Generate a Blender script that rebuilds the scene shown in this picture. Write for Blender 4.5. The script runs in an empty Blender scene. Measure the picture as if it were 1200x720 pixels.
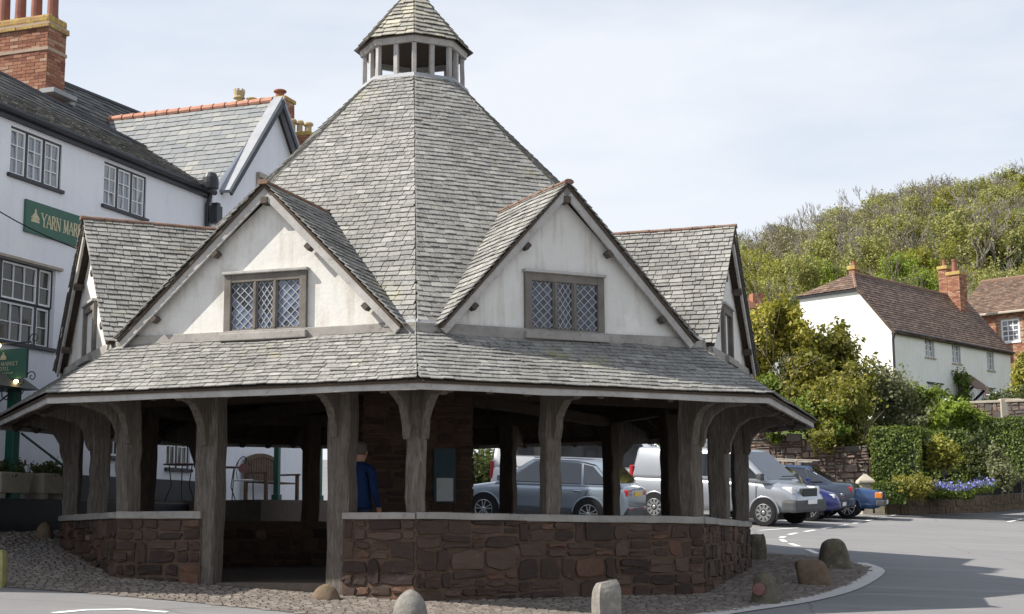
import bpy, bmesh, math, random
import numpy as np
from mathutils import Vector, Matrix, noise
V = Vector
R = math.radians
random.seed(7)
rng = np.random.default_rng(11)
scene = bpy.context.scene
COL = scene.collection

# ------------------------------------------------------------------ camera
CAM = V((0, 0, 0.88))
F, PITCH, ROLL = 1700.0, R(8.707), R(-0.386)
cam_d = bpy.data.cameras.new('camera')
cam_d.sensor_width = 36
cam_d.lens = 36 * F / 1200
cam_d.clip_end = 3000
cam = bpy.data.objects.new('camera', cam_d)
COL.objects.link(cam)
cam.matrix_world = Matrix.Translation(CAM) @ Matrix.Rotation(R(90) + PITCH, 4, 'X') @ Matrix.Rotation(ROLL, 4, 'Z')
scene.camera = cam

# ------------------------------------------------------------------ sky and sun
SUN_AZ, SUN_EL = R(81), R(44.5)          # azimuth measured from the viewer towards the left
sun_dir = V((-math.sin(SUN_AZ) * math.cos(SUN_EL), -math.cos(SUN_AZ) * math.cos(SUN_EL), math.sin(SUN_EL)))
world = bpy.data.worlds.new('World')
scene.world = world
world.use_nodes = True
wn, wl = world.node_tree.nodes, world.node_tree.links
wn.clear()
w_out = wn.new('ShaderNodeOutputWorld')
w_bg = wn.new('ShaderNodeBackground')
w_bg.inputs['Strength'].default_value = 0.10
sky = wn.new('ShaderNodeTexSky')
sky.sky_type = 'NISHITA'
sky.sun_disc = False
sky.sun_elevation = SUN_EL
sky.sun_rotation = math.atan2(sun_dir.x, sun_dir.y)
sky.air_density = 1.0
sky.dust_density = 1.4
tc = wn.new('ShaderNodeTexCoord')
mp = wn.new('ShaderNodeMapping')
mp.inputs['Scale'].default_value = (1.0, 1.0, 3.6)
mp.inputs['Location'].default_value = (0.35, 0.2, 0.1)
ns = wn.new('ShaderNodeTexNoise')
ns.inputs['Scale'].default_value = 1.7
ns.inputs['Detail'].default_value = 7
ns.inputs['Roughness'].default_value = 0.55
sep = wn.new('ShaderNodeSeparateXYZ')
m1 = wn.new('ShaderNodeMath'); m1.operation = 'MULTIPLY_ADD'
m1.inputs[1].default_value = -1.0; m1.inputs[2].default_value = 0.50
m2 = wn.new('ShaderNodeMath'); m2.operation = 'ADD'
rp = wn.new('ShaderNodeValToRGB')
rp.color_ramp.elements[0].position = 0.52; rp.color_ramp.elements[0].color = (0.5, 0.5, 0.5, 1)
rp.color_ramp.elements[1].position = 0.78; rp.color_ramp.elements[1].color = (0.95, 0.95, 0.95, 1)
mx = wn.new('ShaderNodeMix'); mx.data_type = 'RGBA'
mx.inputs['B'].default_value = (5.5, 5.75, 6.15, 1)
wl.new(tc.outputs['Generated'], mp.inputs['Vector'])
wl.new(mp.outputs['Vector'], ns.inputs['Vector'])
wl.new(tc.outputs['Generated'], sep.inputs[0])
wl.new(sep.outputs['Z'], m1.inputs[0])
wl.new(m1.outputs[0], m2.inputs[0])
wl.new(ns.outputs[0], m2.inputs[1])
wl.new(m2.outputs[0], rp.inputs[0])
wl.new(rp.outputs[0], mx.inputs['Factor'])
wl.new(sky.outputs[0], mx.inputs['A'])
wl.new(mx.outputs['Result'], w_bg.inputs['Color'])
wl.new(w_bg.outputs[0], w_out.inputs[0])

sd = bpy.data.lights.new('sun', 'SUN')
sd.energy = 4.8
sd.angle = R(0.53)
sd.color = (1.0, 0.95, 0.87)
sun = bpy.data.objects.new('sun', sd)
COL.objects.link(sun)
sun.location = (-30, -10, 40)
sun.rotation_euler = (-sun_dir).to_track_quat('-Z', 'Y').to_euler()

scene.view_settings.view_transform = 'Standard'
scene.view_settings.look = 'None'
scene.view_settings.exposure = 0.72
scene.view_settings.gamma = 1.0
scene.render.engine = 'CYCLES'
scene.cycles.max_bounces = 6
scene.cycles.transparent_max_bounces = 12

# ------------------------------------------------------------------ measuring: pixel of the 1200x720 photograph -> place
def ray(px, py):
    a, b = px - 600, py - 360
    c, s = math.cos(ROLL), math.sin(ROLL)
    u, v = c * a + s * b, -s * a + c * b
    d = V((u, F, -v))
    cp, sp = math.cos(PITCH), math.sin(PITCH)
    return V((d.x, d.y * cp - d.z * sp, d.y * sp + d.z * cp))
def at(px, py, Y):
    d = ray(px, py)
    return CAM + d * (Y / d.y)
def pix(P):
    d = P - CAM
    cp, sp = math.cos(PITCH), math.sin(PITCH)
    y, z = d.y * cp + d.z * sp, -d.y * sp + d.z * cp
    u, v = F * d.x / y, -F * z / y
    c, s = math.cos(ROLL), math.sin(ROLL)
    return 600 + c * u - s * v, 360 + s * u + c * v
X0, D, PHI = -1.643, 23.73, R(4.445)
def g(x, y):
    """height of the sloping street"""
    h = 0.0779 * (min(y, 28.0) - 18.18) + 0.058 * (max(y, 28.0) - 28.0)
    xx = max(-14.0, min(16.0, x))
    return -0.0423 * (xx + 1.21) + h + .1 * max(0, min(2.4, -7.2 - x)) - .13 * math.exp(-((x - 1) / 4) ** 2 - ((y - 35.5) / 4) ** 2)
def hit(px, py):
    d = ray(px, py)
    lo, hi = 3.0, 90.0
    f = lambda Y: (CAM.z + d.z / d.y * Y) - g(d.x / d.y * Y, Y)
    for Y in np.arange(3, 120, 0.5):
        if f(Y) < 0:
            lo, hi = Y - 0.5, Y
            break
    for _ in range(30):
        m = (lo + hi) / 2
        if f(m) < 0: hi = m
        else: lo = m
    P = CAM + d * (hi / d.y)
    return V((P.x, P.y, g(P.x, P.y)))

# ------------------------------------------------------------------ materials
MATS = {}
class NT:
    def __init__(s, name):
        s.m = bpy.data.materials.new(name); s.m.use_nodes = True
        s.n, s.l = s.m.node_tree.nodes, s.m.node_tree.links
        s.b = s.n['Principled BSDF']; s.out = s.n['Material Output']
        s.tc = s.n.new('ShaderNodeTexCoord')
    def noise(s, scale, detail=5, rough=.6, stretch=None):
        t = s.n.new('ShaderNodeTexNoise')
        t.inputs['Scale'].default_value = scale; t.inputs['Detail'].default_value = detail
        t.inputs['Roughness'].default_value = rough
        if stretch:
            mp = s.n.new('ShaderNodeMapping'); mp.inputs['Scale'].default_value = stretch
            s.l.new(s.tc.outputs['Object'], mp.inputs[0]); s.l.new(mp.outputs[0], t.inputs['Vector'])
        else:
            s.l.new(s.tc.outputs['Object'], t.inputs['Vector'])
        return t.outputs[0]
    def ramp(s, fac, stops):
        r = s.n.new('ShaderNodeValToRGB'); e = r.color_ramp.elements
        while len(e) < len(stops): e.new(.5)
        for el, (p, c) in zip(e, stops):
            el.position = p; el.color = (c[0], c[1], c[2], 1) if not isinstance(c, (int, float)) else (c, c, c, 1)
        s.l.new(fac, r.inputs[0])
        return r.outputs[0]
    def mix(s, fac, a, b, mode='MIX'):
        m = s.n.new('ShaderNodeMix'); m.data_type = 'RGBA'; m.blend_type = mode
        for k, x in (('Factor', fac), ('A', a), ('B', b)):
            if isinstance(x, (int, float)): m.inputs[k].default_value = x
            elif isinstance(x, tuple): m.inputs[k].default_value = (*x, 1)
            else: s.l.new(x, m.inputs[k])
        return m.outputs['Result']
    def attr(s, name='rnd'):
        a = s.n.new('ShaderNodeAttribute'); a.attribute_name = name
        return a.outputs['Fac']
    def objrnd(s):
        return s.n.new('ShaderNodeObjectInfo').outputs['Random']
    def bump(s, h, strength, dist=.02):
        b = s.n.new('ShaderNodeBump'); b.inputs['Strength'].default_value = strength; b.inputs['Distance'].default_value = dist
        s.l.new(h, b.inputs['Height']); s.l.new(b.outputs[0], s.b.inputs['Normal'])
    def col(s, c):
        if isinstance(c, tuple): s.b.inputs['Base Color'].default_value = (*c, 1)
        else: s.l.new(c, s.b.inputs['Base Color'])
    def rough(s, r, spec=.35, metal=0.0):
        if isinstance(r, (int, float)): s.b.inputs['Roughness'].default_value = r
        else: s.l.new(r, s.b.inputs['Roughness'])
        s.b.inputs['Specular IOR Level'].default_value = spec
        s.b.inputs['Metallic'].default_value = metal
def simple(name, c1, c2=None, scale=4, rough=.8, spec=.3, metal=0., bump=.15, bscale=30, stretch=None, rnd=None, spots=None, coat=0):
    """two-tone mottled surface, optional per-piece tones, optional spots of stain"""
    t = NT(name)
    c2 = c2 or tuple(min(1, x * 1.25) for x in c1)
    c = t.ramp(t.noise(scale, 6, .65, stretch), [(.3, c1), (.7, c2)])
    if rnd:
        c = t.mix(.72, c, t.ramp(t.attr(), rnd))
    for sp in (spots or []):
        sc, lo, hi, colr, amt = sp
        c = t.mix(t.ramp(t.noise(sc, 6, .7), [(lo, 0.0), (hi, amt)]), c, colr)
    t.col(c); t.rough(rough, spec, metal)
    if bump: t.bump(t.noise(bscale, 6, .7, stretch), bump)
    if coat: t.b.inputs['Coat Weight'].default_value = coat; t.b.inputs['Coat Roughness'].default_value = .06
    MATS[name] = t.m
    return t.m
def leafmat(name, stops, trans=.35):
    t = NT(name)
    c = t.ramp(t.attr(), stops)
    t.col(c); t.rough(.55, .3)
    tr = t.n.new('ShaderNodeBsdfTranslucent'); t.l.new(t.mix(.5, c, (.35, .4, .03), 'MIX'), tr.inputs[0])
    mxs = t.n.new('ShaderNodeMixShader'); mxs.inputs[0].default_value = trans
    t.l.new(t.b.outputs[0], mxs.inputs[1]); t.l.new(tr.outputs[0], mxs.inputs[2]); t.l.new(mxs.outputs[0], t.out.inputs[0])
    MATS[name] = t.m
def emit(name, c, st):
    t = NT(name); t.col(c); t.b.inputs['Emission Color'].default_value = (*c, 1); t.b.inputs['Emission Strength'].default_value = st
    MATS[name] = t.m

def slate_mat(name, tones, lich):
    t = NT(name)
    c = t.ramp(t.attr(), tones)
    c = t.mix(t.ramp(t.noise(26, 6, .7), [(.40, 0.0), (.66, .62)]), c, (.385, .38, .357))      # bleached crust
    c = t.mix(t.ramp(t.noise(.85, 5, .62), [(.47, 0.0), (.68, .5)]), c, (.115, .113, .106))      # large dark algae stains
    c = t.mix(t.ramp(t.noise(9, 6, .72), [(.54, 0.0), (.68, .65)]), c, (.115, .108, .092))
    c = t.mix(t.ramp(t.noise(1.3, 6, .7), [(.60, 0.0), (.74, lich)]), c, (.36, .33, .12))     # yellow lichen
    c = t.mix(t.ramp(t.noise(5.5, 6, .75), [(.66, 0.0), (.74, lich * .8)]), c, (.30, .27, .15))
    t.col(c); t.rough(.75, .35)
    t.bump(t.noise(38, 6, .75), .45, .012)
    MATS[name] = t.m
slate_mat('slate', [(0, (.118, .114, .105)), (.3, (.185, .179, .165)), (.55, (.235, .227, .206)), (.8, (.185, .182, .175)), (1, (.33, .318, .288))], .5)
slate_mat('slate_mossy', [(0, (.15, .145, .125)), (.35, (.25, .235, .19)), (.7, (.33, .31, .24)), (1, (.42, .39, .29))], .7)
def hip_slate(name, tones):
    t = NT(name)
    c = t.ramp(t.attr(), tones)
    c = t.mix(t.ramp(t.noise(6, 6, .7), [(.5, 0.0), (.75, .5)]), c, (.17, .17, .16))
    t.col(c); t.rough(.6, .4); t.bump(t.noise(25, 5, .7), .25, .01); MATS[name] = t.m
hip_slate('hotel_slate', [(0, (.165, .178, .187)), (.4, (.19, .2, .203)), (.75, (.22, .228, .224)), (1, (.27, .268, .245))])
hip_slate('dark_slate', [(0, (.045, .046, .048)), (.5, (.075, .075, .072)), (1, (.12, .117, .105))])
hip_slate('front_slate', [(0, (.085, .083, .08)), (.5, (.13, .127, .118)), (1, (.2, .193, .172))])
hip_slate('clay_tile', [(0, (.095, .06, .042)), (.5, (.14, .088, .06)), (1, (.22, .145, .1))])
def timber(name, a, b, c):
    t = NT(name)
    k = t.ramp(t.noise(3.0, 8, .7, (9, 9, 1.1)), [(.25, a), (.5, b), (.75, c)])
    k = t.mix(t.ramp(t.noise(1.6, 5, .6), [(.5, 0.0), (.75, .45)]), k, (.13, .105, .085))
    k = t.mix(t.ramp(t.noise(7, 8, .7, (14, 14, .6)), [(.57, 0.0), (.63, .9)]), k, (.03, .025, .02))   # shakes
    t.col(k); t.rough(.85, .2); t.bump(t.noise(6, 8, .75, (12, 12, .8)), .7, .02); MATS[name] = t.m
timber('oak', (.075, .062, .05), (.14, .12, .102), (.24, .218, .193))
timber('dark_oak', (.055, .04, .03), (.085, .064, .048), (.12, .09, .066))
def beam_mat(name, a, b):
    t = NT(name)
    k = t.ramp(t.noise(2.2, 7, .7), [(.3, a), (.7, b)])
    k = t.mix(t.ramp(t.noise(14, 6, .7), [(.56, 0.0), (.68, .5)]), k, (.12, .105, .09))
    t.col(k); t.rough(.85, .2); t.bump(t.noise(40, 6, .7), .35, .01); MATS[name] = t.m
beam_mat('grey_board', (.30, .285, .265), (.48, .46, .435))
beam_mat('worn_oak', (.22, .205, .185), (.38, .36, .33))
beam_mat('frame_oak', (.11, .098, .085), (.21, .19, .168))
beam_mat('brown_board', (.055, .045, .037), (.12, .1, .085))
def plaster(name, a, b, dirt, streak):
    t = NT(name)
    c = t.ramp(t.noise(1.3, 6, .65), [(.3, a), (.7, b)])
    c = t.mix(t.ramp(t.noise(2.4, 7, .65, (2.6, 2.6, .32)), [(.5, 0.0), (.78, streak)]), c, dirt)          # rain streaks
    c = t.mix(t.ramp(t.noise(20, 6, .75), [(.60, 0.0), (.74, .45)]), c, tuple(x * .8 for x in dirt))
    c = t.mix(t.ramp(t.noise(.75, 6, .7), [(.55, 0.0), (.62, .55)]), c, tuple(min(.8, x * 1.12) for x in b))    # patched repairs
    t.col(c); t.rough(.9, .15); t.bump(t.noise(7, 7, .7), .4, .02); MATS[name] = t.m
plaster('plaster', (.60, .58, .535), (.70, .685, .645), (.38, .325, .26), .8)
simple('stone', (.062, .043, .037), (.105, .072, .06), 6, .9, .15, bump=1.0, bscale=14,
       rnd=[(0, (.034, .026, .024)), (.35, (.06, .043, .035)), (.62, (.084, .057, .044)), (.86, (.118, .083, .064)), (.97, (.15, .075, .048)), (1, (.27, .22, .17))],
       spots=[(4, .62, .74, (.26, .2, .16), .5), (11, .62, .72, (.05, .04, .038), .5)])
simple('mortar', (.075, .05, .038), (.135, .09, .066), 5, .95, .1, bump=.6, bscale=30)
simple('pillar_stone', (.06, .04, .033), (.11, .07, .055), 5, .9, .1, bump=.7, bscale=16,
       rnd=[(0, (.05, .034, .03)), (.5, (.085, .055, .042)), (1, (.13, .085, .062))])
simple('lead', (.22, .225, .235), (.32, .325, .335), 3, .55, .4, bump=.15, bscale=12)
simple('pale_lead', (.24, .25, .27), (.32, .33, .35), 3, .6, .35, bump=.1, bscale=12)
simple('ridge_clay', (.15, .095, .072), (.24, .155, .118), 7, .9, .15, bump=.4, bscale=25,
       spots=[(5, .56, .68, (.17, .155, .135), .85), (6, .60, .68, (.5, .25, .04), .9)])
simple('red_ridge', (.36, .17, .115), (.48, .26, .19), 6, .85, .2, bump=.3, bscale=20, spots=[(8, .62, .7, (.35, .3, .14), .7)])
plaster('wall_paint', (.74, .755, .80), (.79, .80, .84), (.57, .58, .60), .35)
simple('white_paint', (.74, .75, .76), (.80, .80, .80), 4, .45, .4, bump=.05)
simple('black_paint', (.018, .019, .024), (.03, .031, .038), 6, .45, .4, bump=.08)
plaster('cream_render', (.72, .71, .665), (.78, .775, .735), (.48, .44, .35), .4)
simple('green_paint', (.012, .075, .055), (.018, .1, .07), 4, .4, .4, bump=.05)
simple('sign_green', (.035, .105, .075), (.045, .125, .09), 3, .5, .35, bump=.03)
simple('gilt', (.50, .44, .27), (.6, .54, .36), 10, .5, .4, bump=0)
def brick_mat(name, a, b, mort, sc):
    t = NT(name)
    br = t.n.new('ShaderNodeTexBrick'); br.inputs['Scale'].default_value = sc
    br.inputs['Color1'].default_value = (*a, 1); br.inputs['Color2'].default_value = (*b, 1); br.inputs['Mortar'].default_value = (*mort, 1)
    br.inputs['Mortar Size'].default_value = .016; br.inputs['Bias'].default_value = -.1
    t.l.new(t.tc.outputs['UV'], br.inputs['Vector'])
    c = t.mix(t.ramp(t.noise(5, 6, .7), [(.45, 0.0), (.75, .55)]), br.outputs[0], (.16, .085, .06))
    t.col(c); t.rough(.9, .15); t.bump(br.outputs['Fac'], -.4, .01); MATS[name] = t.m
simple('brick', (.22, .1, .065), (.3, .145, .1), 8, .9, .15, bump=.4, bscale=30,
       rnd=[(0, (.15, .065, .045)), (.3, (.26, .115, .075)), (.6, (.32, .155, .095)), (.85, (.39, .22, .14)), (1, (.46, .34, .25))], spots=[(3, .6, .75, (.14, .09, .07), .5)])
simple('brick_mortar', (.33, .25, .19), (.42, .33, .26), 8, .95, .1, bump=.3)
simple('lichen_brick', (.30, .17, .1), (.42, .30, .12), 4, .95, .1, bump=.5, bscale=20, spots=[(6, .5, .62, (.48, .40, .08), .9), (9, .6, .7, (.2, .14, .1), .6)])
simple('terracotta', (.2, .085, .062), (.29, .135, .1), 4, .85, .2, bump=.2, spots=[(6, .58, .7, (.2, .12, .08), .6)])
simple('buff_pot', (.38, .30, .17), (.48, .39, .24), 5, .85, .2, bump=.25, spots=[(6, .55, .7, (.2, .17, .1), .7)])
# ground
t = NT('asphalt')
c = t.ramp(t.noise(.3, 6, .6), [(.3, (.195, .193, .193)), (.7, (.24, .236, .233))])
c = t.mix(t.ramp(t.noise(120, 3, .6), [(.32, .45), (.62, 0.0)]), c, (.11, .11, .115))
c = t.mix(t.ramp(t.noise(1.4, 8, .75), [(.60, 0.0), (.70, .45)]), c, (.165, .165, .168))
c = t.mix(t.ramp(t.noise(.5, 5, .6, (.3, 3.0, 1)), [(.54, 0.0), (.68, .4)]), c, (.31, .305, .30))
c = t.mix(t.ramp(t.noise(.9, 4, .5, (.12, 4.5, 1)), [(.60, 0.0), (.66, .3)]), c, (.19, .188, .186))
vo = t.n.new('ShaderNodeTexVoronoi'); vo.feature = 'DISTANCE_TO_EDGE'; vo.inputs['Scale'].default_value = .28
wv = t.n.new('ShaderNodeMix'); wv.data_type = 'VECTOR'; wv.inputs['Factor'].default_value = .22
nz = t.n.new('ShaderNodeTexNoise'); nz.inputs['Scale'].default_value = .8; nz.inputs['Detail'].default_value = 6; t.l.new(t.tc.outputs['Object'], nz.inputs['Vector'])
t.l.new(t.tc.outputs['Object'], wv.inputs['A']); t.l.new(nz.outputs['Color'], wv.inputs['B']); t.l.new(wv.outputs['Result'], vo.inputs['Vector'])
c = t.mix(t.ramp(vo.outputs['Distance'], [(.0, .55), (.006, 0.0)]), c, (.1, .1, .1))
t.col(c); t.rough(.88, .25); t.bump(t.noise(160, 4, .6), .6, .01); MATS['asphalt'] = t.m
simple('cobble', (.155, .132, .113), (.24, .208, .18), 9, .85, .2, bump=.5, bscale=40,
       rnd=[(0, (.105, .088, .077)), (.4, (.15, .127, .11)), (.75, (.195, .168, .145)), (1, (.26, .23, .2))])
simple('cobble_bed', (.115, .095, .078), (.17, .14, .115), 14, .95, .1, bump=.6, bscale=40)
simple('road_paint', (.62, .62, .60), (.75, .75, .73), 22, .8, .2, bump=.2, spots=[(30, .57, .66, (.3, .3, .3), .7)])
simple('kerb_concrete', (.44, .42, .40), (.56, .54, .51), 7, .9, .15, bump=.3, bscale=50, spots=[(3, .6, .75, (.3, .28, .26), .5)])
simple('granite', (.15, .142, .128), (.25, .235, .21), 9, .9, .15, bump=.7, bscale=22, spots=[(5, .55, .68, (.4, .38, .31), .6), (12, .6, .7, (.1, .09, .08), .6)])
simple('sandstone', (.12, .085, .06), (.2, .15, .105), 7, .95, .1, bump=.8, bscale=18, spots=[(5, .58, .68, (.11, .11, .05), .7), (9, .62, .7, (.3, .27, .2), .6)])
simple('mossy_stone', (.085, .075, .055), (.16, .145, .11), 6, .95, .1, bump=.8, bscale=16, spots=[(4, .56, .68, (.15, .145, .06), .55), (9, .58, .68, (.3, .28, .23), .6), (14, .6, .7, (.045, .04, .034), .6)])
simple('lichen_stone', (.2, .19, .09), (.36, .32, .14), 8, .95, .1, bump=.7, bscale=16)
simple('soil', (.07, .055, .035), (.11, .085, .055), 4, .95, .1, bump=.5)
simple('grass', (.05, .075, .02), (.09, .12, .035), 1.5, .95, .1, bump=.5, bscale=6)
simple('hill_floor', (.085, .075, .045), (.14, .125, .07), .15, .95, .1, bump=.4, bscale=1)
simple('pale_stone', (.34, .30, .24), (.45, .40, .33), 6, .9, .15, bump=.4)
# foliage
leafmat('leaf_yellowgreen', [(0, (.16, .155, .025)), (.5, (.33, .295, .05)), (1, (.5, .42, .09))])
leafmat('leaf_olive', [(0, (.08, .085, .02)), (.5, (.17, .165, .035)), (1, (.32, .27, .06))])
leafmat('leaf_dark', [(0, (.025, .036, .014)), (.5, (.05, .068, .025)), (1, (.10, .115, .045))], .2)
leafmat('leaf_green', [(0, (.06, .095, .016)), (.5, (.12, .175, .03)), (1, (.21, .26, .055))])
leafmat('leaf_bright', [(0, (.11, .17, .02)), (.5, (.20, .275, .035)), (1, (.3, .36, .07))])
leafmat('leaf_hedge', [(0, (.045, .07, .013)), (.5, (.095, .135, .025)), (1, (.17, .21, .045))], .2)
leafmat('leaf_gold', [(0, (.17, .165, .03)), (.5, (.27, .26, .05)), (1, (.37, .345, .08))])
leafmat('leaf_grey', [(0, (.11, .12, .065)), (.5, (.19, .20, .11)), (1, (.31, .31, .2))])
leafmat('leaf_twig', [(0, (.17, .14, .105)), (.5, (.235, .2, .145)), (1, (.28, .255, .15))], .15)
leafmat('leaf_hill', [(0, (.18, .18, .075)), (.5, (.265, .265, .09)), (1, (.36, .345, .11))], .3)
leafmat('petal_blue', [(0, (.12, .14, .42)), (.5, (.22, .23, .62)), (1, (.34, .33, .72))], .2)
leafmat('petal_white', [(0, (.6, .55, .5)), (1, (.8, .75, .7))], .2)
simple('bark', (.11, .09, .07), (.19, .165, .13), 5, .95, .1, bump=.6, bscale=12)
simple('pale_bark', (.17, .15, .122), (.26, .235, .2), 3, .95, .1, bump=.4, bscale=8)
# vehicle and metal
def paint(name, c, flake=.6, rough=.3):
    t = NT(name)
    k = t.ramp(t.noise(2, 3, .5), [(.3, tuple(x * .96 for x in c)), (.7, c)])
    t.col(k); t.rough(rough, .5, flake)
    t.b.inputs['Coat Weight'].default_value = .8; t.b.inputs['Coat Roughness'].default_value = .04
    MATS[name] = t.m
paint('silver_blue', (.27, .32, .37), .55)
paint('silver', (.37, .39, .42), .5)
paint('van_white', (.72, .73, .75), 0)
paint('slate_blue', (.055, .07, .10), .5)
paint('deep_blue', (.016, .022, .14), .3)
paint('mid_blue', (.03, .075, .19), .35)
simple('glass', (.012, .014, .017), (.02, .022, .026), 3, .04, .9, bump=0, coat=.6)
simple('pale_glass', (.13, .145, .17), (.22, .235, .26), 2.0, .05, .8, bump=0, coat=.5)
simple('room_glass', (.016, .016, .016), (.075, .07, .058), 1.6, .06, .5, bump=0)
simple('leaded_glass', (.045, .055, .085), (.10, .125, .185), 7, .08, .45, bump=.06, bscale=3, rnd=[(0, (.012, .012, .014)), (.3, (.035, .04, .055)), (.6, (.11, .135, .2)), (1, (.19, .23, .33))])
simple('lead_came', (.27, .275, .275), (.36, .365, .365), 20, .6, .4, bump=0)
simple('rubber', (.012, .012, .013), (.022, .022, .023), 8, .85, .2, bump=.1)
simple('black_plastic', (.02, .021, .023), (.032, .033, .036), 8, .6, .3, bump=.1)
simple('grey_plastic', (.05, .052, .056), (.075, .078, .082), 8, .6, .3, bump=.1)
simple('alloy', (.45, .46, .47), (.55, .56, .57), 8, .3, .5, .8, bump=0)
simple('steel', (.25, .255, .26), (.33, .335, .34), 8, .45, .5, .7, bump=0)
simple('chrome', (.65, .66, .68), (.7, .71, .72), 8, .12, .5, 1.0, bump=0)
simple('red_lens', (.33, .012, .015), (.42, .02, .02), 20, .15, .6, bump=0, coat=.6)
simple('amber_lens', (.6, .17, .02), (.7, .22, .03), 20, .15, .6, bump=0, coat=.6)
simple('clear_lens', (.55, .56, .56), (.72, .73, .73), 14, .12, .6, bump=0, coat=.8)
simple('plate_yellow', (.62, .40, .03), (.68, .45, .04), 6, .4, .4, bump=0)
simple('plate_white', (.7, .7, .68), (.76, .76, .74), 6, .4, .4, bump=0)
simple('iron', (.03, .032, .036), (.055, .058, .062), 9, .55, .4, bump=.1)
simple('bench_wood', (.085, .052, .032), (.13, .085, .055), 3, .7, .25, bump=.3, bscale=10, stretch=(1, 1, 6))
simple('rose_metal', (.13, .055, .05), (.2, .09, .08), 9, .6, .4, bump=.1)
simple('jacket', (.012, .028, .085), (.02, .042, .12), 6, .9, .1, bump=.3, bscale=12)
simple('trousers', (.03, .03, .035), (.045, .045, .05), 6, .9, .1, bump=.2)
simple('skin', (.42, .22, .15), (.5, .28, .2), 8, .6, .3, bump=.05)
simple('hair', (.10, .085, .07), (.16, .14, .12), 20, .8, .2, bump=.3, stretch=(1, 1, 4))
simple('shoe', (.015, .012, .01), (.03, .025, .02), 8, .6, .3, bump=.1)
simple('poster', (.5, .52, .52), (.62, .64, .63), 9, .7, .2, bump=0)
simple('poster_blue', (.05, .085, .10), (.07, .11, .13), 9, .7, .2, bump=0)
emit('lamp_glow', (1.0, .72, .32), 6)
M = MATS

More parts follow.
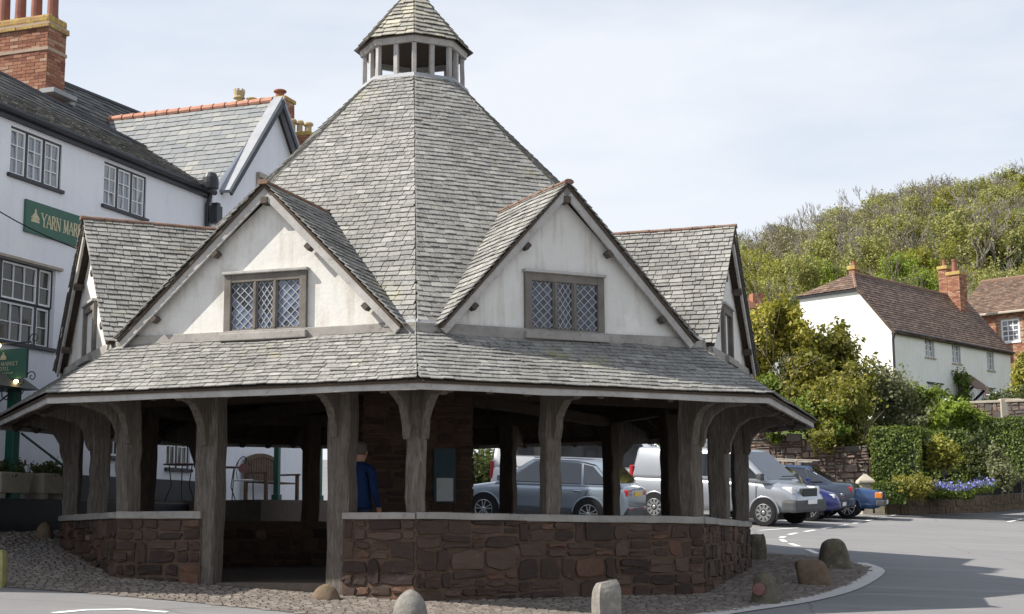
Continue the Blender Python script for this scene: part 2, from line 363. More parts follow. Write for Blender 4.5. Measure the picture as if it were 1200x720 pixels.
# ------------------------------------------------------------------ mesh helpers
ORG = {}
class MB:
    def __init__(s): s.v = []; s.f = []; s.r = []; s.m = []; s.cm = 0
    def poly(s, pts, rnd=None, mi=None):
        i = len(s.v); s.v.extend([tuple(p) for p in pts]); s.f.append(tuple(range(i, i + len(pts))))
        s.r.append(random.random() if rnd is None else rnd); s.m.append(s.cm if mi is None else mi)
    def raw(s, vs, fs, rnd=None):
        i = len(s.v); s.v.extend([tuple(p) for p in vs]); rr = random.random() if rnd is None else rnd
        for f in fs:
            s.f.append(tuple(i + k for k in f)); s.r.append(rr); s.m.append(s.cm)
    def hexa(s, P, rnd=None):
        """8 corners: 0-3 bottom ring, 4-7 top ring"""
        s.raw(P, [(3, 2, 1, 0), (4, 5, 6, 7), (0, 1, 5, 4), (1, 2, 6, 5), (2, 3, 7, 6), (3, 0, 4, 7)], rnd)
    def obox(s, c, ax, ay, az, rnd=None):
        """box by centre and three half-axis vectors"""
        c = V(c); ax, ay, az = V(ax), V(ay), V(az)
        s.hexa([c - ax - ay - az, c + ax - ay - az, c + ax + ay - az, c - ax + ay - az, c - ax - ay + az, c + ax - ay + az, c + ax + ay + az, c - ax + ay + az], rnd)
    def box(s, x0, x1, y0, y1, z0, z1, rnd=None):
        s.obox(((x0 + x1) / 2, (y0 + y1) / 2, (z0 + z1) / 2), ((x1 - x0) / 2, 0, 0), (0, (y1 - y0) / 2, 0), (0, 0, (z1 - z0) / 2), rnd)
    def bar(s, p, q, w, h, up=(0, 0, 1), rnd=None):
        p, q = V(p), V(q); d = (q - p).normalized(); sd = d.cross(V(up))
        if sd.length < 1e-4: sd = d.cross(V((1, 0, 0)))
        sd.normalize(); u = sd.cross(d).normalized()
        s.obox((p + q) / 2, (q - p) / 2, sd * w / 2, u * h / 2, rnd)
    def timber(s, p, q, w, h, up=(0, 0, 1), jit=.012, seg=5, cham=.18):
        """old uneven timber with worn edges"""
        p, q = V(p), V(q); d = (q - p).normalized(); sd = d.cross(V(up))
        if sd.length < 1e-3: sd = d.cross(V((1, 0, 0)))
        sd.normalize(); u = sd.cross(d).normalized()
        rings = []
        base = [(-1, -1 + cham), (-1, 1 - cham), (-1 + cham, 1), (1 - cham, 1), (1, 1 - cham), (1, -1 + cham), (1 - cham, -1), (-1 + cham, -1)]
        for i in range(seg + 1):
            c = p.lerp(q, i / seg) + sd * random.gauss(0, jit * .7) + u * random.gauss(0, jit * .7)
            k = 1 + random.gauss(0, jit * 2.2)
            rings.append([c + sd * (a * w / 2 * k + random.gauss(0, jit * .4)) + u * (b * h / 2 * k + random.gauss(0, jit * .4)) for a, b in base])
        s.loft(rings)
    def loft(s, rings, caps=True, rnd=None, closed=True):
        n = len(rings[0]); i = len(s.v); rr = random.random() if rnd is None else rnd
        for r in rings: s.v.extend([tuple(p) for p in r])
        for a in range(len(rings) - 1):
            for b in range(n if closed else n - 1):
                s.f.append((i + a * n + b, i + a * n + (b + 1) % n, i + (a + 1) * n + (b + 1) % n, i + (a + 1) * n + b)); s.r.append(rr); s.m.append(s.cm)
        if caps:
            s.f.append(tuple(i + b for b in reversed(range(n)))); s.r.append(rr); s.m.append(s.cm)
            s.f.append(tuple(i + (len(rings) - 1) * n + b for b in range(n))); s.r.append(rr); s.m.append(s.cm)
    def tube(s, pts, rad, n=6, rnd=None):
        pts = [V(p) for p in pts]; rad = rad if isinstance(rad, (list, tuple)) else [rad] * len(pts)
        rings = []; ref = None
        for i, p in enumerate(pts):
            d = (pts[min(i + 1, len(pts) - 1)] - pts[max(i - 1, 0)]).normalized()
            if ref is None: ref = d.orthogonal().normalized()
            a = (ref - d * ref.dot(d))
            a = a.normalized() if a.length > 1e-5 else d.orthogonal().normalized()
            ref = a; b = d.cross(a)
            rings.append([p + (a * math.cos(2 * math.pi * k / n) + b * math.sin(2 * math.pi * k / n)) * rad[i] for k in range(n)])
        s.loft(rings, rnd=rnd)
    def lathe(s, o, prof, n=12, axis=(0, 0, 1), rnd=None):
        o = V(o); d = V(axis).normalized(); a = d.orthogonal().normalized(); b = d.cross(a)
        s.loft([[o + d * z + (a * math.cos(2 * math.pi * k / n) + b * math.sin(2 * math.pi * k / n)) * max(r, 1e-4) for k in range(n)] for r, z in prof], rnd=rnd)
    def prism(s, pts, vec, rnd=None):
        """flat outline pushed along vec"""
        vec = V(vec); pts = [V(p) for p in pts]; n = len(pts); i = len(s.v); rr = random.random() if rnd is None else rnd
        s.v.extend([tuple(p) for p in pts] + [tuple(p + vec) for p in pts])
        fs = [tuple(range(n)), tuple(reversed(range(n, 2 * n)))] + [(k, k + n, (k + 1) % n + n, (k + 1) % n) for k in range(n)]
        for f in fs: s.f.append(tuple(i + k for k in f)); s.r.append(rr); s.m.append(s.cm)
    def build(s, name, mat, parent=None, smooth=False, local=False, bevel=0, fix=True):
        me = bpy.data.meshes.new(name)
        o = V((0, 0, 0)) if (local or parent is None) else ORG.get(parent.name, V((0, 0, 0)))
        me.from_pydata([(x - o.x, y - o.y, z - o.z) for x, y, z in s.v], [], s.f)
        mats = mat if isinstance(mat, (list, tuple)) else [mat]
        for m in mats: me.materials.append(M[m] if isinstance(m, str) else m)
        if len(mats) > 1: me.polygons.foreach_set('material_index', s.m)
        at_ = me.attributes.new('rnd', 'FLOAT', 'FACE'); at_.data.foreach_set('value', s.r)
        if fix or bevel:
            bm = bmesh.new(); bm.from_mesh(me)
            if bevel:
                bmesh.ops.remove_doubles(bm, verts=bm.verts, dist=1e-5)
            bmesh.ops.recalc_face_normals(bm, faces=bm.faces)
            if bevel:
                bmesh.ops.bevel(bm, geom=[e for e in bm.edges if e.calc_face_angle(0) > .45], offset=bevel, segments=2, affect='EDGES', profile=.6, clamp_overlap=True)
            bm.to_mesh(me); bm.free()
        if smooth: me.polygons.foreach_set('use_smooth', [True] * len(me.polygons))
        ob = bpy.data.objects.new(name, me); COL.objects.link(ob)
        if parent:
            ob.parent = parent
            ORG[ob.name] = o
        return ob
def thing(name, label, cat, loc=(0, 0, 0), rz=0, group=None, rot=None):
    o = bpy.data.objects.new(name, None); COL.objects.link(o)
    o.empty_display_size = .2
    o.location = loc; o.rotation_euler = rot or (0, 0, rz)
    o['label'] = label; o['category'] = cat
    if group: o['group'] = group
    ORG[o.name] = V(loc)
    return o
def tag(o, label, cat, group=None):
    o['label'] = label; o['category'] = cat
    if group: o['group'] = group
    return o
def struct(o): o['kind'] = 'structure'; return o
def copy_tree(o, parent=None):
    c = o.copy(); COL.objects.link(c)
    if parent: c.parent = parent
    for ch in o.children: copy_tree(ch, c)
    return c
def clip2(poly, clip):
    """clip a 2D polygon by a convex CCW polygon"""
    out = poly
    for i in range(len(clip)):
        a, b = clip[i], clip[(i + 1) % len(clip)]
        ex, ey = b[0] - a[0], b[1] - a[1]
        inp, out = out, []
        if not inp: break
        for j in range(len(inp)):
            p, q = inp[j], inp[(j + 1) % len(inp)]
            sp = ex * (p[1] - a[1]) - ey * (p[0] - a[0]); sq = ex * (q[1] - a[1]) - ey * (q[0] - a[0])
            if sp >= 0: out.append(p)
            if (sp >= 0) != (sq >= 0):
                t = sp / (sp - sq); out.append((p[0] + (q[0] - p[0]) * t, p[1] + (q[1] - p[1]) * t))
    return out
def area2(p): return .5 * sum(p[i][0] * p[(i + 1) % len(p)][1] - p[(i + 1) % len(p)][0] * p[i][1] for i in range(len(p)))
def plane_axes(pts, out):
    """axes on a roof plane: along the eave, up the slope, outward"""
    a, b, c = V(pts[0]), V(pts[1]), V(pts[2])
    n = (b - a).cross(c - a).normalized()
    if n.dot(V(out)) < 0: n = -n
    e2 = (V((0, 0, 1)) - n * n.z).normalized()
    e1 = e2.cross(n).normalized()
    return e1, e2, n
def lay_slates(pts, out, exp, wmin, wmax, skip=None, thick=.013, lift=.021, wob=.012, rows=None, ragged=.006):
    """real slates over a convex roof plane; returns list of (verts, faces, rnd)"""
    pts = [V(p) for p in pts]
    e1, e2, n = plane_axes(pts, out)
    o = pts[0]
    P = [((p - o).dot(e1), (p - o).dot(e2)) for p in pts]
    if area2(P) < 0: P = P[::-1]
    ymin, ymax = min(p[1] for p in P), max(p[1] for p in P)
    xmin, xmax = min(p[0] for p in P), max(p[0] for p in P)
    res = []; y = ymin; first = True
    while y < ymax - .01:
        ex = exp * random.uniform(.9, 1.1)
        x = xmin - random.uniform(0, wmax)
        while x < xmax:
            w = random.uniform(wmin, wmax)
            yo = y + random.gauss(0, ragged)
            rect = [(x + .005, yo), (x + w - .005, yo + random.gauss(0, ragged * .5)), (x + w - .005, y + ex * 1.3), (x + .005, y + ex * 1.3)]
            x += w
            cx, cy = rect[0][0] + w / 2, y + ex / 2
            C3 = o + e1 * cx + e2 * cy
            if skip and skip(C3): continue
            c = clip2(rect, P)
            if len(c) < 3 or area2(c) < .0015: continue
            lf = lift + random.uniform(-.004, .006)
            k = []
            for a, b in c:
                h = lf - (lf - .004) * max(0, min(1, (b - yo) / (ex * 1.3)))
                q = o + e1 * a + e2 * b
                h += wob * (noise.noise(q * .8) + .7)
                k.append((q + n * h, q + n * (h - thick)))
            m = len(k)
            vs = [a for a, b in k] + [b for a, b in k]
            fs = [tuple(range(m))] + [(i, i + m, (i + 1) % m + m, (i + 1) % m) for i in range(m)]
            res.append((vs, fs, random.random(), n))
        y += ex
    return res
SLATES = []
def screen_area(vs):
    P = [pix(v) for v in vs[:len(vs) // 2]]
    return abs(area2(P))
# ------------------------------------------------------------------ ground
HALL_FLOOR = .22
def hall_apothem(x, y):
    dx, dy = x - X0, y - D
    return max(abs(dx * math.sin(PHI + R(22.5 + 45 * k)) - dy * math.cos(PHI + R(22.5 + 45 * k))) for k in range(4))
def grid_ground(name, xs, ys, fz, mat):
    mb = MB(); nx = len(xs)
    for y in ys:
        for x in xs: mb.v.append((x, y, fz(x, y)))
    for j in range(len(ys) - 1):
        for i in range(nx - 1):
            if hall_apothem((xs[i] + xs[i + 1]) / 2, (ys[j] + ys[j + 1]) / 2) < 4.93: continue
            mb.f.append((j * nx + i, j * nx + i + 1, (j + 1) * nx + i + 1, (j + 1) * nx + i)); mb.r.append(.5); mb.m.append(0)
    return mb.build(name, mat, smooth=True, fix=False)
xs = [-400, -200, -100, -60, -40, -30, -24, -20] + [x * 1.0 for x in range(-18, -7)] + [-7 + .2 * x for x in range(56)] + [x * 1.0 for x in range(5, 31)] + [34, 40, 50, 60, 80, 120, 200, 400]
ys = [-60, -30, -10, 0, 6, 10] + [y * 1.0 for y in range(12, 18)] + [18 + .2 * y for y in range(60)] + [y * 1.0 for y in range(30, 60)] + [64, 70, 80, 90, 100, 130, 200, 300, 500, 900]
struct(grid_ground('road', xs, ys, lambda x, y: g(x, min(y, 100)), 'asphalt'))

# ------------------------------------------------------------------ the octagonal market hall
def oc(k, r, z):
    a = PHI + R(45) * k
    return V((X0 + r * math.sin(a), D - r * math.cos(a), z))
def frame(k):
    a = PHI + R(45) * k
    return V((math.sin(a), -math.cos(a), 0)), V((math.cos(a), math.sin(a), 0))
CTR = V((X0, D, 0))
COS8 = math.cos(math.pi / 8)
RE, ZE, RG, ZG, ZA, RW, RD, ZR, RC = 6.67, 2.52, 5.61, 3.37, 5.49, 5.57, 3.09, 8.22, .90
def zsill(x, y): return 1.066 - .0144 * (x - X0) - .0087 * (y - D)
hall = thing('market_hall', 'octagonal timber market hall with slate roof, eight gables and lantern', 'market hall', oc(0, 0, g(X0, D)))
def mpart(mb, name, mat, parent=None, label=None, **k):
    o = mb.build(name, mat, parent or hall, **k)
    if label: o['label'] = label
    return o

# --- roofs: decks under the slates
mb = MB()
for j in range(8):
    a, b = oc(j, RG + .02, ZG + .03), oc(j + 1, RG + .02, ZG + .03)
    c, d = oc(j + 1, RC, ZR), oc(j, RC, ZR)
    n = (b - a).cross(d - a).normalized()
    mb.prism([a, b, c, d], -n * .06 if n.z > 0 else n * .06)
main_roof = mpart(mb, 'main_roof', 'dark_oak')
mb = MB()
for j in range(8):
    a, b = oc(j, RE + .06, ZE + .1), oc(j + 1, RE + .06, ZE + .1)
    c, d = oc(j + 1, RG - .25, ZG + .06), oc(j, RG - .25, ZG + .06)
    n = (b - a).cross(d - a).normalized()
    mb.prism([a, b, c, d], -n * .03 if n.z > 0 else n * .03)
skirt_roof = mpart(mb, 'skirt_roof', 'dark_oak')

AP = RG * COS8
HS = RG * math.sin(math.pi / 8)
# every gable has settled a little differently: (sideways, height) of its apex
SETTLE = {-1: (.05, -.09), 0: (-.03, -.035), -2: (.0, .03), 1: (.0, .0)}
OV = .17
# how far each gable's feet stand from the middle of its side
FOOT = {-1: {-1: HS - .1, 1: HS - .2}, 0: {-1: HS - .32, 1: HS - .23}}
def in_tri(p, a, b, c):
    s1 = (b - a).cross(p - a).z; s2 = (c - b).cross(p - b).z; s3 = (a - c).cross(p - c).z
    return (s1 > 0 and s2 > 0 and s3 > 0) or (s1 < 0 and s2 < 0 and s3 < 0)
def dormer_pts(j):
    n, t = frame(j + .5)
    dx, dz = SETTLE.get(j, (0, 0))
    za = ZA + dz
    def q(tt, d, z): return V((CTR.x, CTR.y, 0)) + t * tt + n * d + V((0, 0, z))
    s = FOOT.get(j, {-1: HS - .2, 1: HS - .2})
    return n, t, q, za, dx, s
def put(lst, roof, mat, small=False):
    for vs, fs, r, n in lst:
        SLATES.append([vs, fs, r, n, roof, mat])
for j in range(-4, 4):
    # main pyramid
    a, b = oc(j, RG + .03, ZG + .02), oc(j + 1, RG + .03, ZG + .02)
    c, d = oc(j + 1, RC - .02, ZR), oc(j, RC - .02, ZR)
    n, t, q, za, dx, s = dormer_pts(j)
    f1, f2, top = q(-s[-1] + .15, AP, 0), q(s[1] - .15, AP, 0), q(0, RD + .25, 0)
    sk = lambda p: in_tri(V((p.x, p.y, 0)), f1, f2, top)
    put(lay_slates([a, b, c, d], frame(j + .5)[0], .11, .1, .2, sk, wob=.03), main_roof, 'slate')
    # skirt
    a, b = oc(j, RE + .075, ZE + .105), oc(j + 1, RE + .075, ZE + .105)
    c, d = oc(j + 1, RG - .02, ZG - .005), oc(j, RG - .02, ZG - .005)
    put(lay_slates([a, b, c, d], frame(j + .5)[0], .094, .1, .21, wob=.02), skirt_roof, 'slate')

def plaster_gable(j):
    n, t, q, za, dx, s = dormer_pts(j)
    mb = MB()
    zb = ZG + .09
    mb.prism([q(-s[-1] - .02, AP, zb), q(s[1] + .02, AP, zb), q(dx, AP, za - .16)], -n * .12)
    return mpart(mb, 'gable_wall', 'plaster')
gable_roofs = {}
for j in range(-4, 4):
    n, t, q, za, dx, s = dormer_pts(j)
    plaster_gable(j)
    front = AP + OV
    zf = ZG + .05
    mb = MB()
    for sg in (-1, 1):
        foot, apex, back, val = q(sg * s[sg] * 1.03, front, zf), q(dx, front, za), q(dx * .3, RD - .15, za), q(sg * s[sg] * 1.03, AP - .25, zf)
        nn = (apex - foot).cross(back - apex).normalized()
        if nn.z < 0: nn = -nn
        mb.prism([foot, apex, back, val], -nn * .035)
    gr = mpart(mb, 'gable_roof', 'dark_oak')
    for sg in (-1, 1):
        foot, apex, back, val = q(sg * s[sg] * 1.04, front + .03, zf - .01), q(dx, front + .03, za + .012), q(dx * .3, RD - .2, za + .012), q(sg * s[sg] * 1.04, AP - .28, zf - .01)
        put(lay_slates([foot, apex, back, val], t * sg, .11, .1, .21, wob=.02, lift=.026), gr, 'slate')
    # bargeboards, purlin ends, sole plate
    for sg in (-1, 1):
        mb = MB()
        foot, apex = q(sg * s[sg] * 1.02, front - .02, zf - .03), q(dx, front - .02, za - .04)
        dn = (apex - foot).normalized(); up = n.cross(dn) if n.cross(dn).z > 0 else dn.cross(n)
        mb.prism([foot - up * .095, foot, apex + up * .0, apex - up * .11 - dn * 0.0], -n * .035)
        mpart(mb, 'bargeboard', 'grey_board', bevel=.006)
        for fr in (.2, .62):
            mb = MB()
            c = foot.lerp(apex, fr) - up * .138 - n * .08
            mb.obox(c + n * .03, dn * .045, up * .034, n * .065)
            mpart(mb, 'purlin_end', 'brown_board', bevel=.008)
    mb = MB()
    mb.obox(q(dx, front - .09, za - .22), t * .05, V((0, 0, .045)), n * .09)
    mpart(mb, 'purlin_end', 'brown_board', bevel=.008)
    mb = MB()
    mb.timber(q(-HS - .02, AP - .02, ZG + .03), q(HS + .02, AP - .02, ZG + .03), .16, .15, jit=.004, seg=6, cham=.12)
    mpart(mb, 'sole_plate', 'worn_oak')
    # ridge tiles
    L = front + .05 - (RD - .1); m = 7
    for i in range(m):
        d0, d1 = front + .05 - L * i / m, front + .05 - L * (i + 1) / m + .015
        ring = lambda dd, rr: [q(dx * (1 - .7 * (front - dd) / L) + rr * math.cos(R(a)) * 1.15, dd, za + .01 + .62 * rr * math.sin(R(a))) for a in (-35, 0, 35, 70, 110, 145, 180, 215)]
        mb = MB(); k = random.uniform(.95, 1.08)
        mb.loft([ring(d0, .066 * k), ring((d0 + d1) / 2, .058 * k), ring(d1, .064 * k)])
        mpart(mb, 'ridge_tile', 'ridge_clay', gr)
    # window
    wz0, wz1 = ZG - .03, ZG + .86
    leaded = j in (-1, 0, 2, 3, -3, -4)
    ww = .60 if leaded else .42
    cx = dx * .6
    fr_ = MB()
    def fb(t0, t1, z0, z1, d0, d1): fr_.obox(q(cx + (t0 + t1) / 2, (d0 + d1) / 2, (z0 + z1) / 2), t * (t1 - t0) / 2, n * (d1 - d0) / 2, V((0, 0, (z1 - z0) / 2)))
    A0 = AP + .005
    fb(-ww, -ww + .1, wz0 + .1, wz1, A0 - .06, A0 + .05); fb(ww - .1, ww, wz0 + .1, wz1, A0 - .06, A0 + .05)
    fb(-ww + .1, ww - .1, wz1 - .11, wz1, A0 - .06, A0 + .045)
    fb(-ww + .1, ww - .1, wz0 + .1, wz0 + .16, A0 - .06, A0 + .035)
    if leaded:
        for mm in (-.145, .145):
            fb(mm - .036, mm + .036, wz0 + .16, wz1 - .11, A0 - .05, A0 + .035)
            fb(mm - .018, mm + .018, wz0 + .16, wz1 - .11, A0 + .035, A0 + .05)
    win = mpart(fr_, 'window', 'frame_oak', bevel=.008)
    sb = MB(); sb.obox(q(cx, AP + .05, wz0 + .05), t * (ww + .03), n * .075, V((0, 0, .05))); mpart(sb, 'window_sill', 'worn_oak', win, bevel=.012)
    hb = MB(); hb.obox(q(cx, AP + .035, wz1 + .018), t * (ww + .02), n * .055, V((0, 0, .02))); mpart(hb, 'drip_mould', 'grey_board', win, bevel=.01)
    z0, z1 = wz0 + .165, wz1 - .115
    if leaded:
        for li, (t0, t1) in enumerate(((-ww + .1, -.181), (-.109, .109), (.181, ww - .1))):
            rect = [(t0, z0), (t1, z0), (t1, z1), (t0, z1)]
            dw, dh = (t1 - t0) / 2.6, (z1 - z0) / 5.2
            vis = j in (-1, 0)
            # came lattice
            came = MB()
            for sg in (-1, 1):
                for k in range(-8, 14):
                    p0 = (t0 + k * dw, z0 - .02); p1 = (t0 + k * dw + sg * dw * 7, z0 - .02 + dh * 7)
                    nx, nz = -(p1[1] - p0[1]), (p1[0] - p0[0]); ll = math.hypot(nx, nz); nx, nz = nx / ll * .0058, nz / ll * .0058
                    st = clip2([(p0[0] + nx, p0[1] + nz), (p0[0] - nx, p0[1] - nz), (p1[0] - nx, p1[1] - nz), (p1[0] + nx, p1[1] + nz)] if sg < 0 else
                               [(p0[0] - nx, p0[1] - nz), (p1[0] - nx, p1[1] - nz), (p1[0] + nx, p1[1] + nz), (p0[0] + nx, p0[1] + nz)], rect)
                    if len(st) > 2: came.prism([q(cx + a, A0 + .004 + (0.001 if sg > 0 else 0), z) for a, z in st], n * .006)
            if came.f: mpart(came, 'lead_came', 'lead_came', win)
            if not vis:
                pm = MB(); pm.obox(q(cx + (t0 + t1) / 2, A0 - .01, (z0 + z1) / 2), t * (t1 - t0) / 2, n * .004, V((0, 0, (z1 - z0) / 2))); mpart(pm, 'pane', 'leaded_glass', win)
                continue
            for ia in range(-2, 10):
                for ib in range(-2, 14):
                    ccx, ccz = t0 + dw / 2 * ia, z0 - .02 + dh / 2 * ib
                    if (ia + ib) % 2 == 0: continue
                    dm = clip2([(ccx - dw / 2, ccz), (ccx, ccz - dh / 2), (ccx + dw / 2, ccz), (ccx, ccz + dh / 2)], rect)
                    if len(dm) < 3 or area2(dm) < 2e-4: continue
                    pm = MB(); tx, tz = random.gauss(0, .035), random.gauss(0, .03)
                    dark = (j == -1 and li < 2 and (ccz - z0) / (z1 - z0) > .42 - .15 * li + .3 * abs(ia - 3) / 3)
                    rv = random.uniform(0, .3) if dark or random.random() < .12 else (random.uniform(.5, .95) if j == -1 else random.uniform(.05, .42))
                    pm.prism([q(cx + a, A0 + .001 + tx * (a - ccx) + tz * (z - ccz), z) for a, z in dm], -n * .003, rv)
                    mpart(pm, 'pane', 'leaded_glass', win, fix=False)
    else:
        for k in range(4):
            w0 = -ww + .1 + (2 * ww - .2) * k / 4
            pm = MB(); pm.obox(q(cx + w0 + (ww - .1) / 4, A0 - .015 + random.uniform(-.008, .008), (z0 + z1) / 2), t * ((ww - .1) / 4 - .004), n * .012, V((0, 0, (z1 - z0) / 2)))
            mpart(pm, 'shutter_plank', 'worn_oak' if j == -2 else 'brown_board', win)
    # lead flashing at the corner between two gables
    mb = MB(); p = oc(j, RG + .06, ZG + .06)
    nA, tA = frame(j + .5); nB, tB = frame(j - .5)
    mb.prism([p, p + tA * .3 + V((0, 0, .01)), p + tA * .3 + V((0, 0, .07)) - nA * .05, p + V((0, 0, .09)) - nA * .06], -nA * .02)
    mb.prism([p, p - tB * .3 + V((0, 0, .01)), p - tB * .3 + V((0, 0, .07)) - nB * .05, p + V((0, 0, .09)) - nB * .06], -nB * .02)
    mpart(mb, 'lead_flashing', 'lead')

# --- fascia boards, rafters, wall plate
for j in range(-4, 4):
    n, t = frame(j + .5)
    mb = MB()
    a, b = oc(j, RE + .02, 0), oc(j + 1, RE + .02, 0)
    dz0, dz1 = random.uniform(-.012, .012), random.uniform(-.012, .012)
    cut = random.uniform(.4, .6)
    mid = a.lerp(b, cut)
    m3 = [a.lerp(b, i / 6) + V((0, 0, random.gauss(0, .006))) for i in range(7)]
    for i in range(6):
        p, q2 = m3[i], m3[i + 1]
        up = V((0, 0, 1))
        mb.hexa([p + up * ZE, q2 + up * ZE, q2 + up * ZE - n * .04, p + up * ZE - n * .04, p + up * (ZE + .105), q2 + up * (ZE + .105), q2 + up * (ZE + .105) - n * .04, p + up * (ZE + .105) - n * .04])
    mpart(mb, 'fascia_board', 'grey_board', fix=True)
    for i in range(9):
        u = -HS + HS * 2 * (i + .5) / 9
        mb = MB()
        p0 = CTR + t * u * 1.1 + n * (RE * COS8 - .04) + V((0, 0, ZE + .03)); p1 = CTR + t * u * .98 + n * (AP - .35) + V((0, 0, ZG - .02))
        mb.timber(p0, p1, .09, .11, jit=.005, seg=2)
        mpart(mb, 'rafter', 'dark_oak')
    for i in range(5):
        u = -.7 + 1.4 * i / 4
        mb = MB()
        p0 = CTR + t * HS * u + n * (AP - .1) + V((0, 0, ZG - .1)); p1 = CTR + t * HS * u * .2 + n * (RC + .1) * COS8 + V((0, 0, ZR - .25))
        mb.timber(p0, p1, .1, .12, jit=.006, seg=3); mpart(mb, 'rafter', 'dark_oak')
    mb = MB(); mb.timber(oc(j, RW - .15, 2.98), oc(j + 1, RW - .15, 2.98), .2, .22, jit=.008); mpart(mb, 'wall_plate', 'dark_oak')
    mb = MB(); mb.timber(oc(j, RE - .35, ZE + .1), oc(j + 1, RE - .35, ZE + .1), .1, .1, jit=.006); mpart(mb, 'eaves_purlin', 'dark_oak')
    mb = MB(); mb.timber(oc(j, RW - .2, 2.9), oc(j, .8, 3.1), .18, .2, jit=.008); mpart(mb, 'tie_beam', 'dark_oak')

# --- low stone walls with timber rails
def stone_piece(o, eu, ev, n, u0, u1, v0, v1, dep, jit=.016, bev=.013):
    mb_v = []
    w, h = u1 - u0, v1 - v0
    bev = min(bev, w * .2, h * .2)
    skew = [(random.gauss(0, .055) * w, random.gauss(0, .07) * h) for _ in range(8)]
    def ringp(ins, d, jj):
        pts = [(0, 0), (.5, 0), (1, 0), (1, .5), (1, 1), (.5, 1), (0, 1), (0, .5)]
        out = []
        for i, (a, b) in enumerate(pts):
            cr = .055 if i % 2 == 0 else 0
            aa = a + (cr if a == 0 else -cr if a == 1 else 0) * min(1, h / w)
            bb = b + (cr if b == 0 else -cr if b == 1 else 0) * min(1, w / h)
            uu = u0 + ins + (w - 2 * ins) * aa + random.gauss(0, jj * .5) + skew[i][0] * (1 if 0 < a < 1 else .6); vv = v0 + ins + (h - 2 * ins) * bb + random.gauss(0, jj * .5) + skew[i][1] * (1 if 0 < b < 1 else .6)
            out.append(o + eu * uu + ev * vv + n * (d + random.gauss(0, jj * .45)))
        return out
    r0, r1 = ringp(0, -.03, 0), ringp(bev, dep, jit)
    c = o + eu * (u0 + w * random.uniform(.35, .65)) + ev * (v0 + h * random.uniform(.35, .65)) + n * (dep + random.uniform(-.006, .008))
    vs = r0 + r1 + [c]
    fs = [(i, (i + 1) % 8, (i + 1) % 8 + 8, i + 8) for i in range(8)] + [(i + 8, (i + 1) % 8 + 8, 16) for i in range(8)]
    return vs, fs
def stone_cells(L, H, big=.34):
    cells = []; v = 0
    while v < H - .03:
        bh = random.uniform(.17, .32)
        if H - v - bh < .12: bh = H - v
        u = -random.uniform(0, .15)
        while u < L:
            w = random.uniform(.15, .15 + big)
            if L - u - w < .14: w = L - u
            a, b = max(0, u), min(L, u + w); u += w
            if b - a < .04: continue
            k = random.random()
            if k < .42 or bh < .17: cells.append((a, b, v, v + bh))
            elif k < .78 or b - a < .3:
                s_ = v + bh * random.uniform(.38, .62); cells += [(a, b, v, s_), (a, b, s_, v + bh)]
            else:
                s_ = v + bh * random.uniform(.4, .6); m_ = a + (b - a) * random.uniform(.35, .65)
                if random.random() < .5: cells += [(a, b, v, s_), (a, m_, s_, v + bh), (m_, b, s_, v + bh)]
                else: cells += [(a, m_, v, s_), (m_, b, v, s_), (a, b, s_, v + bh)]
        v += bh
    return cells
def stone_face(parent, p, q, ztop, zbot, n, mat, name='stone', single=True, gap=.007, big=.34, maxdep=.035):
    """rubble on the vertical face from p to q (plan points)"""
    p, q = V((p.x, p.y, 0)), V((q.x, q.y, 0)); L = (q - p).length; eu = (q - p).normalized(); ev = V((0, 0, 1))
    H = max(ztop - zbot, .1); mbj = MB(); o = p + ev * zbot
    for (a, b, c, d) in stone_cells(L, H, big):
        vs, fs = stone_piece(o, eu, ev, n, a + gap, b - gap, c + gap, d - gap, random.uniform(.012, maxdep))
        if single:
            m = MB(); m.raw(vs, fs); m.build(name, mat, parent, fix=True)
        else: mbj.raw(vs, fs)
    if not single:
        ob = mbj.build('stones', mat, parent); ob['kind'] = 'stuff'
def frac(j, px, r=RW):
    lo, hi = -.02, 1.02
    a, b = oc(j, r, 1), oc(j + 1, r, 1)
    for _ in range(40):
        m = (lo + hi) / 2
        if pix(a.lerp(b, m))[0] < px: lo = m
        else: hi = m
    return m
TH = .42
fe0, fe1 = frac(-1, 236), frac(-1, 402)
SEGS = {-2: [(0, 1)], -1: [(0, fe0), (fe1, 1)], 0: [(0, 1)], 1: [(0, .97)], 2: [(.02, 1)], 3: [(0, .4), (.72, 1)], -4: [(0, 1)], -3: [(0, 1)]}
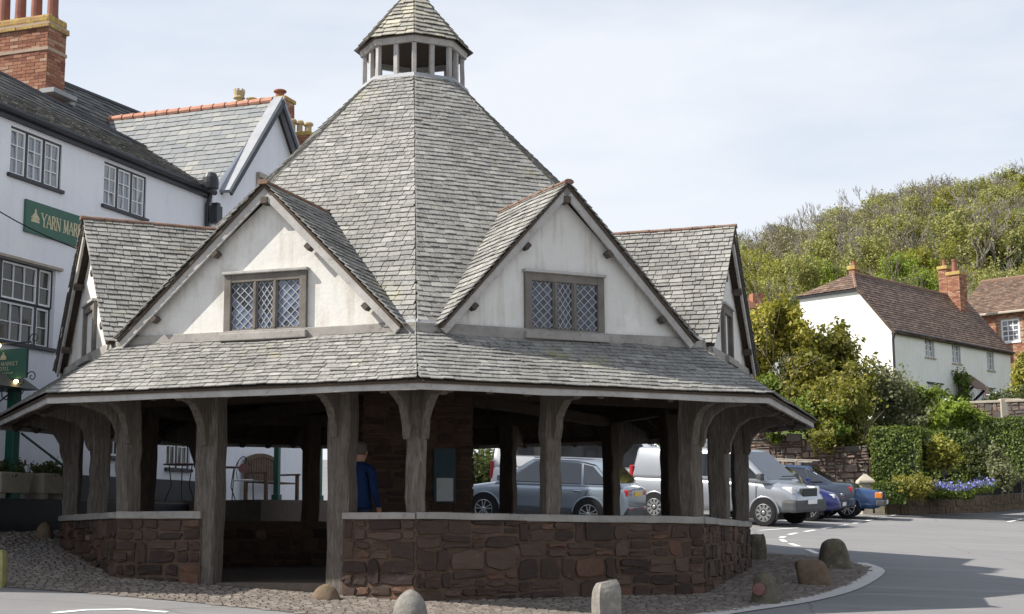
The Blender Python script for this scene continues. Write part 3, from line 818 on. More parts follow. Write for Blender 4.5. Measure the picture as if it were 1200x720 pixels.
for j, segs in SEGS.items():
    n, t = frame(j + .5)
    for (s0, s1) in segs:
        a, b = oc(j, RW, 0).lerp(oc(j + 1, RW, 0), s0), oc(j, RW, 0).lerp(oc(j + 1, RW, 0), s1)
        a, b = V((a.x, a.y, 0)), V((b.x, b.y, 0))
        za, zb = zsill(a.x, a.y), zsill(b.x, b.y)
        ga, gb = min(.05, g(a.x, a.y) - .15), min(.05, g(b.x, b.y) - .15)
        k = math.tan(math.pi / 8) * TH
        ai, bi = a - n * TH + (t * k if s0 < .01 else V((0, 0, 0))), b - n * TH - (t * k if s1 > .99 else V((0, 0, 0)))
        up = V((0, 0, 1))
        mb = MB()
        mb.hexa([a + up * ga, b + up * gb, bi + up * gb, ai + up * ga, a + up * (za - .1), b + up * (zb - .1), bi + up * (zb - .1), ai + up * (za - .1)])
        w = mpart(mb, 'stone_wall', 'mortar')
        vis = j in (-2, -1, 0, 1)
        ms = (a + b) / 2
        # lay the rubble in level bays so that it follows the slope
        bays = 3 if (b - a).length > 2.5 else 1
        for i in range(bays):
            p, q2 = a.lerp(b, i / bays), a.lerp(b, (i + 1) / bays); c = (p + q2) / 2
            stone_face(w, p, q2, zsill(c.x, c.y) - .1, min(g(p.x, p.y), g(q2.x, q2.y)) - .03, n, 'stone', single=vis)
        if not vis:
            stone_face(w, bi, ai, min(za, zb) - .1, HALL_FLOOR - .03, -n, 'stone', single=False)
        for (s_, e_) in ((s0, a), (s1, b)):          # the wall ends beside the doorway
            if .02 < s_ < .98:
                sgn = -1 if s_ == s0 else 1
                p, q2 = (e_, e_ - n * TH) if sgn > 0 else (e_ - n * TH, e_)
                stone_face(w, p, q2, zsill(e_.x, e_.y) - .1, g(e_.x, e_.y) - .03, t * sgn, 'stone', single=vis)
        # rail in two or three lengths
        cuts = [0, random.uniform(.3, .4), random.uniform(.62, .75), 1] if (b - a).length > 2.5 else [0, 1]
        for c0, c1 in zip(cuts, cuts[1:]):
            p, q2 = a.lerp(b, c0), a.lerp(b, c1); mb = MB()
            ins = -n * (TH / 2 - .045)
            mb.timber(p + ins + up * (zsill(p.x, p.y) - .055), q2 + ins + up * (zsill(q2.x, q2.y) - .055), TH * .98, random.uniform(.085, .1), jit=.004, seg=4, cham=.1)
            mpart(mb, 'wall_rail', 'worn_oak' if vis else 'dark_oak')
# --- posts and their curved brackets
def bracket(base, n, t):
    prof = [(.0, 2.06), (.075, 2.03), (.105, 2.09), (.115, 2.18), (.15, 2.30), (.24, 2.42), (.40, 2.51), (.58, 2.55), (.70, 2.545), (.74, 2.575), (.82, 2.585), (.86, 2.61), (.86, 2.66), (0, 3.02)]
    prof = [(a + (random.gauss(0, .012) if 0 < i < 11 else 0), z + (random.gauss(0, .012) if i < 11 else 0)) for i, (a, z) in enumerate(prof)]
    mb = MB(); o = V((base.x, base.y, 0)); dz = base.z
    k = random.uniform(.93, 1.05)
    pts = [o + n * a * k + V((0, 0, z + (dz if z < 2.4 else 0))) - t * .055 for a, z in prof]
    mb.prism(pts, t * random.uniform(.1, .125))
    return mpart(mb, 'bracket', 'oak', bevel=.012)
def post(p, r_ang, w, full, brs, mat='oak', d=None):
    n, t = r_ang
    mb = MB()
    z0 = g(p.x, p.y) - .05 if full else zsill(p.x, p.y) - .02
    c = V((p.x, p.y, 0)) - n * (w / 2 + .015)
    mb.timber(c + V((0, 0, z0)), c + V((random.gauss(0, .02), random.gauss(0, .02), 3.0)), w, d or w, up=n, jit=.011, seg=9, cham=.16)
    mpart(mb, 'post', mat)
    for (bn, bt, off) in brs:
        bracket(V((c.x, c.y, random.uniform(-.05, .06))) + bn * (w / 2 - .03) + bt * off, bn, bt)
def on(j, s_, r=RW): 
    a, b = oc(j, r, 0), oc(j + 1, r, 0); return a.lerp(b, s_)
def fr2(j): n, t = frame(j + .5); return n, t
for j in range(-4, 4):        # corner posts, a bracket to either side
    nA, tA = fr2(j - 1); nB, tB = fr2(j); nc, tc_ = frame(j)
    vis = -2 <= j <= 2
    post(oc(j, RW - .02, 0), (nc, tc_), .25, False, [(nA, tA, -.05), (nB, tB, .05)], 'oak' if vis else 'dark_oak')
for px, w in ((238, .30), (394, .30)):
    s_ = frac(-1, px); n, t = fr2(-1)
    post(on(-1, s_), (n, t), w, True, [(n, t, -.03)])
post(on(0, frac(0, 650)), fr2(0), .22, False, [(*fr2(0), .04)])
post(on(-2, .52), fr2(-2), .26, False, [(*fr2(-2), 0)])
post(on(1, .52), fr2(1), .28, True, [(*fr2(1), .05), (*fr2(1), -.09)])
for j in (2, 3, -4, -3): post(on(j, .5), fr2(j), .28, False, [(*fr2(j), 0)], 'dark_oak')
# --- the stone core
PW = .86
core_mb = MB()
cz0 = g(X0, D) - .3
na, ta = frame(.12)
pc = CTR
core_mb.obox(pc + V((0, 0, (cz0 + 4.4) / 2)), ta * PW, na * PW, V((0, 0, (4.4 - cz0) / 2)))
core = mpart(core_mb, 'stone_core', 'mortar')
for (nn, tt, sg) in ((na, ta, True), (ta, -na, False), (-ta, na, False), (-na, -ta, False)):
    p, q2 = pc + nn * PW - tt * PW, pc + nn * PW + tt * PW
    stone_face(core, p, q2, 3.6, cz0 + .2, nn, 'pillar_stone', single=sg)
nb = pc + na * (PW + .05) + ta * .42
mb = MB(); mb.obox(nb + V((0, 0, 1.72)), ta * .17, na * .02, V((0, 0, .42))); board = tag(mb.build('notice_board', 'poster_blue'), 'dark notice board with a pale sheet fixed to the stone core', 'notice board')
mb = MB(); mb.obox(nb + na * .024 + V((0, 0, 1.5)), ta * .13, na * .003, V((0, 0, .18))); mb.build('notice', 'poster', board)
# --- lantern on the roof
ZL = 8.24
mb = MB()
mb.loft([[oc(j, r, z) for j in range(8)] for r, z in ((RC + .03, ZR - .06), (RC + .05, ZR - .02), (RC + .02, ZR + .05), (RC - .12, ZR + .06))])
lead_curb = mpart(mb, 'lantern_curb', 'lead')
for j in range(16):
    k = j / 2
    r = (RC - .075) if j % 2 == 0 else (RC - .075) * COS8
    nn, tt = frame(k); p = oc(k, r, 0); mb = MB()
    mb.timber(p + V((0, 0, ZL)), p + V((0, 0, 8.88)), .075, .075, up=nn, jit=.003, seg=3, cham=.2)
    mpart(mb, 'lantern_post', 'grey_board')
mb = MB()
for j in range(8):
    nn, tt = frame(j + .5)
    a, b = oc(j, RC + .0, 8.80), oc(j + 1, RC + .0, 8.80)
    mb.hexa([a, b, b - nn * .05, a - nn * .05, a + V((0, 0, .12)) + nn * .02, b + V((0, 0, .12)) + nn * .02, b + V((0, 0, .12)) - nn * .05, a + V((0, 0, .12)) - nn * .05])
mpart(mb, 'lantern_beam', 'grey_board')
mb = MB(); mb.loft([[oc(j, r, z) for j in range(8)] for r, z in ((RC + .03, 8.90), (RC + .04, 8.915), (.16, 9.85), (.05, 9.86))])
lroof = mpart(mb, 'lantern_roof', 'dark_oak')
for j in range(-4, 4):
    a, b = oc(j, RC + .085, 8.885), oc(j + 1, RC + .085, 8.885); c, d = oc(j + 1, .17, 9.86), oc(j, .17, 9.86)
    put(lay_slates([a, b, c, d], frame(j + .5)[0], .125, .13, .26, wob=.02, lift=.034, ragged=.01), lroof, 'slate_mossy')
mb = MB(); mb.loft([[oc(j, r, z) for j in range(8)] for r, z in ((.2, 9.80), (.21, 9.83), (.12, 9.95), (.05, 10.12), (.01, 10.14))]); mpart(mb, 'lead_cap', 'lead')
mb = MB(); mb.lathe(oc(0, 0, 8.3), [(.0, 0), (.16, 0), (.14, .1), (.07, .22), (.03, .5)], 10); mpart(mb, 'bell', 'iron')

# --- slates: the 300 that show largest are pieces of their own, the rest one mesh per roof covering
for s_ in SLATES:
    n = s_[3]; c = s_[0][0]
    facing = n.dot((CAM - c).normalized())
    s_.append(screen_area(s_[0]) if facing > .05 and c.y < D - .5 else 0)
SLATES.sort(key=lambda s_: -s_[6])
for vs, fs, r, n, roof, mat, ar in SLATES[:300]:
    m = MB(); m.raw(vs, fs, r); m.build('slate', mat, roof, fix=False)
rest = MB()
for vs, fs, r, n, roof, mat, ar in SLATES[300:]:
    rest.cm = 0 if mat == 'slate' else 1
    rest.raw(vs, fs, r)
ob = rest.build('slates', ['slate', 'slate_mossy'], hall, fix=False); ob['kind'] = 'stuff'

# ------------------------------------------------------------------ cobbled apron round the hall
edge = [hit(*p) for p in ((-60, 682), (0, 688), (120, 697), (230, 707), (330, 717), (430, 728), (640, 735), (860, 716), (930, 705), (985, 690), (1016, 674), (1020, 666), (1000, 659), (960, 653), (885, 648))]
back = [CTR + V((6.6 * math.cos(R(a)), 6.6 * math.sin(R(a)), 0)) for a in range(-5, 181, 15)]
apron = [V((p.x, p.y, 0)) for p in edge + back] + [V((-10.5, 24.5, 0))]
def in_poly(x, y, P):
    c = False
    for i in range(len(P)):
        a, b = P[i], P[i - 1]
        if (a.y > y) != (b.y > y) and x < (b.x - a.x) * (y - a.y) / (b.y - a.y) + a.x: c = not c
    return c
mb = MB()
bm = bmesh.new()
bm.faces.new([bm.verts.new((p.x, p.y, 0)) for p in apron])
for _ in range(1):
    bmesh.ops.triangulate(bm, faces=bm.faces)
for _ in range(7): bmesh.ops.subdivide_edges(bm, edges=[e for e in bm.edges if e.calc_length() > .33], cuts=1, use_grid_fill=False); bmesh.ops.triangulate(bm, faces=bm.faces)
bmesh.ops.delete(bm, geom=[f for f in bm.faces if hall_apothem(*f.calc_center_median()[:2]) < 4.95], context='FACES')
for v in bm.verts: v.co.z = g(v.co.x, v.co.y) + .008
me = bpy.data.meshes.new('cobbled_apron'); bm.to_mesh(me); bm.free(); me.materials.append(M['cobble_bed'])
apron_o = struct(bpy.data.objects.new('cobbled_apron', me)); COL.objects.link(apron_o); ORG[apron_o.name] = V((0, 0, 0))
setts = []
y = 14.5
while y < 27:
    x = -12.0 + random.uniform(0, .15)
    dy = random.uniform(.075, .1)
    while x < 8:
        w = random.uniform(.09, .16)
        cx, cy = x + w / 2, y + dy / 2
        x += w
        wx, wy = cx + .03 * math.sin(cy * 3), cy + .04 * math.sin(cx * 1.7)
        rr = max(abs((V((wx, wy, 0)) - CTR).dot(frame(k + .5)[0])) for k in range(4))
        if rr < RW * COS8 + .0 or not in_poly(wx, wy, apron): continue
        z = g(wx, wy) + .008
        hx, hy = w / 2 - .006, dy / 2 - .006; tx, ty = random.gauss(0, .02), random.gauss(0, .02); h = random.uniform(.006, .014)
        b_ = [(wx - hx, wy - hy), (wx + hx, wy - hy), (wx + hx, wy + hy), (wx - hx, wy + hy)]
        top = [(wx + sx * (hx - .014), wy + sy * (hy - .014)) for sx, sy in ((-1, -1), (1, -1), (1, 1), (-1, 1))]
        vs = [V((a + random.gauss(0, .004), c, z - .004)) for a, c in b_] + [V((a, c, z + h + tx * (a - wx) + ty * (c - wy))) for a, c in top]
        setts.append((vs, [(4, 5, 6, 7), (0, 1, 5, 4), (1, 2, 6, 5), (2, 3, 7, 6), (3, 0, 4, 7)], random.random(), (cy if 0 < pix(vs[4])[0] < 1200 and pix(vs[4])[1] < 720 else 99)))
    y += dy
setts.sort(key=lambda s_: s_[3])
for vs, fs, r, _ in setts[:300]:
    m = MB(); m.raw(vs, fs, r); m.build('sett', 'cobble', apron_o, fix=False)
rest = MB()
for vs, fs, r, _ in setts[300:]: rest.raw(vs, fs, r)
ob = rest.build('setts', 'cobble', apron_o, fix=False); ob['kind'] = 'stuff'
# flags inside the hall
mb = MB()
fl = [oc(j, RW - .12, HALL_FLOOR) for j in range(8)]
mb.prism(fl, V((0, 0, -.5)))
floor = struct(mb.build('hall_floor', 'cobble_bed')); 
# ------------------------------------------------------------------ house building kit
class Face:
    """a vertical house front: plan point, direction along it, outward normal"""
    def __init__(s, p, d, off=0):
        s.d = V((d[0], d[1], 0)).normalized(); s.n = V((s.d.y, -s.d.x, 0)); s.p = V((p[0], p[1], 0)) + s.n * off
    def pt(s, u, z, o=0): return s.p + s.d * u + s.n * o + V((0, 0, z))
    def of(s, px, py, o=0):
        r = ray(px, py); q = s.p + s.n * o
        k = (q - V((CAM.x, CAM.y, 0))).dot(s.n) / r.dot(s.n)
        P = CAM + r * k
        return (P - q).dot(s.d), P.z
    def box(s, mb, u0, u1, z0, z1, o0, o1, rnd=None):
        mb.obox(s.pt((u0 + u1) / 2, (z0 + z1) / 2, (o0 + o1) / 2), s.d * (u1 - u0) / 2, s.n * (o1 - o0) / 2, V((0, 0, (z1 - z0) / 2)), rnd)
    def wall(s, mb, u0, u1, z0, z1, holes, th=.25):
        us = sorted({u0, u1, *[h[0] for h in holes], *[h[1] for h in holes]}); zs = sorted({z0, z1, *[h[2] for h in holes], *[h[3] for h in holes]})
        for a, b in zip(us, us[1:]):
            for c, d in zip(zs, zs[1:]):
                m, k = (a + b) / 2, (c + d) / 2
                if any(h[0] < m < h[1] and h[2] < k < h[3] for h in holes): continue
                mb.poly([s.pt(a, c), s.pt(b, c), s.pt(b, d), s.pt(a, d)])
        for h in holes:
            P = [(h[0], h[2]), (h[1], h[2]), (h[1], h[3]), (h[0], h[3])]
            for (a, b), (c, d) in zip(P, P[1:] + P[:1]): mb.poly([s.pt(a, b), s.pt(c, d), s.pt(c, d, -th), s.pt(a, b, -th)])
    def window(s, parent, h, lights, rows, cols, frame='white_paint', glass='pale_glass', rec=.1, fw=.05, bar=.02, sill='black_paint', lintel=None, outer=None, single=True):
        u0, u1, z0, z1 = h
        mb = MB(); wl = []
        tot = sum(lights); u = u0
        o0, o1 = -rec - .05, -rec
        ow = .03 if outer else 0
        for k in lights:
            w = (u1 - u0) * k / tot; wl.append((u, u + w)); u += w
        bars = MB(); panes = []
        for (a, b) in wl:
            a2, b2 = a + ow, b - ow; c2, d2 = z0 + ow * .5, z1 - ow
            s.box(mb, a2, a2 + fw, c2, d2, o0, o1); s.box(mb, b2 - fw, b2, c2, d2, o0, o1)
            s.box(mb, a2 + fw, b2 - fw, c2, c2 + fw, o0, o1); s.box(mb, a2 + fw, b2 - fw, d2 - fw, d2, o0, o1)
            nc = cols if isinstance(cols, int) else cols[wl.index((a, b))]
            A, B, C, Dd = a2 + fw, b2 - fw, c2 + fw, d2 - fw
            for i in range(1, nc): s.box(bars, A + (B - A) * i / nc - bar / 2, A + (B - A) * i / nc + bar / 2, C, Dd, o0 + .01, o1 - .004)
            for i in range(1, rows): s.box(bars, A, B, C + (Dd - C) * i / rows - bar / 2, C + (Dd - C) * i / rows + bar / 2, o0 + .012, o1 - .006)
            for i in range(nc):
                for k in range(rows): panes.append((A + (B - A) * i / nc, A + (B - A) * (i + 1) / nc, C + (Dd - C) * k / rows, C + (Dd - C) * (k + 1) / rows))
        w = mb.build('window', frame, parent)
        if bars.f: bars.build('glazing_bars', frame, w)
        if outer:
            ob = MB()
            for (a, b) in wl:
                s.box(ob, a, a + ow, z0, z1, o0, o1 + .012); s.box(ob, b - ow, b, z0, z1, o0, o1 + .012)
                s.box(ob, a + ow, b - ow, z1 - ow, z1, o0, o1 + .012); s.box(ob, a + ow, b - ow, z0, z0 + ow * .5, o0, o1 + .012)
            ob.build('window_surround', outer, w)
        pj = MB()
        for (a, b, c, d) in panes:
            pm = MB() if single else pj; tu, tz = random.gauss(0, .006), random.gauss(0, .006)
            e = [(a, c), (b, c), (b, d), (a, d)]
            pm.poly([s.pt(uu, zz, o0 + .02 + tu * (1 if uu == a else -1) + tz * (1 if zz == c else -1)) for uu, zz in e])
            if single: pm.build('pane', glass, w, fix=False)
        if not single: pj.build('panes', glass, w, fix=False)
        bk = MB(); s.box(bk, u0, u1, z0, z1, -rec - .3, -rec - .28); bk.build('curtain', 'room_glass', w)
        if sill: sb = MB(); s.box(sb, u0 - .06, u1 + .06, z0 - .07, z0, -rec, .06); sb.build('window_sill', sill, w, bevel=.008)
        if lintel: lb = MB(); s.box(lb, u0 - .08, u1 + .14, z1 + .002, z1 + .06, -.03, .07); lb.build('lintel', lintel, w, bevel=.01)
        return w
def slate_roof(parent, polys, mat, exp, wmin, wmax, single=0, piece='slate', lift=.024, deck='dark_oak', thick=.012, wob=.012):
    """deck and covering; polys = [(points, outward)]; the `single` largest pieces are objects"""
    mb = MB()
    for pts, out in polys:
        e1, e2, n = plane_axes(pts, out); mb.prism(pts, -n * .06)
    rf = mb.build('roof', deck, parent)
    allp = []
    for pts, out in polys:
        for vs, fs, r, n in lay_slates([V(p) + plane_axes(pts, out)[2] * .004 for p in pts], out, exp, wmin, wmax, lift=lift, thick=thick, wob=wob):
            f = n.dot((CAM - vs[0]).normalized()); x, y = pix(vs[0])
            allp.append((screen_area(vs) if f > .03 and -20 < x < 1220 and -20 < y < 720 else 0, vs, fs, r))
    allp.sort(key=lambda s_: -s_[0])
    for ar, vs, fs, r in allp[:single]:
        m = MB(); m.raw(vs, fs, r); m.build(piece, mat, rf, fix=False)
    m = MB()
    for ar, vs, fs, r in allp[single:]: m.raw(vs, fs, r)
    if m.f: o = m.build(piece + 's', mat, rf, fix=False); o['kind'] = 'stuff'
    return rf
def brick_block(parent, c, ax, ay, z0, z1, name='stack', mat='brick', course=.075, blen=.225):
    """chimney shaft faced with real bricks on all four sides"""
    c = V((c.x, c.y, 0)); hx, hy = ax.length, ay.length; ex, ey = ax.normalized(), ay.normalized()
    mb = MB(); mb.obox(c + V((0, 0, (z0 + z1) / 2)), ax, ay, V((0, 0, (z1 - z0) / 2)))
    st = mb.build(name, 'brick_mortar', parent)
    bm_ = MB()
    rows = int((z1 - z0) / course)
    for (nn, tt, d, h) in ((ex, ey, hx, hy), (-ex, ey, hx, hy), (ey, ex, hy, hx), (-ey, ex, hy, hx)):
        for r_ in range(rows):
            z = z0 + r_ * course; u = -h - (blen / 2 if r_ % 2 else 0)
            while u < h:
                a, b = max(u + .006, -h), min(u + blen - .006, h); u += blen
                if b - a < .03: continue
                pr = .012 + random.gauss(0, .003)
                bm_.obox(c + nn * (d + pr / 2) + tt * (a + b) / 2 + V((0, 0, z + course / 2)), tt * (b - a) / 2, nn * pr / 2, V((0, 0, course / 2 - .005)))
    o = bm_.build('bricks', mat, st, fix=False); o['kind'] = 'stuff'
    return st
def pot(parent, p, h, r, mat='terracotta', style=0, n=12):
    mb = MB()
    if style == 0: pr = [(r * .95, 0), (r, .03), (r * .92, h * .1), (r * .86, h * .85), (r * 1.02, h * .88), (r * 1.02, h), (r * .7, h), (r * .65, h * .6)]
    elif style == 1: pr = [(r * 1.05, 0), (r * .8, h * .2), (r * .8, h * .45), (r * 1.15, h * .5), (r * 1.15, h * .56), (r * .95, h * .62), (r * 1.1, h * .9), (r * 1.1, h), (r * .8, h), (r * .75, h * .6)]
    else: pr = [(r * 1.0, 0), (r * .8, h * .1), (r * .75, h * .7), (r * 1.15, h * .8), (r * 1.15, h * .92), (r * .9, h), (r * .6, h), (r * .6, h * .7)]
    mb.lathe(p, pr, n); o = mb.build('chimney_pot', mat, parent, smooth=False)
    if style == 1:
        cr = MB()
        for k in range(8):
            a = 2 * math.pi * k / 8; cr.obox(V(p) + V((math.cos(a) * r * .98, math.sin(a) * r * .98, h * 1.06)), V((-math.sin(a), math.cos(a), 0)) * r * .2, V((math.cos(a), math.sin(a), 0)) * r * .1, V((0, 0, h * .07)))
        cr.build('crown', mat, o)
    return o

# ------------------------------------------------------------------ the white hotel on the left
HF = Face((-18 + .353 * 20, 20), (.353, 1))
hz0 = 0.9
s_c, _ = HF.of(241, 300)             # corner with the gabled wing
s_l = HF.of(-420, 300)[0] - 2.0
zev = (HF.of(0, 127)[1] + HF.of(240, 224)[1]) / 2
hotel = thing('white_hotel', 'long white rendered hotel with black trimmed windows left of the market hall', 'hotel', HF.pt(4, hz0))
def hrect(tl, br):
    a, z1 = HF.of(*tl); b, z0 = HF.of(*br); return (a, b, z0, z1)
u1a, u1b = HF.of(13, 150)[0], HF.of(72.5, 180)[0]
z1t, z1b = HF.of(13, 147)[1], HF.of(9, 202)[1]
w1 = (u1a, u1b, z1b, z1t)
u2a, u2b = HF.of(122, 200)[0], HF.of(171.5, 220)[0]
w2 = (u2a, u2b, z1b + .02, z1t + .02)
u3a, u3b = HF.of(-14, 330)[0], HF.of(65, 330)[0]
w3 = (u3a, u3b, HF.of(40, 405)[1], HF.of(40, 311)[1])
g1 = (HF.of(133, 520)[0] - .1, HF.of(145, 520)[0] + .35, 2.35, 3.55)
g2 = (HF.of(203, 520)[0] - .25, HF.of(220, 520)[0] + .1, 2.2, 3.55)
w0 = (u1a - 4.2, u1b - 4.2, z1b, z1t)
w4 = (u3a - 3.6, u3b - 3.6, w3[2], w3[3])
mb = MB(); HF.wall(mb, s_l, s_c, hz0 - .3, zev - .02, [w0, w1, w2, w3, w4, g1, g2])
# returns: left end and back
mb.poly([HF.pt(s_l, hz0 - .3), HF.pt(s_l, zev), HF.pt(s_l, zev, -9), HF.pt(s_l, hz0 - .3, -9)])
mb.poly([HF.pt(s_c, hz0 - .3), HF.pt(s_c, zev), HF.pt(s_c, zev, -9), HF.pt(s_c, hz0 - .3, -9)])
mb.poly([HF.pt(s_l, hz0 - .3, -9), HF.pt(s_c, hz0 - .3, -9), HF.pt(s_c, zev, -9), HF.pt(s_l, zev, -9)])
mb.build('wall', 'wall_paint', hotel)
for w in (w0, w1, w2): HF.window(hotel, w, (1, 1, 1), 3, 2, glass='pale_glass', rec=.04, fw=.035, bar=.018, outer='black_paint')
for w in (w3, w4):
    # tall three part sash windows, in two tiers
    zm = (w[2] + w[3]) / 2 + .02
    HF.window(hotel, (w[0], w[1], zm, w[3]), (.62, 1.55, .62), 2, (1, 3, 1), glass='room_glass', rec=.08, fw=.035, bar=.018, outer='black_paint', sill=None, lintel='pale_stone')
    HF.window(hotel, (w[0], w[1], w[2], zm), (.62, 1.55, .62), 2, (1, 3, 1), glass='room_glass', rec=.11, fw=.035, bar=.018, outer='black_paint')
for w in (g1, g2): HF.window(hotel, w, (1, 1), 3, 2, glass='room_glass', rec=.06, fw=.04, bar=.018, outer='black_paint')
mb = MB(); HF.box(mb, s_l, s_c + .1, hz0 - .3, 1.95, .003, .04); mb.build('plinth', 'black_paint', hotel)
# gutter and fascia
mb = MB(); HF.box(mb, s_l, s_c + .02, zev - .15, zev - .02, .003, .12); mb.build('eaves_fascia', 'black_paint', hotel)
mb = MB(); mb.tube([HF.pt(s_l, zev - .02, .17), HF.pt(s_c + .05, zev - .02, .17)], .065, 8); mb.build('gutter', 'black_paint', hotel)
mb = MB(); mb.tube([HF.pt(s_c - .1, zev - .06, .16), HF.pt(s_c - .1, zev - .3, .07), HF.pt(s_c - .1, 1.6, .07)], .045, 8); mb.build('drainpipe', 'black_paint', hotel)
# front roof strip: eave to first ridge and down behind it
o1 = -1.7
zr0 = HF.of(0, 88, o1)[1]; ua0 = HF.of(0, 88, o1)[0]
zr1 = HF.of(193, 186, o1)[1]; ua1 = HF.of(193, 186, o1)[0]
sl = (zr1 - zr0) / (ua1 - ua0)
rz = lambda u: zr0 + sl * (u - ua0)
ue = s_c + .05
P1 = [HF.pt(s_l, zev, .14), HF.pt(ue, zev, .14), HF.pt(ue, rz(ue), o1), HF.pt(s_l, rz(s_l), o1)]
P2 = [HF.pt(s_l, rz(s_l), o1), HF.pt(ue, rz(ue), o1), HF.pt(ue, zev, o1 - 1.2), HF.pt(s_l, zev, o1 - 1.2)]
hr1 = slate_roof(hotel, [([P1[0], P1[1], P1[2]], HF.n), ([P1[0], P1[2], P1[3]], HF.n), ([P2[0], P2[1], P2[2]], -HF.n), ([P2[0], P2[2], P2[3]], -HF.n)], 'front_slate', .15, .2, .3, single=150, lift=.035, thick=.02)
mb = MB(); mb.tube([HF.pt(s_l, rz(s_l) + .02, o1), HF.pt(ue, rz(ue) + .02, o1)], .06, 6); mb.build('ridge', 'black_paint', hr1)
# higher roof behind
o2 = -5.2
ub0, zb0 = HF.of(60, 93, o2); ub1, zb1 = HF.of(175, 139, o2)
sl2 = (zb1 - zb0) / (ub1 - ub0)
rz2 = lambda u: zb0 + sl2 * (u - ub0)
ue2 = ub1 + .6
ZV = zev + .1
P3 = [HF.pt(s_l, ZV, o1 - 1.0), HF.pt(ue2, ZV, o1 - 1.0), HF.pt(ue2, rz2(ue2), o2), HF.pt(s_l, rz2(s_l), o2)]
P4 = [HF.pt(s_l, rz2(s_l), o2), HF.pt(ue2, rz2(ue2), o2), HF.pt(ue2, ZV, o2 - 3), HF.pt(s_l, ZV, o2 - 3)]
hr2 = slate_roof(hotel, [([P3[0], P3[1], P3[2]], HF.n), ([P3[0], P3[2], P3[3]], HF.n), ([P4[0], P4[1], P4[2]], -HF.n), ([P4[0], P4[2], P4[3]], -HF.n)], 'dark_slate', .17, .24, .36, single=120, lift=.03, thick=.018)
mb = MB(); mb.tube([HF.pt(s_l, rz2(s_l) + .02, o2), HF.pt(ue2, rz2(ue2) + .02, o2)], .07, 6); mb.build('ridge', 'black_paint', hr2)
# brick chimney of the hotel
oc_ = -2.15
uc, zt = HF.of(57.5, 16, oc_); _, zb = HF.of(57.5, 104, oc_)
cw, cl = .30, 1.05
cc = HF.pt(uc + cw, 0, oc_ - cl)
chim = brick_block(hotel, cc, HF.d * cw, HF.n * cl, zb - 1.0, zt - .28, 'chimney_stack')
for (dz, ex, hh) in ((-.80, .03, .07), (-.30, .05, .12)):
    brick_block(chim, cc, HF.d * (cw + ex), HF.n * (cl + ex), zt + dz, zt + dz + hh, 'oversailing_course', 'brick' if dz < -.5 else 'lichen_brick')
mb = MB(); mb.obox(cc + V((0, 0, zt - .09)), HF.d * (cw + .02), HF.n * (cl + .02), V((0, 0, .09))); mb.build('chimney_cap', 'lichen_brick', chim, bevel=.05)
for k in range(5):
    p = HF.pt(uc + cw, zt, oc_ - .14 - k * .42); pot(chim, p, .75, .13)
mb = MB(); mb.obox(HF.pt(uc + cw, zb - .1, oc_ + .1), HF.d * (cw + .1), HF.n * .18, V((0, 0, .05))); mb.obox(HF.pt(uc + 2 * cw + .12, zb - .16, oc_ - .35), HF.d * .1, HF.n * .5, V((0, 0, .05))); mb.build('lead_flashing', 'lead', chim)

# the gabled wing
wf = .12
sA, zA_ = HF.of(321, 118, wf); sL, zL = HF.of(258, 226, wf); sR = 2 * sA - sL
wing = thing('gabled_wing', 'white gabled wing of the hotel with grey slate roof and pale bargeboards', 'house', HF.pt(sA, hz0))
u_w = HF.of(302, 205, wf - .1)[0]
ww_ = (u_w - .1, u_w + 1.1, HF.of(300, 240, wf)[1], HF.of(300, 210, wf)[1])
mb = MB(); HFw = Face(HF.pt(0, 0, wf), HF.d)
HFw.wall(mb, s_c + .02, sR, hz0 - .3, zL, [])
mb.poly([HFw.pt(s_c + .02, zL), HFw.pt(sR, zL), HFw.pt(sA, zA_ - .1)] if s_c < sL else [HFw.pt(s_c + .02, zL), HFw.pt(sR, zL), HFw.pt(sA, zA_ - .1), HFw.pt(s_c + .02, zL + .05)])
mb.poly([HFw.pt(s_c + .02, hz0 - .3), HFw.pt(s_c + .02, zL), HFw.pt(s_c + .02, zL, -.5), HFw.pt(s_c + .02, hz0 - .3, -.5)])
mb.poly([HFw.pt(sR, hz0 - .3), HFw.pt(sR, zL), HFw.pt(sR, zL, -7), HFw.pt(sR, hz0 - .3, -7)])
mb.build('wall', 'wall_paint', wing)
if True:
    w = HFw.window(wing, ww_, (1, 1), 3, 2, glass='room_glass', rec=-.07, outer='black_paint', sill='pale_stone')
    mb = MB(); HFw.box(mb, ww_[0] - .15, ww_[1] + .15, ww_[3] + .05, ww_[3] + .17, .002, .1); HFw.box(mb, ww_[0] - .15, ww_[0] - .05, ww_[2], ww_[3] + .05, .002, .06); mb.build('hood_mould', 'pale_stone', w, bevel=.01)
bl = 5.6
PL = [HFw.pt(sL, zL, .04), HFw.pt(sA, zA_, .04), HFw.pt(sA, zA_, -bl), HFw.pt(sL, zL, -bl)]
PR = [HFw.pt(sR, zL, .04), HFw.pt(sA, zA_, .04), HFw.pt(sA, zA_, -bl), HFw.pt(sR, zL, -bl)]
wr = slate_roof(wing, [(PL, -HF.d), (PR, HF.d)], 'hotel_slate', .20, .24, .42, single=170, lift=.024)
for k in range(17):
    d0 = -.0 - k * bl / 17; mb = MB()
    ring = lambda o, rr: [HFw.pt(sA + rr * math.cos(R(a)) * 1.2, zA_ - .02 + rr * math.sin(R(a)), o) for a in (-30, 0, 40, 75, 105, 140, 180, 210)]
    mb.loft([ring(d0, .115), ring(d0 - .28, .1), ring(d0 - bl / 17 + .01, .098)]); mb.build('ridge_tile', 'red_ridge', wr)
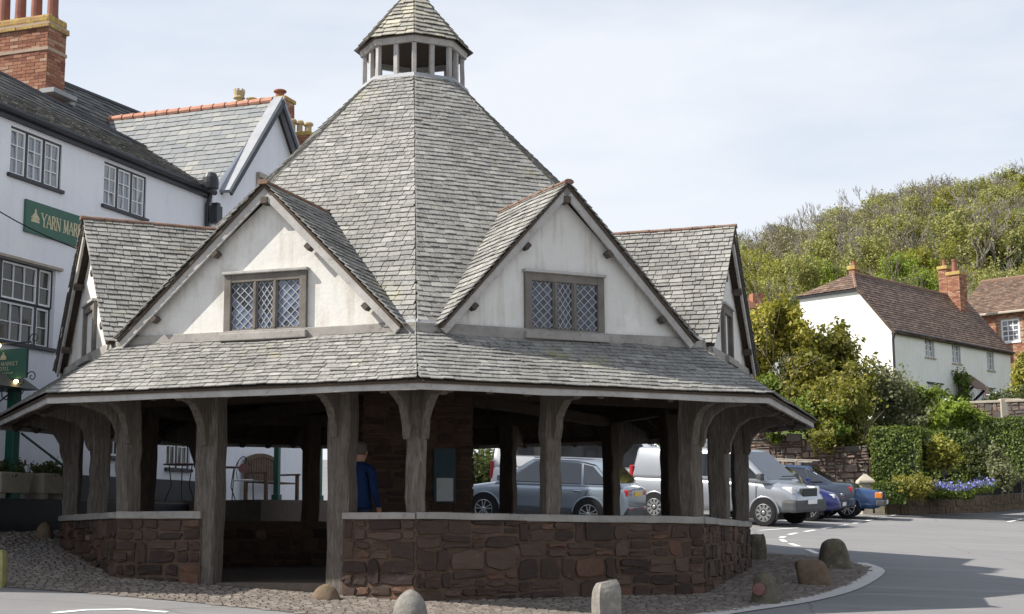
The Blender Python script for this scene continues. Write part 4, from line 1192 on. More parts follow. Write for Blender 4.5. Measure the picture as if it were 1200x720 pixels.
for sg, se in ((-1, sL), (1, sR)):
    mb = MB(); a, b = HFw.pt(se, zL, 0), HFw.pt(sA, zA_, 0); dn = (b - a).normalized(); up = HF.n.cross(dn); up = up if up.z > 0 else -up
    mb.prism([a - up * .02, a + up * .06, b + up * .06 + V((0, 0, .03)), b - up * .02], HF.n * .26); mb.build('verge_coping', 'pale_lead', wing)
    mb = MB(); mb.prism([a - up * .11 + HF.n * .22, a - up * .021 + HF.n * .22, b - up * .021 + HF.n * .22, b - up * .13 + HF.n * .22], HF.n * .05); mb.build('bargeboard', 'black_paint', wing)
# black hopper ball and floodlight at the corner
mb = MB(); c = HF.pt(*HF.of(247, 212, .35), .35); mb.lathe(c - V((0, 0, .2)), [(.02, 0), (.17, .02), (.18, .14), (.17, .26), (.12, .36), (.03, .4)], 14)
mb.obox(c - V((0, 0, .02)) - HF.n * .18, HF.d * .05, HF.n * .15, V((0, 0, .05))); tag(mb.build('rainwater_hopper', 'black_paint'), 'rounded black rainwater hopper under the gabled wing roof', 'hopper')
mb = MB(); c = HF.pt(*HF.of(253, 252, .25), .25)
fl_t = thing('wall_floodlight', 'black floodlight on the white wall above the left gable', 'floodlight', c)
mb.obox(c, HF.d * .12, HF.n * .1, V((0, 0, .2))); mb.obox(c + V((0, 0, .23)), HF.d * .07, HF.n * .08, V((0, 0, .04))); mb.build('lamp_body', 'black_paint', fl_t, bevel=.02)
mb = MB(); mb.bar(c - V((0, 0, .1)), c - HF.n * .27 - V((0, 0, .1)), .04, .04); mb.build('arm', 'black_paint', fl_t)
# distant chimneys behind the wing
def far_stack(px, py_top, py_bot, Y, w, d, label, pots):
    p = at(px, py_top, Y); zb_ = at(px, py_bot, Y).z
    th = thing('chimney_stack', label, 'chimney', V((p.x, p.y, zb_)))
    brick_block(th, p, HF.d * d, HF.n * w, zb_, p.z, 'shaft')
    mb = MB(); mb.obox(p + V((0, 0, .05)), HF.d * (d + .05), HF.n * (w + .05), V((0, 0, .06))); mb.build('cap', 'lichen_brick', th, bevel=.03)
    for (pp, h, r, m_, st) in pots:
        q = at(pp, py_top, Y); pot(th, V((q.x, q.y, p.z + .08)), h, r, m_, st)
    return th
far_stack(298, 127, 190, 40.5, .8, .3, 'chimney behind the wing ridge with a crowned buff pot', [(280, .42, .15, 'buff_pot', 1), (295, .22, .14, 'buff_pot', 2), (309, .2, .14, 'buff_pot', 2)])
far_stack(327, 121, 200, 42, .35, .3, 'slim chimney with one tall clay pot behind the gable tip', [(328, .32, .17, 'terracotta', 2)])
far_stack(353, 163, 240, 41, .42, .35, 'dark brick chimney with three buff pots beside the main roof', [(342, .5, .13, 'buff_pot', 2), (351, .46, .11, 'buff_pot', 2), (361, .4, .13, 'buff_pot', 2)])

# lettering strokes (roman capitals with small serifs)
GL = {'Y': ([((0, 1), (.45, .45), 1), ((.9, 1), (.45, .45), 0), ((.45, .45), (.45, 0), 1)], [(0, 1), (.9, 1), (.45, 0)], .9),
      'A': ([((.45, 1), (0, 0), 0), ((.45, 1), (.9, 0), 1), ((.18, .35), (.72, .35), 0)], [(0, 0), (.9, 0)], .9),
      'R': ([((.12, 1), (.12, 0), 1), ((.12, 1), (.45, 1), 0), ((.45, 1), (.62, .88), 1), ((.62, .88), (.62, .66), 1), ((.62, .66), (.45, .52), 1), ((.45, .52), (.12, .52), 0), ((.38, .52), (.8, 0), 1)], [(.12, 0), (.8, 0), (.12, 1)], .82),
      'N': ([((.1, 0), (.1, 1), 0), ((.1, 1), (.78, 0), 1), ((.78, 0), (.78, 1), 0)], [(.1, 0), (.1, 1), (.78, 1)], .88),
      'M': ([((.1, 0), (.16, 1), 0), ((.16, 1), (.52, .05), 1), ((.52, .05), (.88, 1), 0), ((.88, 1), (.94, 0), 1)], [(.1, 0), (.94, 0), (.16, 1), (.88, 1)], 1.04),
      'K': ([((.12, 1), (.12, 0), 1), ((.75, 1), (.14, .45), 0), ((.3, .6), (.82, 0), 1)], [(.12, 0), (.12, 1), (.75, 1), (.82, 0)], .86),
      'E': ([((.12, 1), (.12, 0), 1), ((.12, 1), (.62, 1), 0), ((.12, .52), (.5, .52), 0), ((.12, 0), (.65, 0), 0)], [(.12, 1), (.12, 0)], .72),
      'T': ([((.4, 1), (.4, 0), 1), ((0, 1), (.8, 1), 0)], [(.4, 0)], .82),
      'H': ([((.12, 1), (.12, 0), 1), ((.78, 1), (.78, 0), 1), ((.12, .52), (.78, .52), 0)], [(.12, 0), (.12, 1), (.78, 0), (.78, 1)], .9),
      'O': ([((.45, 1), (.15, .85), 1), ((.15, .85), (.05, .5), 1), ((.05, .5), (.15, .15), 1), ((.15, .15), (.45, 0), 1), ((.45, 0), (.75, .15), 1), ((.75, .15), (.85, .5), 1), ((.85, .5), (.75, .85), 1), ((.75, .85), (.45, 1), 1)], [], .9),
      'L': ([((.12, 1), (.12, 0), 1), ((.12, 0), (.62, 0), 0)], [(.12, 1)], .68), ' ': ([], [], .45)}
def letters(mb, text, pt, u, z, h, o, nrm, wscale=1.0):
    """pt(u, z, offset) places a point on the board; returns end position"""
    i = 0
    for ch in text:
        st, se, adv = GL[ch]
        for (a, b, thick) in st:
            w = h * (.13 if thick else .075) / 2
            dx, dz = (b[0] - a[0]) * wscale, b[1] - a[1]; L = math.hypot(dx, dz); px_, pz_ = -dz / L * w, dx / L * w
            oo = o + .0006 * (i % 4); i += 1
            A = (u + a[0] * h * wscale, z + a[1] * h); B = (u + b[0] * h * wscale, z + b[1] * h)
            mb.prism([pt(A[0] + px_, A[1] + pz_, oo), pt(A[0] - px_, A[1] - pz_, oo), pt(B[0] - px_, B[1] - pz_, oo), pt(B[0] + px_, B[1] + pz_, oo)], nrm * .004)
        for (a, b) in se:
            oo = o + .003 + .0004 * (i % 3); i += 1
            A = (u + a * h * wscale, z + b * h); w = h * .15
            mb.prism([pt(A[0] - w, A[1] - .025 * h, oo), pt(A[0] + w, A[1] - .025 * h, oo), pt(A[0] + w, A[1] + .025 * h, oo), pt(A[0] - w, A[1] + .025 * h, oo)], nrm * .003)
        u += adv * h * wscale * 1.12
    return u
def emblem(mb, pt, u, z, h, o, nrm):
    """a small building crest: base, tiered roof and lantern"""
    for (w, a, b, w2) in ((.95, 0, .16, .9), (.8, .18, .3, .95), (.98, .32, .52, .55), (.5, .54, .72, .22), (.2, .74, .84, .2), (.26, .86, 1.0, .02)):
        mb.prism([pt(u - w * h / 2, z + a * h, o), pt(u + w * h / 2, z + a * h, o), pt(u + w2 * h / 2, z + b * h, o), pt(u - w2 * h / 2, z + b * h, o)], nrm * .004)
# long sign on the front
su0, szt = HF.of(31, 233, .05); _, szb = HF.of(29, 271, .05)
t0, tzb = HF.of(49, 267, .06)[0], 0
t1 = HF.of(101, 280, .06)[0]
base_w = sum(GL[c][2] for c in 'YARN MARKE') * 1.12
lh = (szt - szb) * .40
wsc = (t1 - t0) / (base_w * lh)
zl_ = szb + (szt - szb) * .30
sw = t0 + sum(GL[c][2] for c in 'YARN MARKET HOTEL') * 1.12 * lh * wsc + .2
sgn = thing('hotel_sign', 'long green fascia sign with gilt lettering on the white wall', 'sign', HF.pt(su0, szb, .02))
mb = MB(); HF.box(mb, su0, sw, szb, szt, .004, .05); mb.build('board', 'sign_green', sgn, bevel=.006)
mb = MB(); letters(mb, 'YARN MARKET HOTEL', HF.pt, t0, zl_, lh, .051, HF.n, wsc); mb.build('lettering', 'gilt', sgn)
mb = MB(); emblem(mb, HF.pt, HF.of(41.5, 255, .05)[0], szb + (szt - szb) * .36, (szt - szb) * .42, .051, HF.n); mb.build('emblem', 'gilt', sgn)
# hanging sign on scrolled bracket
hb_u = HF.of(-28, 430)[0]
best = min(np.arange(.5, 3, .02), key=lambda o: abs(pix(HF.pt(hb_u, 4, o))[0] - 33))
HS_ = Face(HF.pt(hb_u, 0, 0), HF.n); hw = .95
Yh = HS_.pt(best, 0).y
zt_, zb2 = at(33, 408, Yh).z, at(33, 443, Yh).z
hs = thing('hanging_sign', 'green hanging sign on black scrolled bracket, lit by small lamps', 'sign', HS_.pt(best - hw / 2, zb2))
mb = MB(); HS_.box(mb, best - hw, best, zb2, zt_, -.03, .03); mb.build('board', 'sign_green', hs, bevel=.008)
for sd in (1,):
    P = lambda u, z, o: HS_.pt(u, z, .03 + o * sd)
    mid = best - hw / 2; bh = zt_ - zb2
    mb = MB()
    for txt, zz, hh in (('YARN MARKET', .44, .12), ('HOTEL', .27, .12)):
        wd = sum(GL[c][2] for c in txt) * 1.12 * hh * bh; letters(mb, txt, P, mid - wd / 2, zb2 + bh * zz, hh * bh, .002, HS_.n)
    for k in range(3): mb.obox(P(mid + (k - 1) * .07, zb2 + bh * .08, .003), HS_.d * .014, HS_.n * .002, V((0, 0, .014)))
    pts = [P(mid - .2 + .4 * i / 12, zb2 + bh * .185 + .012 * math.sin(i * 2.2), .004) for i in range(13)]; mb.tube(pts, .005, 4)
    mb.build('lettering', 'gilt', hs)
    mb = MB(); emblem(mb, P, mid, zb2 + bh * .64, bh * .26, .002, HS_.n); mb.build('emblem', 'gilt', hs)
mb = MB(); mb.tube([HS_.pt(0, zt_ + .1), HS_.pt(best + .06, zt_ + .1)], .016, 6)
def scroll(mb, c, r, a0, turns, sgn=1, rr=.01):
    pts = []
    for i in range(22):
        f = i / 21; a = a0 + sgn * turns * 2 * math.pi * f; q = r * (1 - .8 * f); pts.append(HS_.pt(c[0] + q * math.cos(a), c[1] + q * math.sin(a)))
    mb.tube(pts, rr, 5)
scroll(mb, (best + .12, zt_ + .16), .1, R(200), 1.2, -1); scroll(mb, (best + .1, zt_ + .02), .06, R(120), 1.1, 1)
scroll(mb, (best + .1, zb2 + .02), .1, R(180), 1.2, -1); scroll(mb, (best - .12, zb2 - .2), .12, R(60), 1.3, 1); scroll(mb, (best - .38, zb2 - .26), .16, R(30), 1.3, 1)
mb.tube([HS_.pt(.02, zb2 - .5), HS_.pt(best * .5, zb2 - .38), HS_.pt(best - .05, zb2 - .06)], .014, 6); mb.tube([HS_.pt(best, zb2), HS_.pt(best, zt_ + .1)], .012, 5)
mb.build('scroll_bracket', 'iron', hs)
for (u_, z_) in ((best - .55, zt_ + .05), (best - .16, zb2 - .07)):
    mb = MB(); mb.lathe(HS_.pt(u_, z_ - .02, .07), [(.005, 0), (.035, .01), (.04, .04), (.02, .06)], 8); mb.build('lamp_bulb', 'lamp_glow', hs)
# cable slung from the hotel to the hall
mb = MB(); a, b = HF.pt(*HF.of(-60, 208, .02), .02), at(104, 297, 23.6)
mb.tube([a.lerp(b, i / 10) - V((0, 0, .12 * math.sin(math.pi * i / 10))) for i in range(11)], .011, 5)
tag(mb.build('cable', 'rubber'), 'black cable slung in front of the long green sign', 'cable')

# terrace in front of the hotel, kerb, porch, troughs
TZ = 1.42
mb = MB()
u_wide = HF.of(170, 520)[0]
tww = lambda u: .95 if u < u_wide else 2.7
NS = 28
for i in range(NS):
    ua, ub = s_l + (sR + 3 - s_l) * i / NS, s_l + (sR + 3 - s_l) * (i + 1) / NS
    za, zb = TZ + .011 * max(0, ua - 4), TZ + .011 * max(0, ub - 4)
    tw = tww((ua + ub) / 2)
    mb.hexa([HF.pt(ua, .2, 0), HF.pt(ub, .2, 0), HF.pt(ub, .2, tw), HF.pt(ua, .2, tw), HF.pt(ua, za, 0), HF.pt(ub, zb, 0), HF.pt(ub, zb, tw), HF.pt(ua, za, tw)])
struct(mb.build('terrace_pavement', 'cobble_bed'))
terr = lambda u: TZ + .011 * max(0, u - 4)
mb = MB(); HF.box(mb, s_l, u_wide, .3, TZ + .02, .955, 1.08); struct(mb.build('terrace_kerb', 'black_paint', bevel=.02))
pc_u = HF.of(14, 530, .75)[0]
porch = thing('hotel_porch', 'dark hooded porch with green posts at the hotel door', 'porch', HF.pt(pc_u, TZ, 1))
for du in (-1.7, .0):
    mb = MB(); mb.bar(HF.pt(pc_u + du, TZ, .75), HF.pt(pc_u + du, 3.3, .75), .17, .17, up=HF.n); HF.box(mb, pc_u + du - .12, pc_u + du + .12, TZ, TZ + .3, .63, .87); mb.build('post', 'green_paint', porch, bevel=.015)
mb = MB(); mb.prism([HF.pt(pc_u - 2.0, 3.3, 0.02), HF.pt(pc_u - 2.0, 3.3, 1.0), HF.pt(pc_u - 2.0, 3.62, .5), HF.pt(pc_u - 2.0, 3.7, .02)], HF.d * 2.35); mb.build('hood', 'dark_slate', porch)
mb = MB(); HF.box(mb, pc_u - 1.35, pc_u - .35, TZ, 3.25, .045, .1); mb.build('door', 'green_paint', porch)
mb = MB(); mb.tube([HF.pt(pc_u + .1, 2.55, .85), HF.pt(pc_u + 1.35, 2.02, .85)], .022, 6); mb.tube([HF.pt(pc_u + 1.3, terr(pc_u), .85), HF.pt(pc_u + 1.3, 2.05, .85)], .02, 6); mb.build('handrail', 'green_paint', porch)
# ------------------------------------------------------------------ foliage kit
def fbm(P, f, seed):
    r_ = np.random.default_rng(seed); s_ = np.zeros(len(P))
    for k in range(7):
        d = r_.normal(size=3); d /= np.linalg.norm(d); s_ += np.sin(P @ d * f * r_.uniform(.6, 1.9) + r_.uniform(0, 6.3))
    return s_ / 2.6
def leaf_object(name, P, Nrm, size, mat, parent=None, rv=None, aspect=.6, seed=1, local=False):
    """one folded quad per leaf"""
    r_ = np.random.default_rng(seed); n = len(P)
    a = r_.normal(size=(n, 3)); a -= Nrm * (a * Nrm).sum(1, keepdims=True); a /= np.linalg.norm(a, axis=1, keepdims=True) + 1e-9
    b = np.cross(Nrm, a)
    sz = size * r_.uniform(.6, 1.35, size=(n, 1))
    v = np.stack([P - a * sz, P + b * sz * aspect + Nrm * sz * .18, P + a * sz, P - b * sz * aspect + Nrm * sz * .18], 1).reshape(-1, 3)
    if parent is not None and not local:
        o = ORG.get(parent.name, V((0, 0, 0))); v = v - np.array(o)
    me = bpy.data.meshes.new(name)
    me.vertices.add(4 * n); me.vertices.foreach_set('co', v.astype(np.float32).ravel())
    me.loops.add(4 * n); me.loops.foreach_set('vertex_index', np.arange(4 * n, dtype=np.int32))
    me.polygons.add(n); me.polygons.foreach_set('loop_start', np.arange(0, 4 * n, 4, dtype=np.int32))
    me.update(calc_edges=True)
    at_ = me.attributes.new('rnd', 'FLOAT', 'FACE'); at_.data.foreach_set('value', (r_.random(n) if rv is None else rv).astype(np.float32))
    me.materials.append(M[mat])
    ob = bpy.data.objects.new(name, me); COL.objects.link(ob)
    if parent: ob.parent = parent
    return ob
def blob_points(blobs, n, seed, thr=-.25, freq=2.2, shell=2.0, clump=14, sig=None):
    """leaf places: sprays of leaves scattered unevenly through a set of ellipsoids (centre, radii)"""
    r_ = np.random.default_rng(seed)
    vol = np.array([b[1][0] * b[1][1] * b[1][2] for b in blobs]) ** .8; vol /= vol.sum()
    m = int(n / clump * 2.2) + 8
    idx = r_.choice(len(blobs), m, p=vol)
    d = r_.normal(size=(m, 3)); d /= np.linalg.norm(d, axis=1, keepdims=True)
    rad = r_.random((m, 1)) ** (1 / shell)
    C = np.array([list(b[0]) for b in blobs])[idx]; S = np.array([list(b[1]) for b in blobs])[idx]
    amp = 1 + .26 * fbm(d * 2.2 + C, 1.7, seed + 5)[:, None] + .2 * fbm(d * 6 + C, 2.3, seed + 6)[:, None]
    P = C + d * rad * S * amp
    k = fbm(P, freq, seed + 9)
    ok = k > thr
    P, d, k, S = P[ok], d[ok], k[ok], S[ok]
    reps = max(1, n // max(1, len(P)))
    P, d, k, S = (np.repeat(a, reps, 0) for a in (P, d, k, S))
    s0 = sig if sig else np.clip(S.mean(1, keepdims=True) * .17, .03, .6)
    spray = r_.normal(size=P.shape); along = np.abs(r_.normal(size=(len(P), 1)))
    tone = np.repeat(r_.normal(size=len(P) // reps), reps) * .13
    P = P + spray * s0 * .75 + (d + np.array([0, 0, .3])) * along * s0 * .9
    N_ = d * .5 + r_.normal(size=P.shape) * .65 + np.array([0, 0, .35]); N_ /= np.linalg.norm(N_, axis=1, keepdims=True)
    rv = np.clip(.45 + .18 * k + tone + r_.normal(size=len(P)) * .17, 0, 1)
    return P, N_, rv
def branches(mb, p, d, L, r, depth, rs, spread=.6, minr=.012, up=.15):
    p = V(p); d = V(d).normalized(); k = 3
    pts, rad = [p], [r]
    for i in range(k):
        d = (d + V((rs.gauss(0, .16), rs.gauss(0, .16), rs.gauss(.05, .1)))).normalized(); p = p + d * L / k; pts.append(p); rad.append(r * (1 - .38 * (i + 1) / k))
    mb.tube(pts, rad, 5 if depth > 1 else 4)
    if depth <= 0: return
    for c in range(rs.choice((2, 3, 3))):
        ax = V((rs.gauss(0, 1), rs.gauss(0, 1), rs.gauss(0, .5))).normalized()
        nd = (d + ax * spread * rs.uniform(.7, 1.3) + V((0, 0, up))).normalized()
        i = rs.choice((2, 3, 3)); branches(mb, pts[i], nd, L * rs.uniform(.62, .82), max(minr, rad[i] * rs.uniform(.55, .75)), depth - 1, rs, spread, minr, up)
def plant(name, label, cat, base, blobs, n, size, mat, seed, group=None, trunk=None, bark='bark', thr=-.25, freq=2.2, extra=None, depth=3, tr=.1, stems=1):
    base = V(base); th = thing(name, label, cat, base, group=group)
    P, N_, rv = blob_points(blobs, n, seed, thr, freq)
    leaf_object('crown', P, N_, size, mat, th, rv, seed=seed)
    if extra:
        m2, n2, s2 = extra; P, N_, rv = blob_points(blobs, n2, seed + 50, thr + .25, freq, 4); leaf_object('blossom', P, N_, s2, m2, th, rv, seed=seed + 3)
    mb = MB(); rs = random.Random(seed)
    c = V(blobs[0][0]); h = max(.3, (c.z - base.z))
    for k in range(stems):
        o = V((rs.gauss(0, .12), rs.gauss(0, .12), -.12)) if stems > 1 else V((0, 0, -.12))
        branches(mb, base + o, (c - base).normalized() + V((rs.gauss(0, .12), rs.gauss(0, .12), .6)), (trunk or h) * .75, tr, depth, rs)
    mb.build('trunk', bark, th, smooth=True)
    return th
def hedge(name, label, p, q, depth, z0, z1, n, seed, mat='leaf_hedge', size=.05, top=.02):
    """clipped box hedge: p,q plan points of the front edge"""
    p, q = V((p.x, p.y, 0)), V((q.x, q.y, 0)); e = (q - p).normalized(); m = V((-e.y, e.x, 0)); L = (q - p).length
    th = thing(name, label, 'hedge', V(((p + q).x / 2, (p + q).y / 2, z0)))
    core = MB(); core.obox((p + q) / 2 + m * depth / 2 + V((0, 0, (z0 + z1) / 2 - .03)), e * (L / 2 - .08), m * (depth / 2 - .08), V((0, 0, (z1 - z0) / 2 - .05))); core.build('twigs', 'leaf_dark', th)
    r_ = np.random.default_rng(seed); H = z1 - z0
    fac = [(L * H, 0), (L * depth, 1), (depth * H, 2), (depth * H, 3), (L * H * .4, 4)]
    A = np.array([f[0] for f in fac]); ks = r_.choice(5, n, p=A / A.sum()); a, b = r_.random(n), r_.random(n)
    E_, M_ = np.array(e), np.array(m); P0 = np.array(p); Z = np.array([0, 0, 1.])
    P = np.zeros((n, 3)); N_ = np.zeros((n, 3))
    for k in range(5):
        s_ = ks == k; A_, B_ = a[s_, None], b[s_, None]
        if k in (0, 4): P[s_] = P0 + E_ * L * A_ + Z * (z0 + H * B_) + (M_ * depth if k == 4 else 0); N_[s_] = -M_ if k == 0 else M_
        elif k == 1: P[s_] = P0 + E_ * L * A_ + M_ * depth * B_ + Z * z1; N_[s_] = Z
        else: P[s_] = P0 + (E_ * L if k == 3 else 0) + M_ * depth * A_ + Z * (z0 + H * B_); N_[s_] = E_ if k == 3 else -E_
    bump = fbm(P, 3.0, seed) * .035 + fbm(P, 9.0, seed + 2) * .03 + r_.normal(size=n) * .03
    P += N_ * bump[:, None]
    N2 = N_ + r_.normal(size=(n, 3)) * .55 + Z * .15; N2 /= np.linalg.norm(N2, axis=1, keepdims=True)
    rv = np.clip(.45 + .2 * fbm(P, 5.0, seed + 4) + r_.normal(size=n) * .2, 0, 1)
    leaf_object('foliage', P, N2, size, mat, th, rv, seed=seed)
    return th
# ------------------------------------------------------------------ vehicles
def wheel(parent, x, y, r, w, side, style):
    mb = MB(); ax = (0, side, 0); o = V((x, y - side * w / 2, r))
    mb.lathe(o, [(r * .62, 0), (r * .93, 0), (r, w * .15), (r, w * .8), (r * .95, w), (r * .66, w * 1.02), (r * .62, w * .95)], 28, ax)
    ty = mb.build('wheel', 'rubber', parent, local=True, smooth=False)
    rm = MB(); oo = V((x, y + side * w * .5, r))
    rm.lathe(oo - V((0, side * .06, 0)), [(r * .05, 0), (r * .6, 0), (r * .6, .01)], 20, ax); rm.build('rim_well', 'black_plastic', ty, local=True)
    rm = MB()
    rm.lathe(oo - V((0, side * .05, 0)), [(r * .60, 0), (r * .66, .005), (r * .67, .05), (r * .63, .055), (r * .58, .03), (r * .58, 0)], 28, ax)
    k = 5 if style == 'alloy' else 10
    rm.lathe(oo - V((0, side * .03, 0)), [(r * .15, -.02), (r * .15, .03), (r * .08, .04)], 14, ax)
    for i in range(k):
        a = 2 * math.pi * i / k + .3; d = V((math.cos(a), 0, math.sin(a))); t = V((-math.sin(a), 0, math.cos(a)))
        if style == 'alloy':
            for s_ in (-1, 1): rm.bar(oo + d * r * .1 + t * s_ * r * .03 - V((0, side * .012, 0)), oo + d * r * .6 + t * s_ * r * .13 - V((0, side * .005, 0)), r * .085, .022, up=(0, side, 0))
        else: rm.obox(oo + d * r * .42 - V((0, side * .012, 0)), d * r * .18, t * r * .09, V((0, .012, 0)))
    rm.build('rim', 'alloy' if style == 'alloy' else 'steel', ty, local=True)
def car(name, label, cat, pos, head, sp, mat):
    """pos on the street, head = plan direction the car faces"""
    h = V((head[0], head[1], 0)).normalized(); e = .5
    fx = V((h.x, h.y, (g(pos.x + h.x * e, pos.y + h.y * e) - g(pos.x - h.x * e, pos.y - h.y * e)) / (2 * e))).normalized()
    l = V((-h.y, h.x, 0)); fy = V((l.x, l.y, (g(pos.x + l.x * e, pos.y + l.y * e) - g(pos.x - l.x * e, pos.y - l.y * e)) / (2 * e))).normalized()
    fz = fx.cross(fy).normalized(); fy = fz.cross(fx)
    rot = Matrix((fx, fy, fz)).transposed().to_euler()
    th = thing(name, label, cat, (pos.x, pos.y, g(pos.x, pos.y) + .004), rot=rot, group=sp.get('group'))
    W = sp['W'] / 2; mb = MB(); rings = []
    for (x, zb, zt, k) in sp['body']:
        w = W * k; hh = zt - zb; cr = sp.get('crown', .03)
        half = [(w * .84, zb), (w * .95, zb + .05), (w * .99, zb + hh * .32), (w, zb + hh * .58), (w * .985, zt - min(.11, hh * .25)), (w * .95, zt - min(.04, hh * .1)), (w * .86, zt - .004), (w * .45, zt + cr)]
        rings.append([V((x, y, z)) for y, z in half] + [V((x, -y, z)) for y, z in reversed(half)])
    mb.loft(rings); body = mb.build('body', mat, th, local=True, smooth=True)
    xr0, xf0, zb, xr1, xf1, zr, wb, wr = sp['cabin']; wb *= W; wr *= W
    mb = MB(); zf = sp.get('zcowl', zb)
    mb.hexa([V((xr0, -wb, zb - .06)), V((xf0, -wb, zf - .06)), V((xf0, wb, zf - .06)), V((xr0, wb, zb - .06)), V((xr1, -wr, zr)), V((xf1, -wr, zr)), V((xf1, wr, zr)), V((xr1, wr, zr))])
    cab = mb.build('cabin', mat, th, local=True, bevel=sp.get('cbev', .075), smooth=True)
    me = cab.data
    Hc = zr - zb
    def side(x, hh, sd, off=.007):
        nrm = V((0, Hc, wb - wr)).normalized()
        return V((x, sd * (wb + (wr - wb) * hh + nrm.y * off), zb + Hc * hh + nrm.z * off - .0))
    for sd in (-1, 1):
        for pl in sp['glass']:
            mb = MB(); pts = [side(x, hh, sd) for x, hh in pl]; mb.prism(pts, V((0, -sd * .004, 0))); mb.build('side_window', 'glass', cab, local=True)
        if sp.get('trim'):
            mb = MB(); pts = [side(x, hh, sd, .012) for x, hh in sp['trim']]; mb.tube(pts, .011, 4); mb.build('window_trim', 'chrome', cab, local=True)
        for (x0, x1, z0, z1) in sp.get('seams', []):
            mb = MB(); mb.bar((x0, sd * W * 1.001, z0), (x1, sd * W * 1.001, z1), .008, .01, up=(0, 1, 0)); mb.build('door_seam', 'black_plastic', body, local=True)
        for (x, z) in sp.get('handles', []):
            mb = MB(); mb.box(x - .09, x + .09, sd * W - .015, sd * W + .028, z - .018, z + .018); mb.build('door_handle', sp.get('hmat', mat), body, local=True, bevel=.01)
        mb = MB(); mx_, mz = xf0 - .28, zb + .1
        mb.obox((mx_, sd * (W * .98 + .06), mz), (.07, 0, 0), (0, .1, 0), (0, 0, .075)); mb.build('wing_mirror', sp.get('mirmat', mat), body, local=True, bevel=.03)
        for x in sp['axles']:
            r = sp['r']
            mb = MB(); n_ = 20; pr = [V((x + r * 1.16 * math.cos(math.pi * i / n_), 0, r + r * 1.16 * math.sin(math.pi * i / n_))) for i in range(n_ + 1)]
            pr = [V((x - r * 1.14, 0, .18))] + pr[::-1] + [V((x + r * 1.14, 0, .18))]
            mb.prism([V((p.x, sd * (W + .002), p.z)) for p in pr], V((0, -sd * .3, 0))); mb.build('wheel_arch', 'rubber', body, local=True)
            if sp.get('lip', True):
                mb = MB(); lipm = sp.get('lipmat', mat)
                mb.tube([V((x + r * 1.17 * math.cos(math.pi * i / n_), sd * (W - .012), r + r * 1.17 * math.sin(math.pi * i / n_))) for i in range(n_ + 1)], .026, 5); mb.build('arch_lip', lipm, body, local=True, smooth=True)
            wheel(th, x, sd * (W - .09), r, .21, sd, sp['wheel'])
        if sp.get('sill'):
            z0, z1, x0, x1 = sp['sill']; mb = MB(); mb.obox(((x0 + x1) / 2, sd * (W * .985), (z0 + z1) / 2), ((x1 - x0) / 2, 0, 0), (0, .03, 0), (0, 0, (z1 - z0) / 2)); mb.build('sill_trim', 'grey_plastic', body, local=True, bevel=.02)
    # screens
    for nm, (xa, xb_, zlow) in (('windscreen', (xf0, xf1, zf)), ('rear_window', (xr0, xr1, zb))):
        d = V((xb_ - xa, 0, zr - zlow + .06)); nrm = V((d.z, 0, -d.x)).normalized() * (1 if nm == 'windscreen' else -1)
        lo_, hi_ = sp.get('screen', (.17, .90)) if nm == 'windscreen' else sp.get('rscreen', (.22, .88))
        def s_(y, f): return V((xa + d.x * f, y, zlow - .06 + d.z * f)) + nrm * .007
        yl, yh = wb + (wr - wb) * lo_ - .1, wb + (wr - wb) * hi_ - .09
        mb = MB(); mb.prism([s_(-yl, lo_), s_(yl, lo_), s_(yh, hi_), s_(-yh, hi_)], -nrm * .004); mb.build(nm, 'glass', cab, local=True)
    for (nm, mt, c, hx, both) in sp['bits']:
        for sd in ((-1, 1) if both else (1,)):
            mb = MB(); mb.obox((c[0], c[1] * sd, c[2]), (hx[0], 0, 0), (0, hx[1], 0), (0, 0, hx[2])); mb.build(nm, mt, body, local=True, bevel=min(hx) * .5)
    return th
def by_wheel(px, py, x, y, head, Y=None):
    """car centre from the place where one wheel touches the street"""
    p = at(px, py, Y) if Y else hit(px, py); h = V((head[0], head[1], 0)).normalized(); l = V((-h.y, h.x, 0)); return p - h * x - l * y
GRP = 'cars parked behind the market hall'
